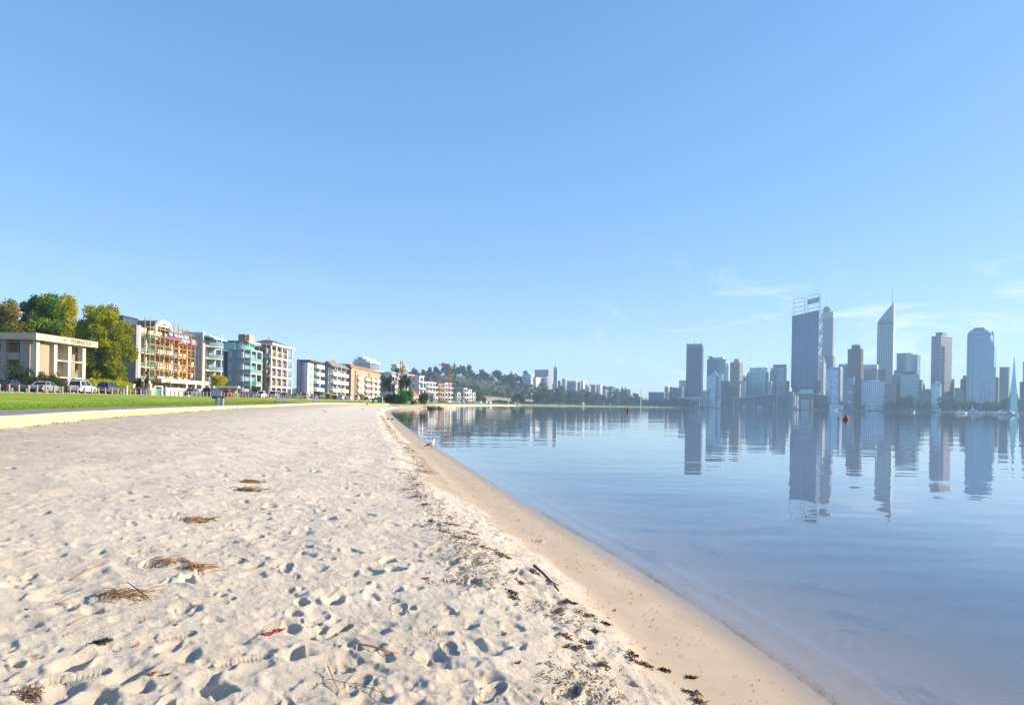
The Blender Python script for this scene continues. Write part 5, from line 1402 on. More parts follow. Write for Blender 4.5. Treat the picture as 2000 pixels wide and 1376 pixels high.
# scaffolding
n_st = 11
for i in range(n_st):
    y = 1.8 + i * (Yd - 2.4) / (n_st - 1); dense = i >= 6
    for x in (.7, 1.9): MB().tube([(x, y, 0), (x, y, Hb + (1.2 if i % 3 else 2.2) - (2.2 if dense and i > 8 else 0))], .085, 5).build('scaffold_standard', M_scaf if dense or i % 3 == 1 else M_scaft, B)
lv = [2.0 + 1.95 * k for k in range(int((Hb - 2) / 1.95) + 1)]
for k, z in enumerate(lv):
    for x in (.7, 1.9):
        MB().bar((x, 1.6, z), (x, yl(335), z), .06).build('scaffold_ledger', M_scaft if k % 2 else M_scaf, B)
        MB().bar((x, yl(333), z), (x, Yd - .4, z), .07).build('scaffold_ledger', M_scaf, B)
    for yy in (yl(338), yl(346), yl(356)): MB().bar((.7, yy, z + .9), (1.9, yy + 1.2, z + .9), .06).build('scaffold_ledger', M_scaf, B)
for k in range(0, len(lv), 2):
    z = lv[k]
    MB().box(.75, 1.85, 1.7, yl(330), z + .05, z + .12).build('scaffold_board', M_board, B)
    MB().box(.75, 1.85, yl(331), Yd - .5, z + .05, z + .12).build('scaffold_board', M_scaf, B)
for (ua, va, ub, vb) in ((310, 723, 320, 710), (310, 670, 322, 655), (338, 690, 350, 670), (338, 720, 352, 700), (340, 752, 354, 735), (292, 705, 300, 722), (292, 660, 300, 675), (345, 660, 358, 645), (355, 700, 364, 716)):
    MB().bar((2.0, yl(ua), hz(va)), (2.0, yl(ub), hz(vb)), .08).build('scaffold_brace', M_scaf, B)
# banner
zb0, zb1 = hz(649.5), hz(637)
bn = MB().box(2.05, 2.12, yl(308), yl(352), zb0 + .1, zb1 - .05).build('banner', paint('banner_navy', (.04, .05, .13), .7), B)
for s_, t_ in (('PIE', .14), ('NE', .36), ('BUILDERS', .71)):
    o = link('lettering', text_mesh('lettering', s_, 1.15, paint('banner_white', (.8, .8, .8), .7), .01), bn, (2.14, yl(308) + (yl(352) - yl(308)) * t_, (zb0 + zb1) / 2)); o.rotation_euler = (rad(90), 0, rad(90))
MB().box(2.04, 2.11, yl(306), yl(336), zb0 - .45, zb0 + .08).build('banner_strip', paint('banner_red', (.36, .08, .09), .7), B)
MB().box(2.04, 2.11, yl(337), yl(352), zb0 - .4, zb0 + .08).build('banner_strip', W_white, B)
b2 = MB().box(2.04, 2.11, yl(354), yl(367), zb0 - .8, zb1 - 1.0).build('banner', MATS['banner_red'], B)
MB().box(2.12, 2.16, yl(358), yl(362), zb0 - .6, zb0 + .5).build('banner_patch', W_white, b2)
for z0_, u_ in ((hz(705), 357), (hz(728), 357), (hz(702), 358)): MB().box(2.0, 2.06, yl(u_), yl(u_ + 3), z0_, z0_ + .8).build('notice_board', W_white, B)
MB().box(.6, 3.2, yl(288), Yd + 4.4, fl[1] - .4, fl[1] + .55).build('awning', W_cream2, B)
for u_ in (340, 358, 371, 386):
    MB().box(2.7, 3.15, yl(u_) - .3, yl(u_) + .3, 0, fl[1] - .4).build('column', W_cream2, B)
# garden wall, gate and posts in front
def fence_wall(label, u0, u1, v, x=-73.2, mat=W_cream2, posts=2):
    y0, y1 = Yu(u0, x), Yu(u1, x); h = ZV(v, u0, y0) - 2.3
    o = thing('garden_wall', label, 'wall', (x, y0, 2.3))
    MB().box(-.15, .15, 0, y1 - y0, 0, h).build('panel', mat, o); MB().box(-.22, .22, 0, y1 - y0, h, h + .1).build('coping', mat, o)
    for i in range(posts): yy = (y1 - y0) * i / max(1, posts - 1); MB().box(-.28, .3, yy - .25, yy + .25, 0, h + .25).build('post', mat, o)
    return o
fence_wall('long cream garden wall below the scaffolding', 322, 392, 757.5, posts=4)
fence_wall('short cream garden wall panel left of the green gate', 288, 296, 759)
o = thing('driveway_gate', 'green gate panel in a cream frame before the scaffolded block', 'gate', (-73.2, Yu(300, -73.2), 2.3))
gl_ = Yu(316, -73.2) - Yu(300, -73.2)
MB().box(-.08, .08, .3, gl_ - .3, .1, 1.5).build('gate_leaf', GL_green, o)
for y in (.12, gl_ - .12): MB().box(-.2, .2, y - .2, y + .2, 0, 1.85).build('post', W_cream2, o)
MB().box(-.18, .18, 0, gl_, 1.85, 2.05).build('lintel', W_cream2, o)
for u_, h, lab in ((258, 2.0, 'cream gate post left of the dark hatchback'), (291, 2.2, 'cream gate post with a white ball lamp right of the dark hatchback'), (176, 1.9, 'stone gate post with a white figure behind the white car')):
    o = thing('gate_post', lab, 'post', (-73.0, Yu(u_, -73.0), 2.3))
    MB().box(-.35, .35, -.35, .35, 0, h).build('shaft', W_cream, o); MB().box(-.42, .42, -.42, .42, h, h + .12).build('cap', W_cream2, o)
    if u_ > 280 or u_ < 200: MB().loft([[(r * math.cos(a * math.pi / 5), r * math.sin(a * math.pi / 5), h + .12 + z) for a in range(10)] for z, r in ((0, .1), (.15, .24), (.32, .27), (.5, .2), (.6, .05))]).build('ball_lamp', W_white, o)

# ---- cream block with round balconies
B, Y0, hz, yl, wl = apt('tall cream building with curved white balconies and a curved roof', 393)
Yd = yl(420); Hb = hz(655)
MB().box(-11, 0, 0, Yd, 0, Hb).build('core', paint('render_stone', (.42, .38, .34), .85, .05, .3), B)
MB().box(-.2, .25, -.05, 1.1, 0, hz(648)).build('corner_post', W_cream2, B)
zl = [hz(v) for v in (747, 722, 698, 674)]
for k, z in enumerate(zl):
    arcb = [(.1, 1.1)] + [(3.6 * math.sin(a * math.pi / 10), 1.1 + (Yd - 1.3) * a / 10) for a in range(1, 10)] + [(.1, Yd - .2)]
    s = MB().prism(arcb, z - .25, z).build('balcony_slab', W_cream2, B)
    a2 = [(x + .02, y) for x, y in arcb[1:-1]]; m = MB()
    for p, q in zip(a2[:-1], a2[1:]): m.quad((*p, z), (*q, z), (*q, z + 1.0), (*p, z + 1.0)); m.quad((p[0] - .04, p[1], z), (p[0] - .04, p[1], z + 1.0), (q[0] - .04, q[1], z + 1.0), (q[0] - .04, q[1], z))
    m.build('balustrade', GL_bal, B)
    window(B, .02, Yd * .32, z + 1.35, 2.6, 2.3, gl=GL_win, mull=1); window(B, .02, Yd * .75, z + 1.35, 2.0, 2.3, gl=GL_green, mull=1)
    MB().tube([(3.2, Yd * .55, z), (3.2, Yd * .55, z + 3.2)], .14, 6).build('column', W_white, B)
MB().box(-8, 1.4, 1, Yd - .4, Hb - .1, Hb + .1).build('roof_slab', W_cream2, B)
MB().loft([[(x_, .3, z_), (x_, Yd + .4, z_), (x_, Yd + .4, z_ - .35), (x_, .3, z_ - .35)] for x_, z_ in [(-9 + 12 * i / 10, hz(649) - .3 - 1.2 * (.2 * i - 1.1) ** 2) for i in range(11)]]).build('curved_roof', paint('roof_pale_metal', (.62, .62, .6), .5), B)
MB().box(-6, -.1, .8, Yd - .8, Hb, Hb + 1.0).build('attic', GL_turq, B)
for u_, va, vb in ((383.5, 676, 695), (383.5, 702, 719), (383.5, 728, 737)): window(B, wl(u_ - 393), -.01, (hz(va) + hz(vb)) / 2, wl(6.5), hz(va) - hz(vb), 'y', gl=GL_turq, mull=0)

# ---- grey-blue apartments with turquoise glass balconies
B, Y0, hz, yl, wl = apt('grey-blue apartments with turquoise glass balconies and a rooftop pergola', 479)
Yd = yl(502); Hb = hz(682)
MB().box(wl(-36), -.6, 0, Yd, 0, Hb).build('core', W_bluegrey, B)
MB().box(wl(-45), wl(-36), 2.5, Yd, 0, Hb - .5).build('dark_recess', W_greyd, B)
MB().box(wl(-67), wl(-45), .6, Yd, 0, Hb - .4).build('side_wing', W_bluegrey, B)
MB().box(-8.6, -.9, .8, Yd - .5, Hb, hz(668)).build('penthouse', GL_turq, B)
MB().box(wl(-60), .9, -.3, Yd * .6, hz(667), hz(665)).build('pergola_roof', W_bluegrey, B)
MB().box(.3, .95, -.35, Yd, hz(668), hz(665.4)).build('pergola_edge', W_white, B)
for u_ in (456.5, 468, 472, 484): MB().box(wl(min(0, u_ - 479)) - .12, wl(min(0, u_ - 479)) + .12, -.1 if u_ < 480 else yl(u_), .15 if u_ < 480 else yl(u_) + .3, Hb, hz(667)).build('pergola_post', W_white, B)
MB().box(wl(-24), wl(-10), 3, 7, hz(664), hz(650.5)).build('lift_tower', W_brickb, B)
MB().box(wl(-10), wl(-3), 3.4, 7, hz(664), hz(651)).build('lift_tower_side', W_brick, B)
for v in (682.5, 705.5, 728, 751):
    z = hz(v)
    s = MB().box(-.6, 1.5, .4, Yd + .1, z - .28, z + .12).build('balcony_slab', paint('slab_mint', (.55, .72, .66), .7), B)
    if v > 690: rail(B, -.6, 1.5, .45, Yd, z + .12, 1.1, glassy=GL_turq)
    if v > 690: window(B, -.58, Yd * .3, z + 1.6, 3.6, 2.5, gl=GL_turq, mull=1); window(B, -.58, Yd * .76, z + 1.6, 3.2, 2.5, gl=GL_turq, mull=1)
for y in (.5, Yd * .52, Yd): MB().box(1.1, 1.45, y - .18, y + .18, 0, hz(682)).build('column', W_white, B)
for v0, v1 in ((687, 699), (711, 722), (733, 745), (756, 768)):
    zc = (hz(v0) + hz(v1)) / 2; hh = hz(v0) - hz(v1)
    MB().box(wl(-9.5), wl(-4.5), -.3, -.02, hz(v1), hz(v0)).build('white_panel', W_white, B)
    for u_, w_ in ((448.5, 3.4), (465.5, 3.6)): window(B, wl(u_ - 479), -.01, zc, wl(w_), hh, 'y', gl=GL_green, mull=0)
    window(B, wl(430 - 479), .59, zc, wl(7), hh * .7, 'y', gl=GL_win, mull=1)
    window(B, wl(421 - 479), .59, zc, wl(3), hh * .8, 'y', gl=GL_turq, mull=0)

# ---- brick block with a white frame and dark hipped roof
B, Y0, hz, yl, wl = apt('brick block behind a white grid frame with a dark hipped roof', 528)
Yd = yl(569); Hb = hz(673)
MB().box(-14, -2.2, .8, Yd, 0, Hb - .5).build('core', W_brickb, B)
MB().box(wl(-13), -.3, .1, .8, hz(753), hz(733)).build('brick_wing', W_brick, B)
window(B, wl(-7), .08, hz(742), wl(9), hz(737) - hz(747), 'y', mull=1)
MB().box(wl(-30), .7, -.6, Yd + 1.6, Hb, hz(669)).build('roof_fascia', W_white, B)
ap = hz(661) ; e = hz(669)
MB().loft([[(wl(-31), -1, e), (.4, -1, e), (.4, Yd + 1, e), (wl(-31), Yd + 1, e)], [(wl(-25), 5, ap), (wl(-14), 5, ap), (wl(-14), Yd * .5, ap), (wl(-25), Yd * .5, ap)]]).build('hipped_roof', R_dark, B)
MB().box(wl(-19), wl(-16), 5.5, 7, ap - .2, ap + .9).build('chimney', W_tan, B); MB().tube([(wl(-15), 4, e + 1), (wl(-15), 4, ap + .4)], .12, 5).build('vent_pipe', W_white, B)
bl = [hz(v) for v in (753, 733.5, 714.5, 695.5)]
cl_ = [0.15, yl(538.5), yl(549), yl(559.5), Yd]
for y in cl_: MB().box(-.35, .1, y - .28, y + .28, 0, Hb).build('column', W_white, B)
for k, z in enumerate(bl):
    for y0, y1 in zip(cl_[:-1], cl_[1:]):
        MB().box(-2.2, .04, y0 + .28, y1 - .28, z - .55, z).build('balcony_slab', W_white, B)
        rail(B, -2.2, -.02, y0 + .3, y1 - .3, z, 1.0, M_rail)
        window(B, -2.18, (y0 + y1) / 2 + .4, z + 1.25, (y1 - y0) * .5, 2.2, mull=1)
        MB().box(-2.18, -1.7, y0 + .3, y0 + 1.2, z, z + 2.7).build('brick_pier', W_brick, B)
for y0, y1 in zip(cl_[:-1], cl_[1:]): window(B, -2.18, (y0 + y1) / 2, 1.6, (y1 - y0) * .7, 2.4, mull=2)
for v in (695.5, 714.5, 733):   # corner balconies on the camera side
    z = hz(v); x0 = wl(-23) if v < 700 else wl(-7)
    MB().box(x0, -.35, -.35, .78, z - .35, z).build('balcony_slab', W_white, B)
    MB().box(x0, -.4, -.33, -.28, z, z + 1).build('balustrade', GL_bal, B)
for v in (684, 704, 724): window(B, wl(-18), .78, hz(v), wl(6), 2.0, 'y'); window(B, wl(-5), .78, hz(v), wl(4), 2.2, 'y')
for x in (wl(-23), wl(-9)): MB().box(x - .14, x + .14, -.35, -.1, hz(695), Hb).build('column', W_white, B)
MB().box(wl(-12), -.4, -.5, .1, .2, hz(753)).build('ground_wall', W_grey, B)

# ---- white flats with boxy balconies
B, Y0, hz, yl, wl = apt('white four-storey flats with boxy white balconies and flat dark roof', 600)
Yd = yl(627); Hb = hz(706)
MB().box(wl(-12), -1.4, 0, Yd, 0, Hb).build('core', W_lilac, B)  # white building's camera side: shade coloured in with lilac and dark grey renders
MB().box(wl(-16.5), wl(-12.5), 3, Yd, 0, Hb + .2).build('dark_recess', W_greyd, B); MB().box(wl(-23), wl(-17), 2, Yd, 0, Hb + 1).build('side_wing', W_lilac, B); MB().box(wl(-28), wl(-23), 4, Yd, 0, Hb + 1.2).build('side_wing_dark', W_greyd, B)
MB().box(-1.4, 0, -.02, yl(611), 0, Hb).build('front_wall', W_white, B)
MB().box(-1.4, -1.0, yl(611), Yd, 0, Hb).build('recess_wall', W_greyd, B)
MB().box(wl(-15), 1.1, -.5, Yd + .5, Hb, Hb + .75).build('roof', R_dark, B)
for v in (719, 735, 751, 767): window(B, .01, yl(605.8), hz(v - 1), 2.3, 1.9, gl=glass('window_green_grey', (.22, .27, .2), .2, .3), mull=1)
for v0, v1 in ((708.5, 716.5), (724.5, 731.5), (740, 747), (756, 763)):
    MB().box(-1.0, 1.3, yl(613), Yd, hz(v1), hz(v1) + .25).build('balcony_slab', W_white, B)
    MB().box(1.2, 1.35, yl(612.6), Yd + .05, hz(v1), hz(v0)).build('balcony_front', W_white, B)
    MB().box(-1.0, 1.2, yl(612.6), yl(612.6) + .15, hz(v1), hz(v0)).build('balcony_end', W_white, B)
    if v0 > 720: window(B, -.98, yl(620), hz(v0) + .9, 8, 1.5, gl=GL_green if v0 > 735 and v0 < 750 else GL_win, mull=3)

# ---- cream-grey flats under a broken grey roof
B, Y0, hz, yl, wl = apt('grey and cream flats under a grey gabled roof, next to the orange brick block', 645)
Yd = yl(678); Hb = hz(715)
MB().box(wl(-19), -1.2, 0, Yd, 1.8, Hb).build('core', W_grey, B)
for y in (1, 10, 20, Yd - 1):
    for x in (-2, wl(-17)): MB().box(x - .3, x + .3, y - .3, y + .3, 0, 1.8).build('stilt', W_grey, B)
m = MB(); e = Hb; r1 = hz(702); xw = wl(-20)
m.loft([[(xw, -1, e), (1.2, -1, e), (xw * .35, -1, r1 - .6)], [(xw, yl(658), e), (1.2, yl(658), e), (xw * .35, yl(658), r1 + .6)]]); m.build('gabled_roof', R_grey, B)
MB().loft([[(xw, yl(660), e), (1.0, yl(660), e), (xw * .35, yl(660), hz(709) + 1.2)], [(xw, Yd + 1, e), (1.0, Yd + 1, e), (xw * .35, Yd + 1, hz(711) + 1.4)]]).build('gabled_roof', R_grey, B)
for k, v in enumerate((732, 748, 764)):
    z = hz(v)
    for a_, b_, c_ in ((647, 654, W_cream2), (654.5, 662, W_white), (664, 677, W_cream2)):
        MB().box(-1.2, .9, yl(a_), yl(b_), z - .25, z).build('balcony_slab', W_cream2, B)
        MB().box(.8, .95, yl(a_), yl(b_), z, z + 1.5).build('balcony_front', c_, B)
        window(B, -1.18, (yl(a_) + yl(b_)) / 2, z + 2.0, (yl(b_) - yl(a_)) * .65, 2.2, gl=GL_win, mull=1)
    window(B, wl(-2.2), -.01, z + 2.2, 1.0, 3.2, 'y', gl=W_cream2, mull=0)
for u_ in (654, 662.5, 671.5): MB().box(.5, .85, yl(u_) - .25, yl(u_) + .25, 1.8, Hb).build('column', W_cream2, B)

# ---- orange brick block with a red roof
B, Y0, hz, yl, wl = apt('long orange brick apartment block with red tiled roof and white balconies', 684)
Yd = yl(740); Hb = hz(721)
MB().box(-13, 0, 0, Yd, 0, Hb).build('core', W_brick, B)
MB().box(-13, .25, -.25, -.02, 0, Hb).build('side_wall', W_brickb, B)  # same orange brick, darkened in colour for the side in shade
MB().box(-.02, .5, -.3, Yd + .4, Hb, Hb + .55).build('gutter', W_white, B)
for a_, b_ in ((-.4, yl(703)), (yl(703) + .5, yl(722)), (yl(722), Yd + .4)):
    MB().loft([[(-13.5, a_, Hb), (.8, a_, Hb + .5), (-.6, a_, Hb + 2.7), (-12, a_, Hb + 3.1)], [(-13.5, b_, Hb), (.8, b_, Hb + .5), (-.6, b_, Hb + 2.7), (-12, b_, Hb + 3.1)]]).build('tiled_roof', R_red, B)
zs_ = [hz(v) for v in (764, 752, 740.5, 729)]
zs_ = [Hb * t for t in (.06, .27, .48, .69)]
for k, z in enumerate(zs_):
    z += .4
    for a_, b_, w_ in ((694, 701, W_white), (710, 718.5, W_white), (721, 728, W_white), (730, 737, W_white)):
        MB().box(.02, 1.4, yl(a_), yl(b_), z - .2, z).build('balcony_slab', W_white, B)
        MB().box(1.3, 1.42, yl(a_), yl(b_), z, z + 1.3).build('balcony_front', w_, B)
        MB().box(.02, 1.3, yl(a_), yl(a_) + .12, z, z + 1.3).build('balcony_end', W_white, B)
        window(B, .03, (yl(a_) + yl(b_)) / 2, z + 1.7, (yl(b_) - yl(a_)) * .5, 2.0, gl=GL_win, mull=1)
    for u_, w_ in ((688, 1.6), (691.5, .8), (704.5, 1.5), (739, 1.4)): window(B, .03, yl(u_), z + 1.7, w_, 1.5, gl=GL_bal, mull=0)
for u_ in (692.5, 706.5, 719.5): MB().box(.02, .5, yl(u_) - .9, yl(u_) + .9, 0, Hb).build('stair_bay', W_brickb if u_ != 706.5 else W_white, B)

# ---- white tiered tower behind, and blocks round the tree
def tiered(label, u, Y, tiers, mat, gl):
    o = thing('apartment_tower', label, 'building', (UX(u, Y), Y, 2)); k = Y / F
    for i, (a_, b_, v0, v1) in enumerate(tiers):
        z0_, z1_ = ZV(v1, u, Y) - 2, ZV(v0, u, Y) - 2; x0, x1 = (a_ - u) * k, (b_ - u) * k; c = min(3.0, (x1 - x0) * .2)
        poly = lambda e_: [(x0 + c, -e_), (x1 - c, -e_), (x1 + e_, c), (x1 + e_, 16), (x0 - e_, 16), (x0 - e_, c)]
        MB().prism(poly(0), max(0, z0_), z1_).build('storey', gl if i % 2 else mat, o)
        n = max(1, int((z1_ - z0_) / 3.1))
        for j in range(n): zz_ = z0_ + (z1_ - z0_) * (j + 1) / n; MB().prism(poly(.8), zz_ - 1.1, zz_).build('balcony_slab', mat, o)
    return o
tiered('white tiered tower with rounded corners rising behind the orange brick block', 712, 435, [(688, 738, 722, 776), (687, 730, 706, 722), (690, 722, 701, 706), (698, 710, 697, 701)], W_white, GL_bal)
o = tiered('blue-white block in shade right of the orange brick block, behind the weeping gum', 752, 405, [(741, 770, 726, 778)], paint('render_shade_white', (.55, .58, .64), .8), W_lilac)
for i in range(4):
    for j in range(4): window(o, -2.6 + i * 2.6, -.02, 3 + j * 4, 1.3, 1.6, 'y', mull=0)
tiered('cream terraced apartments on the slope above the weeping gum', 770, 520, [(756, 802, 730, 776), (762, 790, 718, 730), (764, 776, 711, 718)], W_cream2, GL_bal)

def shore_block(label, u0, um, u1, vt, Y, core, slab, gam=24, floors=4, name='apartment_building', win=None):
    (bx, by), rz = basis(um, Y, gam); k = Y / F
    w = (um - u0) * k / math.cos(rad(gam)); d = (u1 - um) * k / math.sin(rad(gam)); H = ZV(vt, um, Y) - 2
    o = thing(name, label, 'building', (bx, by, 2), rz)
    MB().box(-w, 0, 0, d, 0, H).build('wall', core, o); MB().box(-w - .3, .5, -.3, d + .3, H, H + .4).build('roof', slab, o)
    fh = H / floors
    for j in range(floors):
        z = j * fh
        if j: MB().box(.02, 1.7, .5, d - .5, z - .2, z).build('balcony_slab', slab, o); MB().box(1.6, 1.72, .5, d - .5, z, z + .8).build('balcony_front', slab, o)
        n = max(1, int(d / 4.5))
        for i in range(n): window(o, .02, d * (i + .5) / n, z + fh * .5, d / n * .6, fh * .6, 'x', gl=win or GL_win, mull=1)
        n = max(1, int(w / 4))
        for i in range(n): window(o, -w * (i + .5) / n, -.02, z + fh * .5, min(1.7, w / n * .5), fh * .45, 'y', mull=0)
    return o
shore_block('pale grey apartment block with a dark stair recess behind the point', 797, 818, 827, 734, 400, W_lilac, W_white, floors=4)
shore_block('white balconied apartments right of the pale grey block', 827, 831, 851, 746, 430, W_grey, W_white, floors=4)
shore_block('brown timber and orange balcony block left of the orange crane', 850, 855, 865, 749, 455, W_brickb, W_tan, floors=4)
shore_block('white zig-zag balcony apartments under the orange crane', 864, 868, 881, 748, 480, W_lilac, W_white, floors=4)
o = shore_block('low blue-grey house at the water right of the grey shrub', 838, 846, 850, 771, 330, W_bluegrey, W_white, floors=2, name='house')
shore_block('small cream house with one square window near the far lawn', 889, 893, 899, 766, 500, W_cream2, R_grey, floors=2, name='house')
shore_block('grey row of houses behind the small cream house', 884, 905, 912, 758, 540, W_bluegrey, W_white, floors=3, name='house')
shore_block('white and green-tinted house right of the grey row', 905, 915, 921, 760, 560, W_white, R_grey, floors=3, name='house', win=GL_turq)
shore_block('little white house near the left end of the bridge', 920, 924, 928, 766, 570, W_white, R_grey, floors=2, name='house')
o = thing('red_roofed_house', 'low house with a red tiled gable behind the big green shrub', 'house', (UX(795, 270), 270, 2), -.3)
MB().box(-2.6, 2.6, 0, 6, 0, 2.6).build('wall', W_white, o)
MB().loft([[(-3.0, y, 2.6), (3.0, y, 2.6), (0, y, 4.9)] for y in (-.4, 6.4)]).build('roof', R_red, o); window(o, 1.3, -.02, 1.4, 1.0, 1.0, 'y')
for u_, s in ((801, 2.4),): MB().loft([[(u_ - 799 + x, y, z) for x, z in ((-1.2, 2.4), (1.2, 2.4), (0, 3.9))] for y in (-1.4, 3)]).build('dormer_roof', R_red, o)

# ---- cranes
def crane(label, u, Y, vt, jib_u, jib_v, mast=None):
    k = Y / F; o = thing('tower_crane', label, 'crane', (UX(u, Y), Y, 2)); H = ZV(vt, u, Y) - 2
    mt = paint('crane_orange', (.62, .24, .03), .6)
    m = MB(); s = .75
    for x in (-s, s):
        for y in (-s, s): m.box(x - .14, x + .14, y - .14, y + .14, 0, H)
    n = int(H / 1.6)
    for i in range(n):
        z0_, z1_ = H * i / n, H * (i + 1) / n
        m.bar((-s, -s, z0_), (s, -s, z1_), .1); m.bar((s, -s, z0_), (s, s, z1_), .1); m.bar((s, s, z0_), (-s, s, z1_), .1); m.bar((-s, s, z0_), (-s, -s, z1_), .1)
    m.build('mast', mt, o)
    if jib_u:
        m = MB(); L = (jib_u - u) * k; zj = H + .8; zt_ = ZV(jib_v, u, Y) - 2
        pj = lambda t, dz=0, dy=0: (L * t, dy, zj + (zt_ - zj) * t + dz)
        for dz, dy in ((0, -.5), (0, .5), (1.1, 0)): m.bar(pj(0, dz, dy), pj(1, dz * .4, dy), .12)
        for i in range(14): t = i / 14; m.bar(pj(t, 0, -.5), pj(t + .035, 1.0, 0), .07); m.bar(pj(t + .035, 1.0, 0), pj(t + .07, 0, .5), .07)
        m.build('jib', mt, o)
        m = MB(); m.bar((0, 0, zj), (-L * .25, 0, zj), .2); m.build('counter_jib', mt, o)
        MB().box(min(-L * .27, -L * .2), max(-L * .27, -L * .2), -.7, .7, zj - 1.8, zj).build('counterweight', C_grey, o)
        MB().tube([(0, 0, zj), (0, 0, zj + 4)], .25, 5, .1).build('mast_head', C_pale, o)
        MB().box(.3, 1.9, -1.9, -.3, zj - 1.5, zj + .3).build('cab', C_pale, o)
crane('orange tower crane with a pale lattice jib before the wooded hill', 877, 478, 718, 854, 712)
crane('short orange crane mast rising behind the weeping gum', 783, 440, 705, None, None)
# ================================================================== STREET FURNITURE
M_post = paint('bollard_timber', (.40, .31, .19), .85, .2, 3)
bm = MB(); bm.box(-.075, .075, -.075, .075, -.1, .82); bm.loft([[(-.085, -.085, .82), (.085, -.085, .82), (.085, .085, .82), (-.085, .085, .82)], [(-.085, -.085, .86), (.085, -.085, .86), (.085, .085, .86), (-.085, .085, .86)], [(-.02, -.02, .92), (.02, -.02, .92), (.02, .02, .92), (-.02, .02, .92)]])
bme = bm.mesh('bollard', M_post)
y = 66.5; i = 0
while y < 168:
    ord_ = ['first', 'second', 'third', 'fourth', 'fifth', 'sixth', 'seventh', 'eighth', 'ninth', 'tenth', 'eleventh', 'twelfth', 'thirteenth', 'fourteenth', 'fifteenth', 'sixteenth', 'seventeenth', 'eighteenth', 'nineteenth', 'twentieth', 'twenty-first', 'twenty-second', 'twenty-third', 'twenty-fourth', 'twenty-fifth', 'twenty-sixth', 'twenty-seventh', 'twenty-eighth', 'twenty-ninth', 'thirtieth']
    pil = 88.0
    if y < pil: kk = int((pil - y) / 1.36); where = 'left of the fat silver-blue pillar'
    elif y < 127: kk = int((y - pil) / 1.36); where = 'right of the fat silver-blue pillar'
    else: kk = int((y - 127) / 1.36); where = 'right of the pale yellow bin'
    o = link('bollard', bme, None, (XB + .35 + random.uniform(-.04, .04), y, 2.17)); o.rotation_euler = (random.uniform(-.03, .03), random.uniform(-.03, .03), random.uniform(-.1, .1))
    tag(o, 'square timber bollard, %s to the %s' % (ord_[min(kk, 29)], where), 'bollard', 'timber bollards between the lawn and the street')
    y += 1.36; i += 1

def box_post(name, label, cat, u, Y, z, parts):
    o = thing(name, label, cat, at(u, Y, z))
    for nm, f, m in parts: f.build(nm, m, o)
    return o
M_sil = paint('metal_silver_blue', (.40, .42, .52), .4, metal=.3)
box_post('pillar', 'fat silver-blue pillar standing at the lawn edge right of the grey wagon', 'pillar', 247, 88, 2.15, [('shaft', MB().cyl(0, 0, 0, 1.28, .19, 18), M_sil), ('cap', MB().cyl(0, 0, 1.28, 1.36, .22, 18), C_pale)])
# park furniture on the lawn
Ys = 62
def lz(x, y):
    wx = float(np.interp(y, [p[1] for p in la[:-8]], [p[0] for p in la[:-8]])); t = min(1, max(0, (x - wx) / (XB - wx)))
    s = t * t * (3 - 2 * t); return wall_top(y) + .025 + (2.2 - wall_top(y) - .03) * (.35 * t + .65 * s)
M_galv = paint('metal_galvanised', (.36, .38, .42), .5, metal=.4)
def on_lawn(u, Y): x = UX(u, Y); return (x, Y, lz(x, Y))
o = thing('sign_board', 'grey information board on two stout posts near the path', 'sign', on_lawn(424, 66))
for x in (-.05, .45): MB().box(x - .13, x + .13, -.05, .05, 0, .72).build('leg', M_galv, o)
MB().box(-.45, .5, -.08, .0, .95, 1.5).build('panel', paint('sign_grey', (.45, .47, .53), .6), o); MB().box(-.5, .1, -.12, .12, .68, .95).build('shelf', M_rail, o)
o = thing('drinking_fountain', 'small grey drinking fountain beside the information board', 'fountain', on_lawn(434.5, 60))
MB().box(-.11, .11, -.11, .11, 0, .8).build('pedestal', M_galv, o); MB().loft([[(r * math.cos(a * math.pi / 6), r * math.sin(a * math.pi / 6), z) for a in range(12)] for z, r in ((.72, .12), (.85, .42), (.92, .45), (.93, .3))]).build('basin', M_rail, o); MB().tube([(.1, 0, .9), (.1, 0, 1.1), (.22, 0, 1.12)], .03, 6).build('spout', M_sil, o)
for u_, Y_, lab in ((547, 104, 'grey park bench on the lawn before the dark sedan'), (617, 150, 'greenish park bench on the lawn before the pale sedan'), (676, 160, 'far grey bench on the lawn before the white cars')):
    o = thing('park_bench', lab, 'bench', on_lawn(u_, Y_), .4)
    MB().box(-.85, .85, -.25, .25, .42, .48).build('seat', M_galv, o); MB().loft([[(-.85, .22, .55), (.85, .22, .55), (.85, .27, .55), (-.85, .27, .55)], [(-.85, .32, .95), (.85, .32, .95), (.85, .37, .95), (-.85, .37, .95)]]).build('backrest', M_galv, o)
    for x in (-.7, .7): MB().box(x - .05, x + .05, -.2, .2, 0, .42).build('leg', M_rail, o)
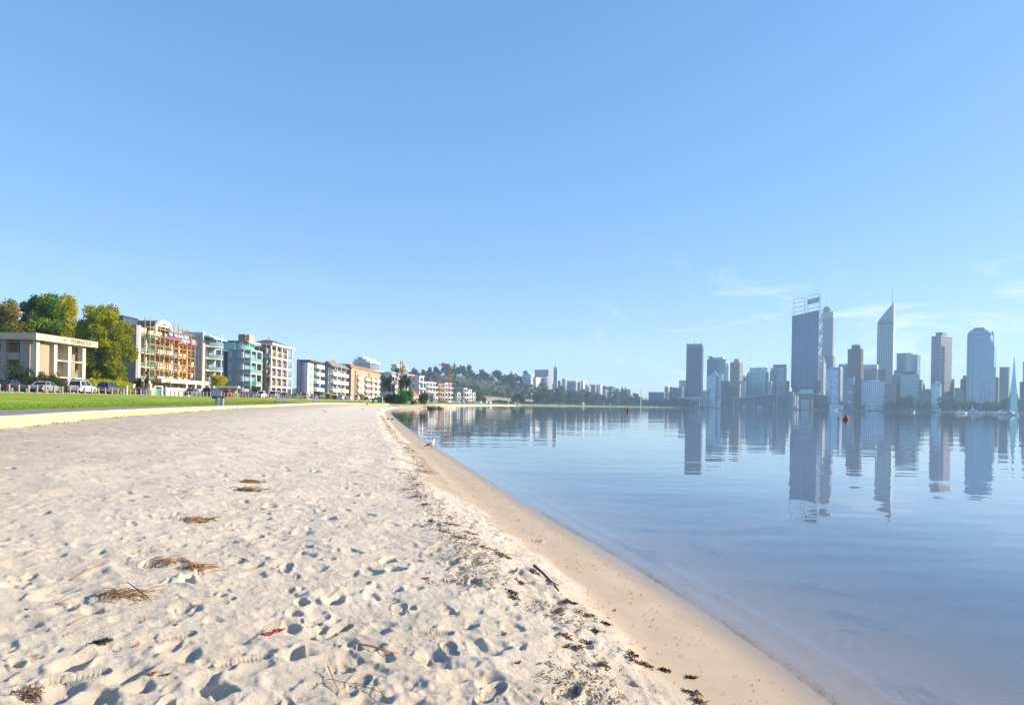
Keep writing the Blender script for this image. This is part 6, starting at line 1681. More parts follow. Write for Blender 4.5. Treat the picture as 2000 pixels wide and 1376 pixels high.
def bin_(label, u, Y, z, mat, h=1.05):
    o = thing('wheelie_bin', label, 'bin', at(u, Y, z), .5)
    MB().loft([[(-.24, -.26, .06), (.24, -.26, .06), (.24, .26, .06), (-.24, .26, .06)], [(-.29, -.36, h - .08), (.29, -.36, h - .08), (.29, .36, h - .08), (-.29, .36, h - .08)]]).build('body', mat, o)
    MB().loft([[(-.31, -.38, h - .08), (.31, -.38, h - .08), (.31, .38, h - .08), (-.31, .38, h - .08)], [(-.2, -.25, h + .02), (.2, -.25, h + .02), (.2, .3, h + .04), (-.2, .3, h + .04)]]).build('lid', mat, o)
    for x in (-.27, .27): m = MB(); m.loft([[(x - .04, .3 + .1 * math.cos(a * math.pi / 5), .1 + .1 * math.sin(a * math.pi / 5)) for a in range(10)], [(x + .04, .3 + .1 * math.cos(a * math.pi / 5), .1 + .1 * math.sin(a * math.pi / 5)) for a in range(10)]]); m.build('wheel', M_rail, o)
    return o
M_bing = paint('bin_green', (.015, .09, .06), .5); M_biny = paint('bin_yellow', (.62, .56, .22), .6)
bin_('dark green wheelie bin on the far lawn near the wall end', 728.5, 168, 1.38, M_bing, 1.35)
bin_('tall pale yellow bin beside the red car', 461, 128, 2.2, M_biny, 1.3)
bin_('dark wheelie bin on the verge among the fence palings', 489, 130, 2.2, M_rail, 1.25)
bin_('blue bin at the verge beside the white utility truck', 498, 138, 2.2, paint('bin_blue', (.08, .25, .5), .6), .8)
o = thing('notice_board', 'green and white notice board standing on the far lawn', 'sign', at(743, 178, 1.4), .3)
MB().box(-.8, .45, -.06, .06, .15, 1.9).build('panel', paint('board_green', (.02, .10, .08), .6), o); MB().box(.5, .68, -.08, .08, 0, 2.0).build('post', W_white, o); MB().box(-.8, .7, -.07, .07, 1.93, 2.02).build('top_rail', W_white, o)
o = thing('kiosk_awning', 'cream awning stall behind the red car', 'stall', at(447, 147, 2.2), .2)
MB().box(-2.6, 2.2, -1.2, 1.2, 2.2, 2.75).build('awning', paint('awning_cream', (.62, .52, .25), .8), o)
for x in (-2.4, 2.0): MB().box(x - .06, x + .06, -1.1, -1, 0, 2.2).build('post', M_frame, o)
MB().box(-2.4, 2.0, -.8, .8, 0, 1.1).build('counter', W_greyd, o)
# dark paling fence panels by the grey-blue block
o = thing('paling_fence', 'row of dark grey fence palings between yellow bin and white truck', 'fence', at(466, 150, 2.3))
x1_ = UX(508, 165) - UX(466, 150)
for i in range(26):
    t = i / 25; MB().box(x1_ * t - .28, x1_ * t + .1, 15 * t - .03, 15 * t + .03, 0, 1.3 + .15 * (i % 2)).build('paling', (W_greyd, M_post, W_grey)[i % 3], o)
for u_, Y_, v_, lab in ((611.5, 160, 756, 'white pole on the verge before the white flats'), (333, 128, 726, 'thin dark street light pole before the scaffolded block'), (163, 105, 742, 'thin light pole rising beside the white car')):
    o = thing('street_pole', lab, 'pole', at(u_, Y_, 2.2)); h = ZV(v_, u_, Y_) - 2.2
    MB().cyl(0, 0, 0, h, .06, 8, .045).build('shaft', M_galv if u_ != 611.5 else W_white, o); MB().box(-.15, .15, -.1, .1, h, h + .12).build('head', M_rail, o)
o = thing('sign_board', 'small white sign board on stilts on the verge', 'sign', at(629.5, 176, 2.2))
MB().box(-.75, .75, -.05, .05, .55, 1.25).build('panel', W_white, o)
for x in (-.6, .6): MB().box(x - .06, x + .06, -.05, .05, 0, .55).build('leg', M_board, o)

# ---- cars
M_tyre = paint('tyre', (.02, .02, .02), .9); M_rim = paint('rim', (.55, .56, .58), .3, metal=.7)
M_cglass = glass('car_glass', (.03, .04, .055), .05, .4)
M_tail = paint('tail_light', (.45, .01, .01), .3); M_head = paint('head_light', (.75, .77, .8), .2)
M_trim = paint('car_trim', (.03, .03, .035), .6); M_plate = paint('number_plate', (.7, .7, .65), .6)
def carpaint(name, col, metal=.3):
    if name in MATS: return MATS[name]
    m, nt, p = new_mat(name); p.inputs['Base Color'].default_value = (*col, 1); p.inputs['Metallic'].default_value = metal; p.inputs['Roughness'].default_value = .28
    p.inputs['Coat Weight'].default_value = .6; p.inputs['Coat Roughness'].default_value = .05
    MATS[name] = m; return m
CP = {'black': carpaint('paint_black', (.012, .015, .03)), 'silver': carpaint('paint_silver', (.42, .44, .50), .5), 'white': carpaint('paint_white', (.78, .79, .8), 0), 'grey': carpaint('paint_grey', (.10, .11, .14)),
      'blue': carpaint('paint_blue', (.03, .06, .14)), 'red': carpaint('paint_red', (.5, .015, .03), .1), 'maroon': carpaint('paint_maroon', (.14, .03, .05)), 'slate': carpaint('paint_slate', (.17, .22, .27)), 'gold': carpaint('paint_champagne', (.45, .42, .34))}
PROF = {  # side profiles: lower body line and greenhouse, metres from rear bumper (y) and up (z)
 'sedan': (4.6, 1.78, [(0, .45), (.02, .82), (.25, .98), (1.0, 1.0), (3.2, .96), (4.2, .82), (4.55, .66), (4.6, .40)], [(.55, .98), (1.15, 1.40), (2.35, 1.43), (3.25, .97)], .33, (.85, 3.70)),
 'hatch': (4.1, 1.72, [(0, .45), (.03, .90), (.12, 1.0), (1.0, 1.0), (2.9, .98), (3.8, .84), (4.05, .66), (4.1, .40)], [(.12, .98), (.45, 1.44), (2.0, 1.48), (3.0, .97)], .32, (.72, 3.30)),
 'suv': (4.75, 1.88, [(0, .55), (.03, 1.0), (.08, 1.10), (1.0, 1.12), (3.3, 1.10), (4.35, .98), (4.7, .78), (4.75, .50)], [(.12, 1.10), (.40, 1.72), (2.5, 1.76), (3.45, 1.09)], .38, (.88, 3.78)),
 'van': (4.9, 1.9, [(0, .5), (.02, 1.1), (.06, 1.25), (1.0, 1.27), (3.9, 1.25), (4.5, 1.0), (4.85, .8), (4.9, .45)], [(.08, 1.25), (.15, 1.95), (3.4, 1.98), (4.2, 1.22)], .34, (.9, 3.95)),
 'ute': (5.0, 1.82, [(0, .55), (.02, 1.0), (.06, 1.03), (1.9, 1.03), (3.6, 1.04), (4.6, .92), (4.95, .74), (5.0, .5)], [(2.0, 1.03), (2.2, 1.62), (3.0, 1.66), (3.75, 1.03)], .36, (.95, 4.05))}
CARS = {}
def car_parts(kind):
    if kind in CARS: return CARS[kind]
    L, Wd, top, gh, wr, (wy0, wy1) = PROF[kind]; h = Wd / 2; P = {}
    # body: rings across the width at stations along its length, with wheel arches cut into the sill line
    ys = sorted(set([p[0] for p in top] + [wy0 - wr - .08, wy0 - wr * .6, wy0, wy0 + wr * .6, wy0 + wr + .08, wy1 - wr - .08, wy1 - wr * .6, wy1, wy1 + wr * .6, wy1 + wr + .08, L * .5]))
    ys = [y for y in ys if 0 <= y <= L]
    rings = []
    for y in ys:
        zt_ = float(np.interp(y, [p[0] for p in top], [p[1] for p in top])); zs = .26 if kind != 'suv' else .34
        for wy in (wy0, wy1):
            if abs(y - wy) < wr + .05: zs = max(zs, wr + math.sqrt(max(0, (wr + .07) ** 2 - (y - wy) ** 2)) * .92)
        e = min(1, .80 + .2 * min(1, min(y, L - y) / .45)); w_ = h * e; zs = min(zs, zt_ - .12)
        rings.append([(-w_ * .94, y, zs), (w_ * .94, y, zs), (w_, y, zs + (zt_ - zs) * .45), (w_ * .985, y, zt_ - .10), (w_ * .86, y, zt_), (-w_ * .86, y, zt_), (-w_ * .985, y, zt_ - .10), (-w_, y, zs + (zt_ - zs) * .45)])
    b = MB().loft(rings)
    # roof, pillars
    (y0, z0_), (y1, z1_), (y2, z2_), (y3, z3_) = gh; a0, a1 = h * .84, h * .68
    rf = MB().loft([[(-a1, y1, z1_ - .02), (a1, y1, z1_ - .02), (a1 * .9, y1 + .02, z1_ + .04), (-a1 * .9, y1 + .02, z1_ + .04)], [(-a1, (y1 + y2) / 2, z2_), (a1, (y1 + y2) / 2, z2_), (a1 * .88, (y1 + y2) / 2, z2_ + .06), (-a1 * .88, (y1 + y2) / 2, z2_ + .06)], [(-a1, y2, z2_ - .03), (a1, y2, z2_ - .03), (a1 * .9, y2, z2_ + .03), (-a1 * .9, y2, z2_ + .03)]])
    for s in (-1, 1):
        for (ya, za), (yb, zb) in (((y0, z0_), (y1, z1_)), ((y3, z3_), (y2, z2_)), (((y0 + y3) / 2, z0_), ((y1 + y2) / 2, z2_))): rf.tube([(s * a0, ya, za - .04), (s * a1, yb, zb)], .045, 4)
    P['body'] = b.mesh('body', None); P['roof'] = rf.mesh('roof', None)
    g = MB().loft([[(-a0 * .97, y, z) for y, z in ((y0 + .04, z0_ - .03), (y3 - .04, z3_ - .03))] + [(-a1 * .97, y, z) for y, z in ((y2 - .02, z2_ - .02), (y1 + .02, z1_ - .02))],
                   [(a0 * .97, y, z) for y, z in ((y0 + .04, z0_ - .03), (y3 - .04, z3_ - .03))] + [(a1 * .97, y, z) for y, z in ((y2 - .02, z2_ - .02), (y1 + .02, z1_ - .02))]])
    P['window_glass'] = g.mesh('window_glass', M_cglass)
    c16 = [2 * math.pi * a / 16 for a in range(16)]
    P['tyre'] = MB().loft([[(-.1, wr * math.cos(a), wr * math.sin(a)) for a in c16], [(.1, wr * math.cos(a), wr * math.sin(a)) for a in c16]]).mesh('tyre', M_tyre)
    r = wr * .62; m = MB().loft([[(.09, r * math.cos(a), r * math.sin(a)) for a in c16], [(.12, r * .95 * math.cos(a), r * .95 * math.sin(a)) for a in c16]])
    P['rim'] = m.mesh('rim', M_rim)
    P['light'] = MB().box(-.17, .17, -.03, .03, -.09, .09); P['tail_light'] = P['light'].mesh('tail_light', M_tail); P['headlight'] = P['light'].mesh('headlight', M_head)
    P['bumper'] = MB().box(-h * .84, h * .84, -.07, .12, .30, .46).mesh('bumper', M_trim); P['number_plate'] = MB().box(-.2, .2, -.02, .01, 0, .12).mesh('number_plate', M_plate)
    P['mirror'] = MB().box(-.1, .1, -.05, .05, -.05, .07).mesh('mirror', M_trim)
    CARS[kind] = P; return P
def car(label, kind, col, x, y, rz, z=2.2, detail=True, group='cars parked along the esplanade'):
    L, Wd, top, gh, wr, wys = PROF[kind]; P = car_parts(kind)
    o = thing('parked_car', label, 'car', (x, y, z), rz, group); h = Wd / 2
    for nm in ('body', 'roof'):
        me = P[nm].copy(); me.materials.clear(); me.materials.append(CP[col]); link(nm, me, o, (0, -L / 2, 0))
    link('window_glass', P['window_glass'], o, (0, -L / 2, 0))
    for s in (-1, 1):
        for wy in wys:
            t = link('tyre', P['tyre'], o, (s * (h - .12), wy - L / 2, wr)); r_ = link('rim', P['rim'], t)
            if s < 0: r_.rotation_euler = (0, 0, math.pi)
    if detail:
        for s in (-1, 1):
            link('tail_light', P['tail_light'], o, (s * h * .76, -L / 2 - .005, top[1][1] - .02)); link('headlight', P['headlight'], o, (s * h * .68, L / 2 - .06, .68)); link('mirror', P['mirror'], o, (s * (h + .05), L * .20, top[3][1] + .06))
        link('bumper', P['bumper'], o, (0, -L / 2, 0)); b = link('bumper', P['bumper'], o, (0, L / 2, 0)); b.rotation_euler = (0, 0, math.pi)
        link('number_plate', P['number_plate'], o, (0, -L / 2 - .03, .62))
    return o
lane1 = [(22, 'sedan', 'black', 'black sedan with red tail lights at the left edge of the view'), (90, 'sedan', 'silver', 'silver sedan parked before the leafy shrubs'), (161, 'suv', 'white', 'white four-wheel drive parked under the lettered building'),
 (214, 'suv', 'grey', 'dark grey wagon parked under the yellow-green tree'), (377, 'sedan', 'slate', 'blue-grey sedan before the long cream garden wall'), (411, 'suv', 'blue', 'dark blue four-wheel drive by the round balconies'),
 (445, 'hatch', 'red', 'small bright red car beside the pale yellow bin'), (510, 'ute', 'white', 'white utility truck before the brick framed block'), (536, 'suv', 'silver', 'silver four-wheel drive at the foot of the white grid frame'),
 (556, 'hatch', 'grey', 'dark grey hatchback right of the silver four-wheel drive'), (577, 'sedan', 'slate', 'low slate sedan at the corner of the white grid frame'), (596, 'suv', 'gold', 'champagne four-wheel drive before the lilac-shaded flats'),
 (614, 'sedan', 'silver', 'pale silver sedan behind the white pole'), (641, 'suv', 'maroon', 'maroon wagon before the grey and cream flats'), (654, 'hatch', 'black', 'black hatchback right of the maroon wagon'),
 (666, 'suv', 'white', 'white four-wheel drive under the cream balconies'), (682, 'sedan', 'white', 'white sedan at the left corner of the orange brick block'), (697, 'van', 'white', 'white van before the orange brick block'),
 (716, 'hatch', 'maroon', 'maroon hatchback before the orange brick block'), (734, 'sedan', 'blue', 'dark blue sedan at the right end of the orange brick block')]
for u_, kd, c_, lab in lane1:
    X_ = -58.6; Y_ = Yu(u_, X_)
    car(lab, kd, c_, X_, Y_, rad(10) if u_ < 300 else rad(6), detail=True)
car('dark hatchback parked inside the gate posts of the scaffolded block', 'hatch', 'blue', -70.5, Yu(275, -70.5), rad(12))
car('dark car nosing out beside the round-balconied building', 'hatch', 'black', -71, Yu(402, -71), rad(60))
rc = random.Random(3)
cols_ = ['white', 'silver', 'white', 'grey', 'blue', 'white', 'slate', 'black', 'silver', 'gold', 'red']
def lab_far(c, where, n): return '%s car %s' % ({'gold': 'champagne', 'blue': 'dark blue'}.get(c, c), where)
wh = ['parked before the white balconied apartments', 'parked under the brown timber block', 'parked below the orange crane', 'parked before the small cream house', 'parked by the round green tree', 'parked near the left end of the bridge', 'parked under the bridge approach', 'parked in the gap before the bridge arch']
for i, u_ in enumerate(np.linspace(852, 972, 26)):
    Y_ = float(np.interp(u_, [850, 900, 972], [395, 470, 655])); X_ = UX(u_, Y_); c_ = cols_[(i * 7) % 11]
    car('%s, %s of its four' % (lab_far(c_, wh[min(7, i // 4)], i), ['first', 'second', 'third', 'last'][i % 4]) if True else ('', ['one', 'two', 'three', 'four', 'five', 'six', 'seven', 'eight', 'nine', 'ten', 'eleven', 'twelve', 'thirteen', 'fourteen', 'fifteen', 'sixteen', 'seventeen', 'eighteen', 'nineteen', 'twenty', 'twenty-one', 'twenty-two', 'twenty-three', 'twenty-four', 'twenty-five', 'twenty-six'][i]),
        rc.choice(['sedan', 'suv', 'hatch', 'van', 'sedan']), c_, X_, Y_, rad(rc.uniform(-60, 60)), 1.95, False, 'cars on the far foreshore')
for i, u_ in enumerate((1075, 1080, 1085, 1096, 1100, 1104, 1262, 1271, 1283)):
    Y_ = float(np.interp(u_, [1075, 1110, 1260, 1290], [955, 1010, 1235, 1250])); car(['left', 'middle', 'right', 'left', 'middle', 'right', 'left', 'middle', 'right'][i] + ' white van of three in the ' + ('car park under the thin tower' if i < 3 else 'car park below the hill flats' if i < 6 else 'far park left of the towers'), 'van', 'white', UX(u_, Y_), Y_, 1.4, 1.5, False, 'vans parked on the far bank')

# ---- lamps, flagpole on the far bank
def ball_lamp(label, u, v, Y):
    o = thing('park_lamp', label, 'lamp', at(u, Y, 1.0)); h = ZV(v, u, Y) - 1.0
    MB().cyl(0, 0, 0, h, .12, 6).build('pole', C_pale, o); MB().loft([[(r * math.cos(a * math.pi / 4), r * math.sin(a * math.pi / 4), h + z) for a in range(8)] for z, r in ((-.1, .3), (.5, 1.1), (1.2, 1.1), (1.9, .3))]).build('globe', W_white, o)
ball_lamp('white globe lamp at the right end of the far lawn strip', 1180, 789, 1120)
ball_lamp('smaller pale globe lamp right of the brighter one', 1192, 789.5, 1135)
ball_lamp('white globe lamp above the dark trees right of the bridge', 1037.5, 770.5, 770)
o = thing('flagpole', 'tall white flagpole in the park left of the towers', 'flagpole', at(1251.5, 1230, 1.3)); h = ZV(757, 1251, 1230) - 1.3
MB().cyl(0, 0, 0, h * .62, .75, 8, .6).build('lower_mast', W_white, o); MB().cyl(0, 0, h * .62, h, .4, 8, .2).build('upper_mast', C_grey, o)
for i, (u_, Y_, v_) in enumerate(((1400.5, 1240, 784), (1403, 1240, 783), (1433, 1240, 786), (1512, 1235, 783), (1524, 1232, 786))):
    o = thing('light_mast', ['left of a pair of white masts before the convention centre', 'right of a pair of white masts before the convention centre', 'single thin mast before the middle of the convention centre', 'pale mast at the high end of the curved roof', 'pale mast before the exhibition hall'][i], 'mast', at(u_, Y_, 1.2)); h = ZV(v_, u_, Y_) - 1.2
    MB().cyl(0, 0, 0, h, .35, 8, .25).build('pole', W_white, o); MB().box(-1.2, 1.2, -.3, .3, h, h + .5).build('head', C_pale, o)

# ---- boats and buoys
def boat(label, u, v, L, kind, rz=0, cat='boat'):
    x, y, _ = G(u, v, 0); o = thing('motor_boat' if kind != 'yacht' else 'sailing_boat', label, cat, (x, y, 0), rz)
    def ring(t): w = L * .16 * (1 - max(0, t - .55) ** 2 * 4.2); xx = -L / 2 + L * t; s = .12 * L + .05 * L * t; return [(xx, -w, s), (xx, -w * .8, .02 * L), (xx, 0, -.06 * L), (xx, w * .8, .02 * L), (xx, w, s)]
    MB().loft([ring(t) for t in (0, .2, .45, .7, .88, .985)]).build('hull', W_white, o)
    MB().loft([[(xx, -L * .10, z0_), (xx, L * .10, z0_), (xx, L * .09, z1_), (xx, -L * .09, z1_)] for xx, z0_, z1_ in ((-L * .3, .11 * L, .26 * L), (L * .1, .12 * L, .27 * L), (L * .22, .12 * L, .16 * L))]).build('cabin', W_white, o)
    MB().box(-L * .25, L * .1, -L * .102, L * .102, .19 * L, .235 * L).build('cabin_window', M_cglass, o)
    if kind == 'big': MB().box(-L * .2, L * .02, -L * .07, L * .07, .27 * L, .36 * L).build('flybridge', W_white, o); MB().tube([(-L * .1, 0, .36 * L), (-L * .12, 0, .55 * L)], .02 * L, 5).build('mast', W_white, o)
    return o
boat('largest white cruiser with a flybridge moored before the blue glass tower', 1903, 807.8, 15, 'big', -.5)
boat('low grey-white launch moored left of the white cruiser', 1878, 807.6, 12, 's', .1)
boat('long low white ferry moored near the green spire', 1962, 809.8, 15, 's', .05)
boat('small white boat moored just below the green spire', 1975, 811, 9, 'big', -1.2)
boat('tiny white boat at the bank before the pale green banded block', 1785, 805.6, 7, 's', .8)
boat('little white dinghy beside the far lawn end', 1205, 794.6, 4.5, 's', 0)
boat('orange-decked pontoon boat at the foot of the tall pair', 1628, 801.8, 12, 's', 0)
def buoy(label, u, v, r, h, cone):
    x, y, _ = G(u, v, 0); o = thing('buoy', label, 'buoy', (x, y, 0)); mr = paint('buoy_red', (.42, .02, .03), .5)
    c = lambda z, rr_: [(rr_ * math.cos(a * math.pi / 8), rr_ * math.sin(a * math.pi / 8), z) for a in range(16)]
    if cone: MB().loft([c(-.2, r * .8), c(.25 * h, r), c(.4 * h, r * .95), c(.95 * h, r * .22), c(h, .05)]).build('body', mr, o)
    else: MB().loft([c(-.2, r), c(h * .9, r), c(h, r * .8)]).build('body', mr, o)
    MB().tube([(0, 0, h * .98), (0, 0, h * 1.2)], .04 * r + .03, 5).build('top_mark', mr, o)
    MB().loft([c(-.1, r * 1.05), c(.08 * h, r * 1.08), c(.14 * h, r * 1.0)]).build('collar', M_trim, o)
buoy('red conical buoy floating in front of the towers', 1652.5, 819.5, .52, .84, True)
buoy('red drum buoy floating before the far park', 1226, 803.5, .36, 1.25, False)
buoy('tiny pale marker buoy left of the conical red buoy', 1637, 817, .12, .3, False)

# ================================================================== BIRDS
M_feather = paint('feather_white', (.80, .80, .79), .8, .04, 20); M_fgrey = paint('feather_grey', (.33, .35, .39), .8, .1, 30); M_fblack = paint('feather_black', (.03, .03, .035), .7); M_red = paint('beak_red', (.42, .05, .03), .5)
def gull(label, pos, rz, s=1.0, group='gulls on the beach'):
    o = thing('gull', label, 'bird', pos, rz, group); o.scale = (s, s, s)
    # spine from tail to bill base (x forward), with half width and half height
    sp = [(-.19, .095, .008, .006), (-.145, .112, .030, .018), (-.10, .130, .050, .040), (-.045, .150, .064, .060), (.01, .175, .068, .068), (.05, .208, .058, .060), (.072, .242, .040, .044), (.08, .268, .032, .035), (.088, .294, .034, .034), (.102, .312, .030, .030), (.118, .314, .018, .018), (.128, .312, .008, .008)]
    m = MB(); m.smooth = True; n = 14; P = [Vector((a, 0, b)) for a, b, _, _ in sp]; rings = []
    for k, (a, b, w_, h_) in enumerate(sp):
        d = (P[min(k + 1, len(P) - 1)] - P[max(k - 1, 0)]).normalized(); up = Vector((-d.z, 0, d.x))
        rings.append([P[k] + Vector((0, w_ * math.cos(2 * math.pi * i / n), 0)) + up * (h_ * math.sin(2 * math.pi * i / n)) for i in range(n)])
    m.loft(rings).build('body', M_feather, o)
    for sgn in (-1, 1):
        w_ = MB(); w_.smooth = True
        w_.loft([[(x, sgn * (y + t), z + dz) for t, dz in ((0, .0), (.014, .03), (.016, .06), (0, .085), (-.012, .05))] for x, y, z in ((.05, .058, .160), (-.01, .066, .130), (-.07, .056, .108), (-.13, .036, .088))]).build('wing', M_fgrey, o)
        w_ = MB(); w_.loft([[(-.12, sgn * .036, .115), (-.12, sgn * .045, .135), (-.12, sgn * .030, .150)], [(-.24, sgn * .012, .080), (-.24, sgn * .018, .086), (-.24, sgn * .010, .092)]]).build('wing_tip', M_fblack, o)
        MB().tube([(.01, sgn * .026, .12), (.0, sgn * .026, .06), (.012, sgn * .026, .004)], .0055, 6).build('leg', M_red, o)
        MB().loft([[(-.008, sgn * .026 - .006, .0), (-.008, sgn * .026 + .006, .0), (-.008, sgn * .026, .008)], [(.045, sgn * .026 - .022, .0), (.045, sgn * .026 + .022, .0), (.045, sgn * .026, .004)]]).build('foot', M_red, o)
        MB().loft([[(.108 + r * math.cos(a * math.pi / 4), sgn * yy, .317 + r * math.sin(a * math.pi / 4)) for a in range(8)] for yy, r in ((.022, .005), (.027, .003))]).build('eye', M_fblack, o)
    MB().loft([[(.125, -.006, .306), (.125, .006, .306), (.125, .005, .318), (.125, -.005, .318)], [(.165, -.001, .302), (.165, .001, .302), (.165, .001, .307), (.165, -.001, .307)]]).build('beak', M_red, o)
    return o
def on_sand(u, v, z=.1):
    x, y, _ = G(u, v, z)
    for _ in range(4): zz_ = sand_at(x, y); x, y, _ = G(u, v, zz_)
    return x, y, sand_at(x, y)
gull('white and grey gull standing at the water edge', on_sand(842, 876), rad(25), 1.22)
gull('white gull alone on the far sand below the white flats', on_sand(633, 807), rad(200), 1.6)
gull('gull near the bay head, left of the close pair', on_sand(708, 801), rad(150), 1.4)
gull('left gull of the close pair at the bay head', on_sand(740, 802.5), rad(120), 1.4)
gull('right gull of the close pair at the bay head', on_sand(744, 803.5), rad(60), 1.3)
for i, (u_, v_) in enumerate(((758, 820), (766.5, 821))):
    x, y, z = on_sand(u_, v_); o = thing('duck', ('left' if i == 0 else 'right') + ' of two small dark ducks at the water edge', 'bird', (x, y, max(z, 0)), rad(20), 'ducks at the water edge'); o.scale = (.75, .75, .75)
    m = MB(); m.smooth = True
    m.loft([[(a, w_ * math.cos(2 * math.pi * k / 10), b + h_ * math.sin(2 * math.pi * k / 10)) for k in range(10)] for a, b, w_, h_ in ((-.27, .20, .01, .01), (-.2, .17, .05, .035), (-.08, .15, .09, .08), (.05, .15, .09, .085), (.13, .20, .05, .05), (.16, .27, .032, .035), (.185, .31, .038, .038), (.22, .315, .022, .022))]).build('body', paint('feather_dark_brown', (.06, .05, .04), .8), o)
    MB().loft([[(.22, -.015, .30), (.22, .015, .30), (.22, .01, .32), (.22, -.01, .32)], [(.275, -.012, .293), (.275, .012, .293), (.275, .01, .302), (.275, -.01, .302)]]).build('beak', M_biny, o)
    for s in (-1, 1): MB().tube([(0, s * .035, .09), (0, s * .035, 0)], .01, 5).build('leg', M_biny, o)

# ================================================================== BEACH LITTER
M_weed = paint('seaweed_brown', (.15, .095, .055), .8, .5, 30); M_weedd = paint('seaweed_black', (.03, .025, .018), .7, .4, 30)
M_straw = paint('dry_reed', (.27, .17, .085), .8, .35, 20); M_stick = paint('stick_dark', (.05, .038, .028), .85, .3, 30); M_twig = paint('twig_brown', (.24, .15, .085), .85, .3, 30)
M_leafr = paint('dead_leaf_red', (.36, .10, .07), .7, .3, 40); M_leafo = paint('dead_leaf_orange', (.42, .19, .06), .7, .3, 40)
def slope_at(x, y): return sand_at(x, y)
def wrack():
    rng = np.random.default_rng(8); V = []; Fq = []
    S = [p for p in SH if 1 < p[1] < 110]; seg = []
    yy = np.array([p[1] for p in S]); xx = np.array([p[0] for p in S])
    for k in range(17000):
        y = 2.2 + 70 * rng.random() ** 2.2
        x_s = float(np.interp(y, yy, xx))
        clump = mn.noise(Vector((y * 1.3, 0, 5))) + .4 * mn.noise(Vector((y * 4, 3, 1)))
        u_ = rng.random()
        if u_ < .62: dd = rng.normal(1.55, .14) + .25 * clump + (.5 if 5 < y < 14 else 0)
        elif u_ < .85: dd = rng.uniform(.25, 1.5)
        else: dd = rng.uniform(1.6, 6)
        if u_ < .62 and clump < rng.uniform(-.6, .25): continue
        if u_ >= .62 and rng.random() < .55: continue
        x = x_s - dd * 1.04
        if dd < .12 or (y < 5 and rng.random() < .25): continue
        z = sand_at(x, y); L = rng.uniform(.005, .024) * (.7 + y * .075) * (1.4 if u_ < .62 else .8); w_ = L * rng.uniform(.10, .3)
        a = rng.normal(1.75, .7) if u_ < .85 else rng.uniform(0, 3.1); ca, sa = math.cos(a), math.sin(a); b = len(V); hh = rng.uniform(.002, .012)
        for t, o_ in ((-1, 0), (-.2, 1), (1, .2), (.3, -1)): V.append((x + ca * L * t - sa * w_ * o_, y + sa * L * t + ca * w_ * o_, z + .002 + hh * (1 if o_ else .2)))
        V.append((x, y, z + .004 + hh * 1.3)); Fq += [(b, b + 1, b + 4), (b + 1, b + 2, b + 4), (b + 2, b + 3, b + 4), (b + 3, b, b + 4)]
    for k in range(1900):
        y = rng.uniform(2.6, 11.5); d_ = -.03 + rng.normal(0, .022) - .03 * (rng.random() < .3); x = float(np.interp(y, yy, xx)) - d_
        if mn.noise(Vector((y * 1.1, 9, 9))) < rng.uniform(-.35, .2): continue
        L = rng.uniform(.002, .007); a = rng.uniform(0, 3.1); ca, sa = math.cos(a) * L, math.sin(a) * L; z = max(sand_at(x, y), 0) + .004; b = len(V)
        V += [(x - ca, y - sa, z), (x + sa * .6, y - ca * .6, z + .002), (x + ca, y + sa, z), (x - sa * .6, y + ca * .6, z + .003), (x, y, z + .006)]
        Fq += [(b, b + 1, b + 4), (b + 1, b + 2, b + 4), (b + 2, b + 3, b + 4), (b + 3, b, b + 4)]
    me = np_mesh('seaweed', np.array(V), np.array(Fq)[:, ::-1], M_weed)
    tag(link('seaweed', me), 'line of brown seaweed scraps along the old tide mark', kind='stuff')
wrack()
def blades(name, label, cat, u, v, n, L, spread, mat, seed, thick=.003, lift=.05, flat=True, group=None, ang=None):
    x, y, z = on_sand(u, v); rng = np.random.default_rng(seed)
    o = thing(name, label, cat, (x, y, z), 0, group); m = MB()
    for k in range(n):
        a = rng.normal(ang, .85) if ang is not None else rng.uniform(0, math.pi); l_ = L * rng.uniform(.4, 1.1) / 2
        cx_, cy_ = rng.normal(0, spread * .45), rng.normal(0, spread * .28); cz = rng.uniform(.003, lift)
        dz = [sand_at(x + cx_ + s * l_ * math.cos(a), y + cy_ + s * l_ * math.sin(a)) - z for s in (-1, 0, 1)]
        m.tube([(cx_ - l_ * math.cos(a), cy_ - l_ * math.sin(a), dz[0] + .004), (cx_ + rng.normal(0, .006), cy_ + rng.normal(0, .006), max(dz) * .7 + dz[1] * .3 + cz), (cx_ + l_ * math.cos(a), cy_ + l_ * math.sin(a), dz[2] + .004 + rng.uniform(0, lift))], thick * rng.uniform(.6, 1.3), 4)
    m.build('stems', mat, o)['kind'] = 'stuff'
    return o
o = blades('reed_clump', 'large clump of dry brown reeds with a black stick at left', 'reeds', 232, 1162, 60, .20, .22, M_straw, 1, .0026, .035, ang=.35)
blades('reed_clump', 'orange-brown clump of dry reeds left of centre', 'reeds', 388, 1108, 60, .13, .13, paint('reed_orange', (.36, .19, .07), .8, .3, 20), 2, .0026, .035, ang=.2)
blades('reed_clump', 'dark straggly reed clump just behind the orange-brown one', 'reeds', 322, 1098, 26, .18, .14, M_twig, 3, .003, .03, ang=.5)
blades('reed_clump', 'brown tuft of dead reeds in the middle distance at left', 'reeds', 385, 1020, 50, .22, .18, M_straw, 4, .0035, .05, ang=.2)
blades('reed_clump', 'lower of two small reed tufts farther up the beach', 'reeds', 485, 957, 40, .28, .22, M_straw, 5, .005, .05, ang=.1)
blades('reed_clump', 'upper of two small reed tufts farther up the beach', 'reeds', 490, 942, 34, .28, .2, M_twig, 6, .005, .05, ang=.1)
blades('seaweed_clump', 'dark seaweed clump at the bottom left corner', 'seaweed', 62, 1366, 34, .06, .08, M_weed, 7, .003, .015)
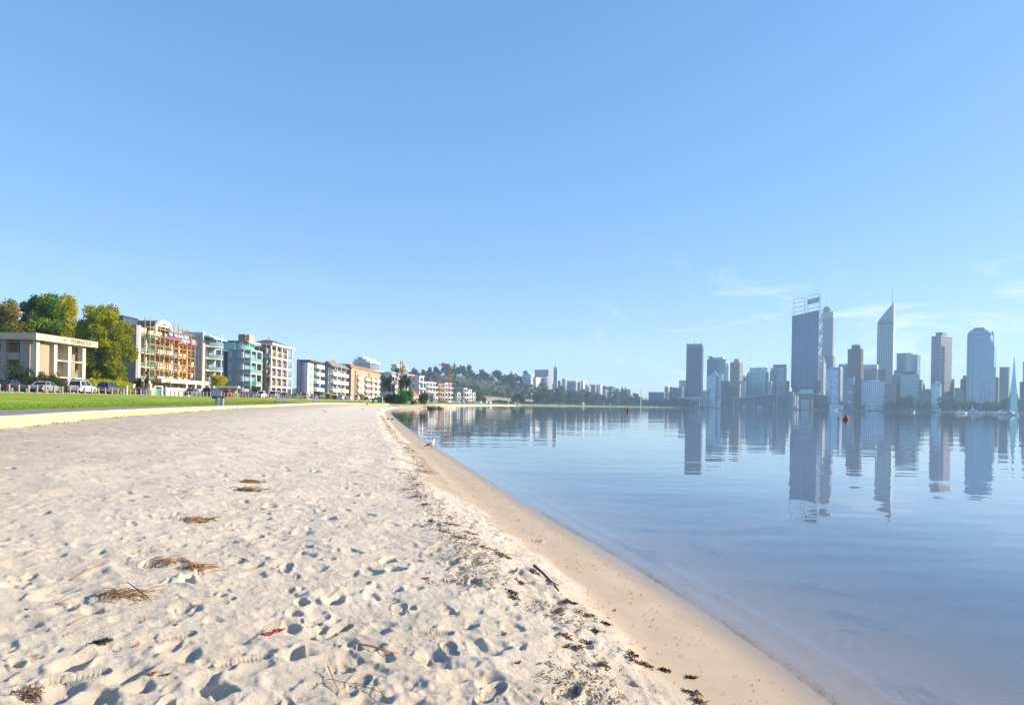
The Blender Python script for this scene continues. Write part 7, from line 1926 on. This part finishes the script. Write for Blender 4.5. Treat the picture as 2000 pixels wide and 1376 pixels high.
blades('seaweed_clump', 'small black seaweed clump left of the bent stick', 'seaweed', 197, 1256, 30, .07, .05, M_weedd, 8, .0035, .02)
def stick(label, pts, r, mat, name='stick', cat='stick', lift=.006, leaf=None, taper=.5):
    P = [on_sand(u_, v_) for u_, v_ in pts]; b = P[0]
    o = thing(name, label, cat, b)
    q = [(p[0] - b[0], p[1] - b[1], p[2] - b[2] + lift + (hh if False else 0)) for p, hh in zip(P, range(len(P)))]
    MB().tube(q, r, 7, r * taper).build('stem', mat, o)
    return o, b
def raised(label, pts, hts, r, mat, name='stick', cat='stick', taper=.5):
    P = [on_sand(u_, v_) for u_, v_ in pts]; b = P[0]; o = thing(name, label, cat, b)
    MB().tube([(p[0] - b[0], p[1] - b[1], p[2] - b[2] + h_) for p, h_ in zip(P, hts)], r, 7, r * taper).build('stem', mat, o); return o
raised('straight black stick lying across the large reed clump', [(291, 1170), (268, 1160), (248, 1152)], [.01, .035, .06], .005, M_stick)
raised('curved tan reed stem arching over the sand near the bottom', [(700, 1268), (728, 1270), (752, 1272), (776, 1277)], [.006, .026, .028, .006], .0065, paint('reed_tan', (.40, .24, .09), .6, .2, 40), 'reed', 'reed', .8)
raised('thin dark stick standing up in the crossed pair at the bottom', [(640, 1312), (652, 1335), (668, 1363)], [.035, .02, .004], .0032, M_twig)
raised('bent brown twig lying across the crossed pair at the bottom', [(612, 1345), (640, 1333), (690, 1336), (735, 1350), (758, 1372)], [.004, .022, .012, .008, .004], .0028, M_twig)
raised('long thin twig left of the large reed clump', [(140, 1132), (175, 1117), (212, 1102)], [.004, .01, .012], .004, M_straw)
raised('thin bent twig between two sand ridges at far left', [(135, 1222), (155, 1208), (178, 1198)], [.004, .012, .01], .0035, M_twig)
raised('slender twig crossing the lit sand below the reed clump', [(490, 1255), (512, 1238), (545, 1218)], [.004, .014, .01], .003, M_twig)
raised('short dark twig right of the orange-brown reeds', [(472, 1093), (488, 1097)], [.006, .008], .004, M_stick)
raised('curling thin root above the sand at the bottom centre', [(700, 1340), (722, 1346), (745, 1356), (762, 1376)], [.008, .014, .012, .004], .0022, M_twig)
raised('black twisted driftwood stump at the tide mark', [(1043, 1112), (1058, 1124), (1078, 1140), (1090, 1148)], [.03, .022, .02, .008], .014, M_stick, 'driftwood', 'driftwood', .5)
raised('dark red root beside the driftwood stump', [(1068, 1135), (1080, 1143), (1092, 1152)], [.012, .016, .004], .010, paint('root_red', (.13, .045, .03), .7), 'driftwood', 'driftwood', .4)
def dead_leaf(label, u, v, L, mat, rz):
    x, y, z = on_sand(u, v); o = thing('dead_leaf', label, 'leaf', (x, y, z + .004), rz)
    n = 7; V = MB(); ring = [(L * (i / n - .5), L * .2 * math.sin(math.pi * i / n), .01 * math.sin(i * 1.3)) for i in range(n + 1)]
    up = ring; dn = [(a, -b, c) for a, b, c in ring[1:-1]]
    V.loft([[(a, b, c) for a, b, c in up + dn[::-1]], [(a, b, c + .0015) for a, b, c in up + dn[::-1]]]); V.build('blade', mat, o)
    MB().tube([(-L * .5, 0, .003), (L * .5, 0, .012)], .0012, 4).build('midrib', M_twig, o)
for i, (u_, v_, L_, m_, r_, lab) in enumerate(((525, 1238, .10, M_leafr, .2, 'long reddish leaf beside the slender twig'), (545, 1232, .08, M_leafr, .1, 'paler reddish leaf right of the long one'), (113, 1180, .035, M_leafo, .3, 'small orange leaf at the far left'), (52, 1192, .03, M_twig, .2, 'tiny dark leaf at the far left edge'),
     (268, 1261, .03, M_leafo, 1.0, 'orange fragment on the ridge at bottom left'), (298, 1317, .05, M_leafo, .1, 'orange leaf beside the dark hollow at the bottom'), (325, 1319, .05, M_straw, .3, 'tan leaf right of the orange one at the bottom'), (280, 1214, .035, M_leafo, 1.4, 'upright brown leaf below the reed clump'), (343, 1222, .03, M_leafo, .2, 'round orange leaf near the middle of the left sand'),
     (833, 1131, .07, paint('leaf_pink', (.42, .16, .16), .7), -.2, 'pink leaf fragment on the bright sand'), (464, 1099, .03, M_stick, .4, 'dark triangular leaf right of the reeds'), (1200, 1193, .06, M_leafr, 1.1, 'curled red-brown leaf on the smooth wet sand'), (985, 1239, .04, M_leafr, .2, 'small maroon leaf near the shoe print'), (1012, 1294, .05, M_leafr, .5, 'maroon leaf below the shoe print'), (182, 893, .12, M_leafo, .3, 'orange scrap far up the beach at left'))):
    dead_leaf(lab, u_, v_, L_, m_, r_)
cl = [(1000, 1158, .10, 'd'), (1003, 1168, .07, 'b'), (1040, 1118, .05, 'd'), (1108, 1175, .10, 'b'), (1120, 1180, .07, 'd'), (1145, 1200, .12, 'b'), (1180, 1218, .10, 'd'), (1105, 1245, .12, 'b'), (1120, 1268, .09, 'b'), (1150, 1258, .08, 'd'), (1235, 1278, .07, 'd'), (1240, 1292, .11, 'b'), (1262, 1300, .08, 'b'), (1300, 1310, .07, 'd'), (1352, 1325, .06, 'd'), (1355, 1355, .12, 'b'), (1366, 1372, .10, 'b'), (1180, 1302, .08, 'b'), (900, 1052, .16, 'b'), (920, 1042, .13, 'b'), (950, 1070, .14, 'b'), (975, 1085, .12, 'b'), (990, 1090, .1, 'b'), (840, 1020, .12, 'g'), (880, 1025, .16, 'b'), (830, 985, .2, 'b'), (815, 970, .18, 'b'), (865, 1038, .14, 'b'), (1020, 1140, .08, 'b'), (1160, 1235, .08, 'd')]
wds = ['broad', 'ragged', 'small', 'flat', 'tangled', 'thin', 'knotted', 'loose', 'low', 'dense']
plc = ['left of the driftwood stump', 'beside the driftwood stump', 'at the berm edge below the stump', 'midway along the tide mark', 'near the shoe print', 'on the lower tide mark', 'by the big hollow in the berm', 'near the bottom right of the sand', 'at the wet sand edge', 'on the farther tide mark']
for i, (u_, v_, s_, c_) in enumerate(cl):
    j = 0 if i < 2 else 1 if i == 2 else 2 if i < 7 else 4 if i < 10 else 6 if i < 13 else 8 if i < 15 else 7 if i < 18 else 9 if i < 28 else 3
    lab = '%s %s seaweed clump %s' % (wds[i % 10], {'d': 'black', 'b': 'brown', 'g': 'greenish'}[c_], plc[j])
    blades('seaweed_clump', lab, 'seaweed', u_, v_, 24, s_ * .42, s_ * .62, {'d': M_weedd, 'b': M_weed, 'g': paint('weed_green', (.10, .14, .05), .8)}[c_], 100 + i, .0032, .02, group='seaweed clumps on the tide mark', ang=-.9)

# rough grass along the path edge and at the foot of the wall
def tufts():
    rng = np.random.default_rng(12); V = []; n = 26000
    yy = 22 + 120 * rng.random(n) ** 1.6
    lx = np.array([p[0] for p in la[:-10]]); ly = np.array([p[1] for p in la[:-10]]); o_ = np.argsort(ly)
    X0 = np.interp(yy, ly[o_], lx[o_]); xx = X0 - rng.exponential(1.6, n) + .1
    h_ = rng.uniform(.04, .11, n); a = rng.uniform(0, 6.28, n); w_ = .012 + yy * .0004
    zz_ = np.array([lz(x, y) for x, y in zip(xx, yy)])
    dx, dy = np.cos(a), np.sin(a); tx, ty = rng.normal(0, .03, n), rng.normal(0, .03, n)
    V = np.stack([np.stack([xx - dx * w_, yy - dy * w_, zz_ - .01], -1), np.stack([xx + dx * w_, yy + dy * w_, zz_ - .01], -1), np.stack([xx + tx, yy + ty, zz_ + h_], -1)], 1).reshape(-1, 3)
    tag(link('grass', np_mesh('grass', V, np.arange(n * 3).reshape(n, 3), leafm('grass_blades', (.10, .20, .02), (.24, .36, .04), .3, 1.0))), 'short uneven grass growing at the lawn edge', kind='stuff')
    n = 2600; yy = 14 + 60 * rng.random(n) ** 1.5
    wx = np.array([p[0] for p in WL]); wy = np.array([p[1] for p in WL]); o_ = np.argsort(wy[:-12]); X0 = np.interp(yy, wy[:-12][o_], wx[:-12][o_])
    pt = np.array([mn.noise(Vector((y * .9, 2, 2))) for y in yy]); k = pt > .05; yy = yy[k]; X0 = X0[k]; n = len(yy)
    xx = X0 + np.abs(rng.normal(0, .3, n)) + .03; zz_ = np.array([sand_at(x, y) for x, y in zip(xx, yy)]); a = rng.uniform(0, 6.28, n); L = rng.uniform(.05, .16, n); w_ = .008 + yy * .0003
    dx, dy = np.cos(a), np.sin(a)
    V = np.stack([np.stack([xx - dy * w_, yy + dx * w_, zz_], -1), np.stack([xx + dy * w_, yy - dx * w_, zz_], -1), np.stack([xx + dx * L, yy + dy * L, zz_ + rng.uniform(.01, .1, n)], -1)], 1).reshape(-1, 3)
    tag(link('dry_weeds', np_mesh('dry_weeds', V, np.arange(n * 3).reshape(n, 3), M_straw)), 'dry weeds and leaf litter at the foot of the limestone wall', kind='stuff')
tufts()
# ------------------------------------------------------------------ air
def make_haze():
    g = MB().box(-3300, 4300, -500, 4300, -2.9, 290)
    m = bpy.data.materials.new('haze_air'); m.use_nodes = True
    nt = m.node_tree; nt.nodes.clear()
    pv = nt.nodes.new('ShaderNodeVolumePrincipled')
    pv.inputs['Color'].default_value = (.52, .76, 1.0, 1); pv.inputs['Density'].default_value = HAZE_DENSITY
    pv.inputs['Anisotropy'].default_value = 0.0
    o = nt.nodes.new('ShaderNodeOutputMaterial'); nt.links.new(pv.outputs[0], o.inputs['Volume'])
    tag(g.build('haze', m), kind='stuff')
make_haze()
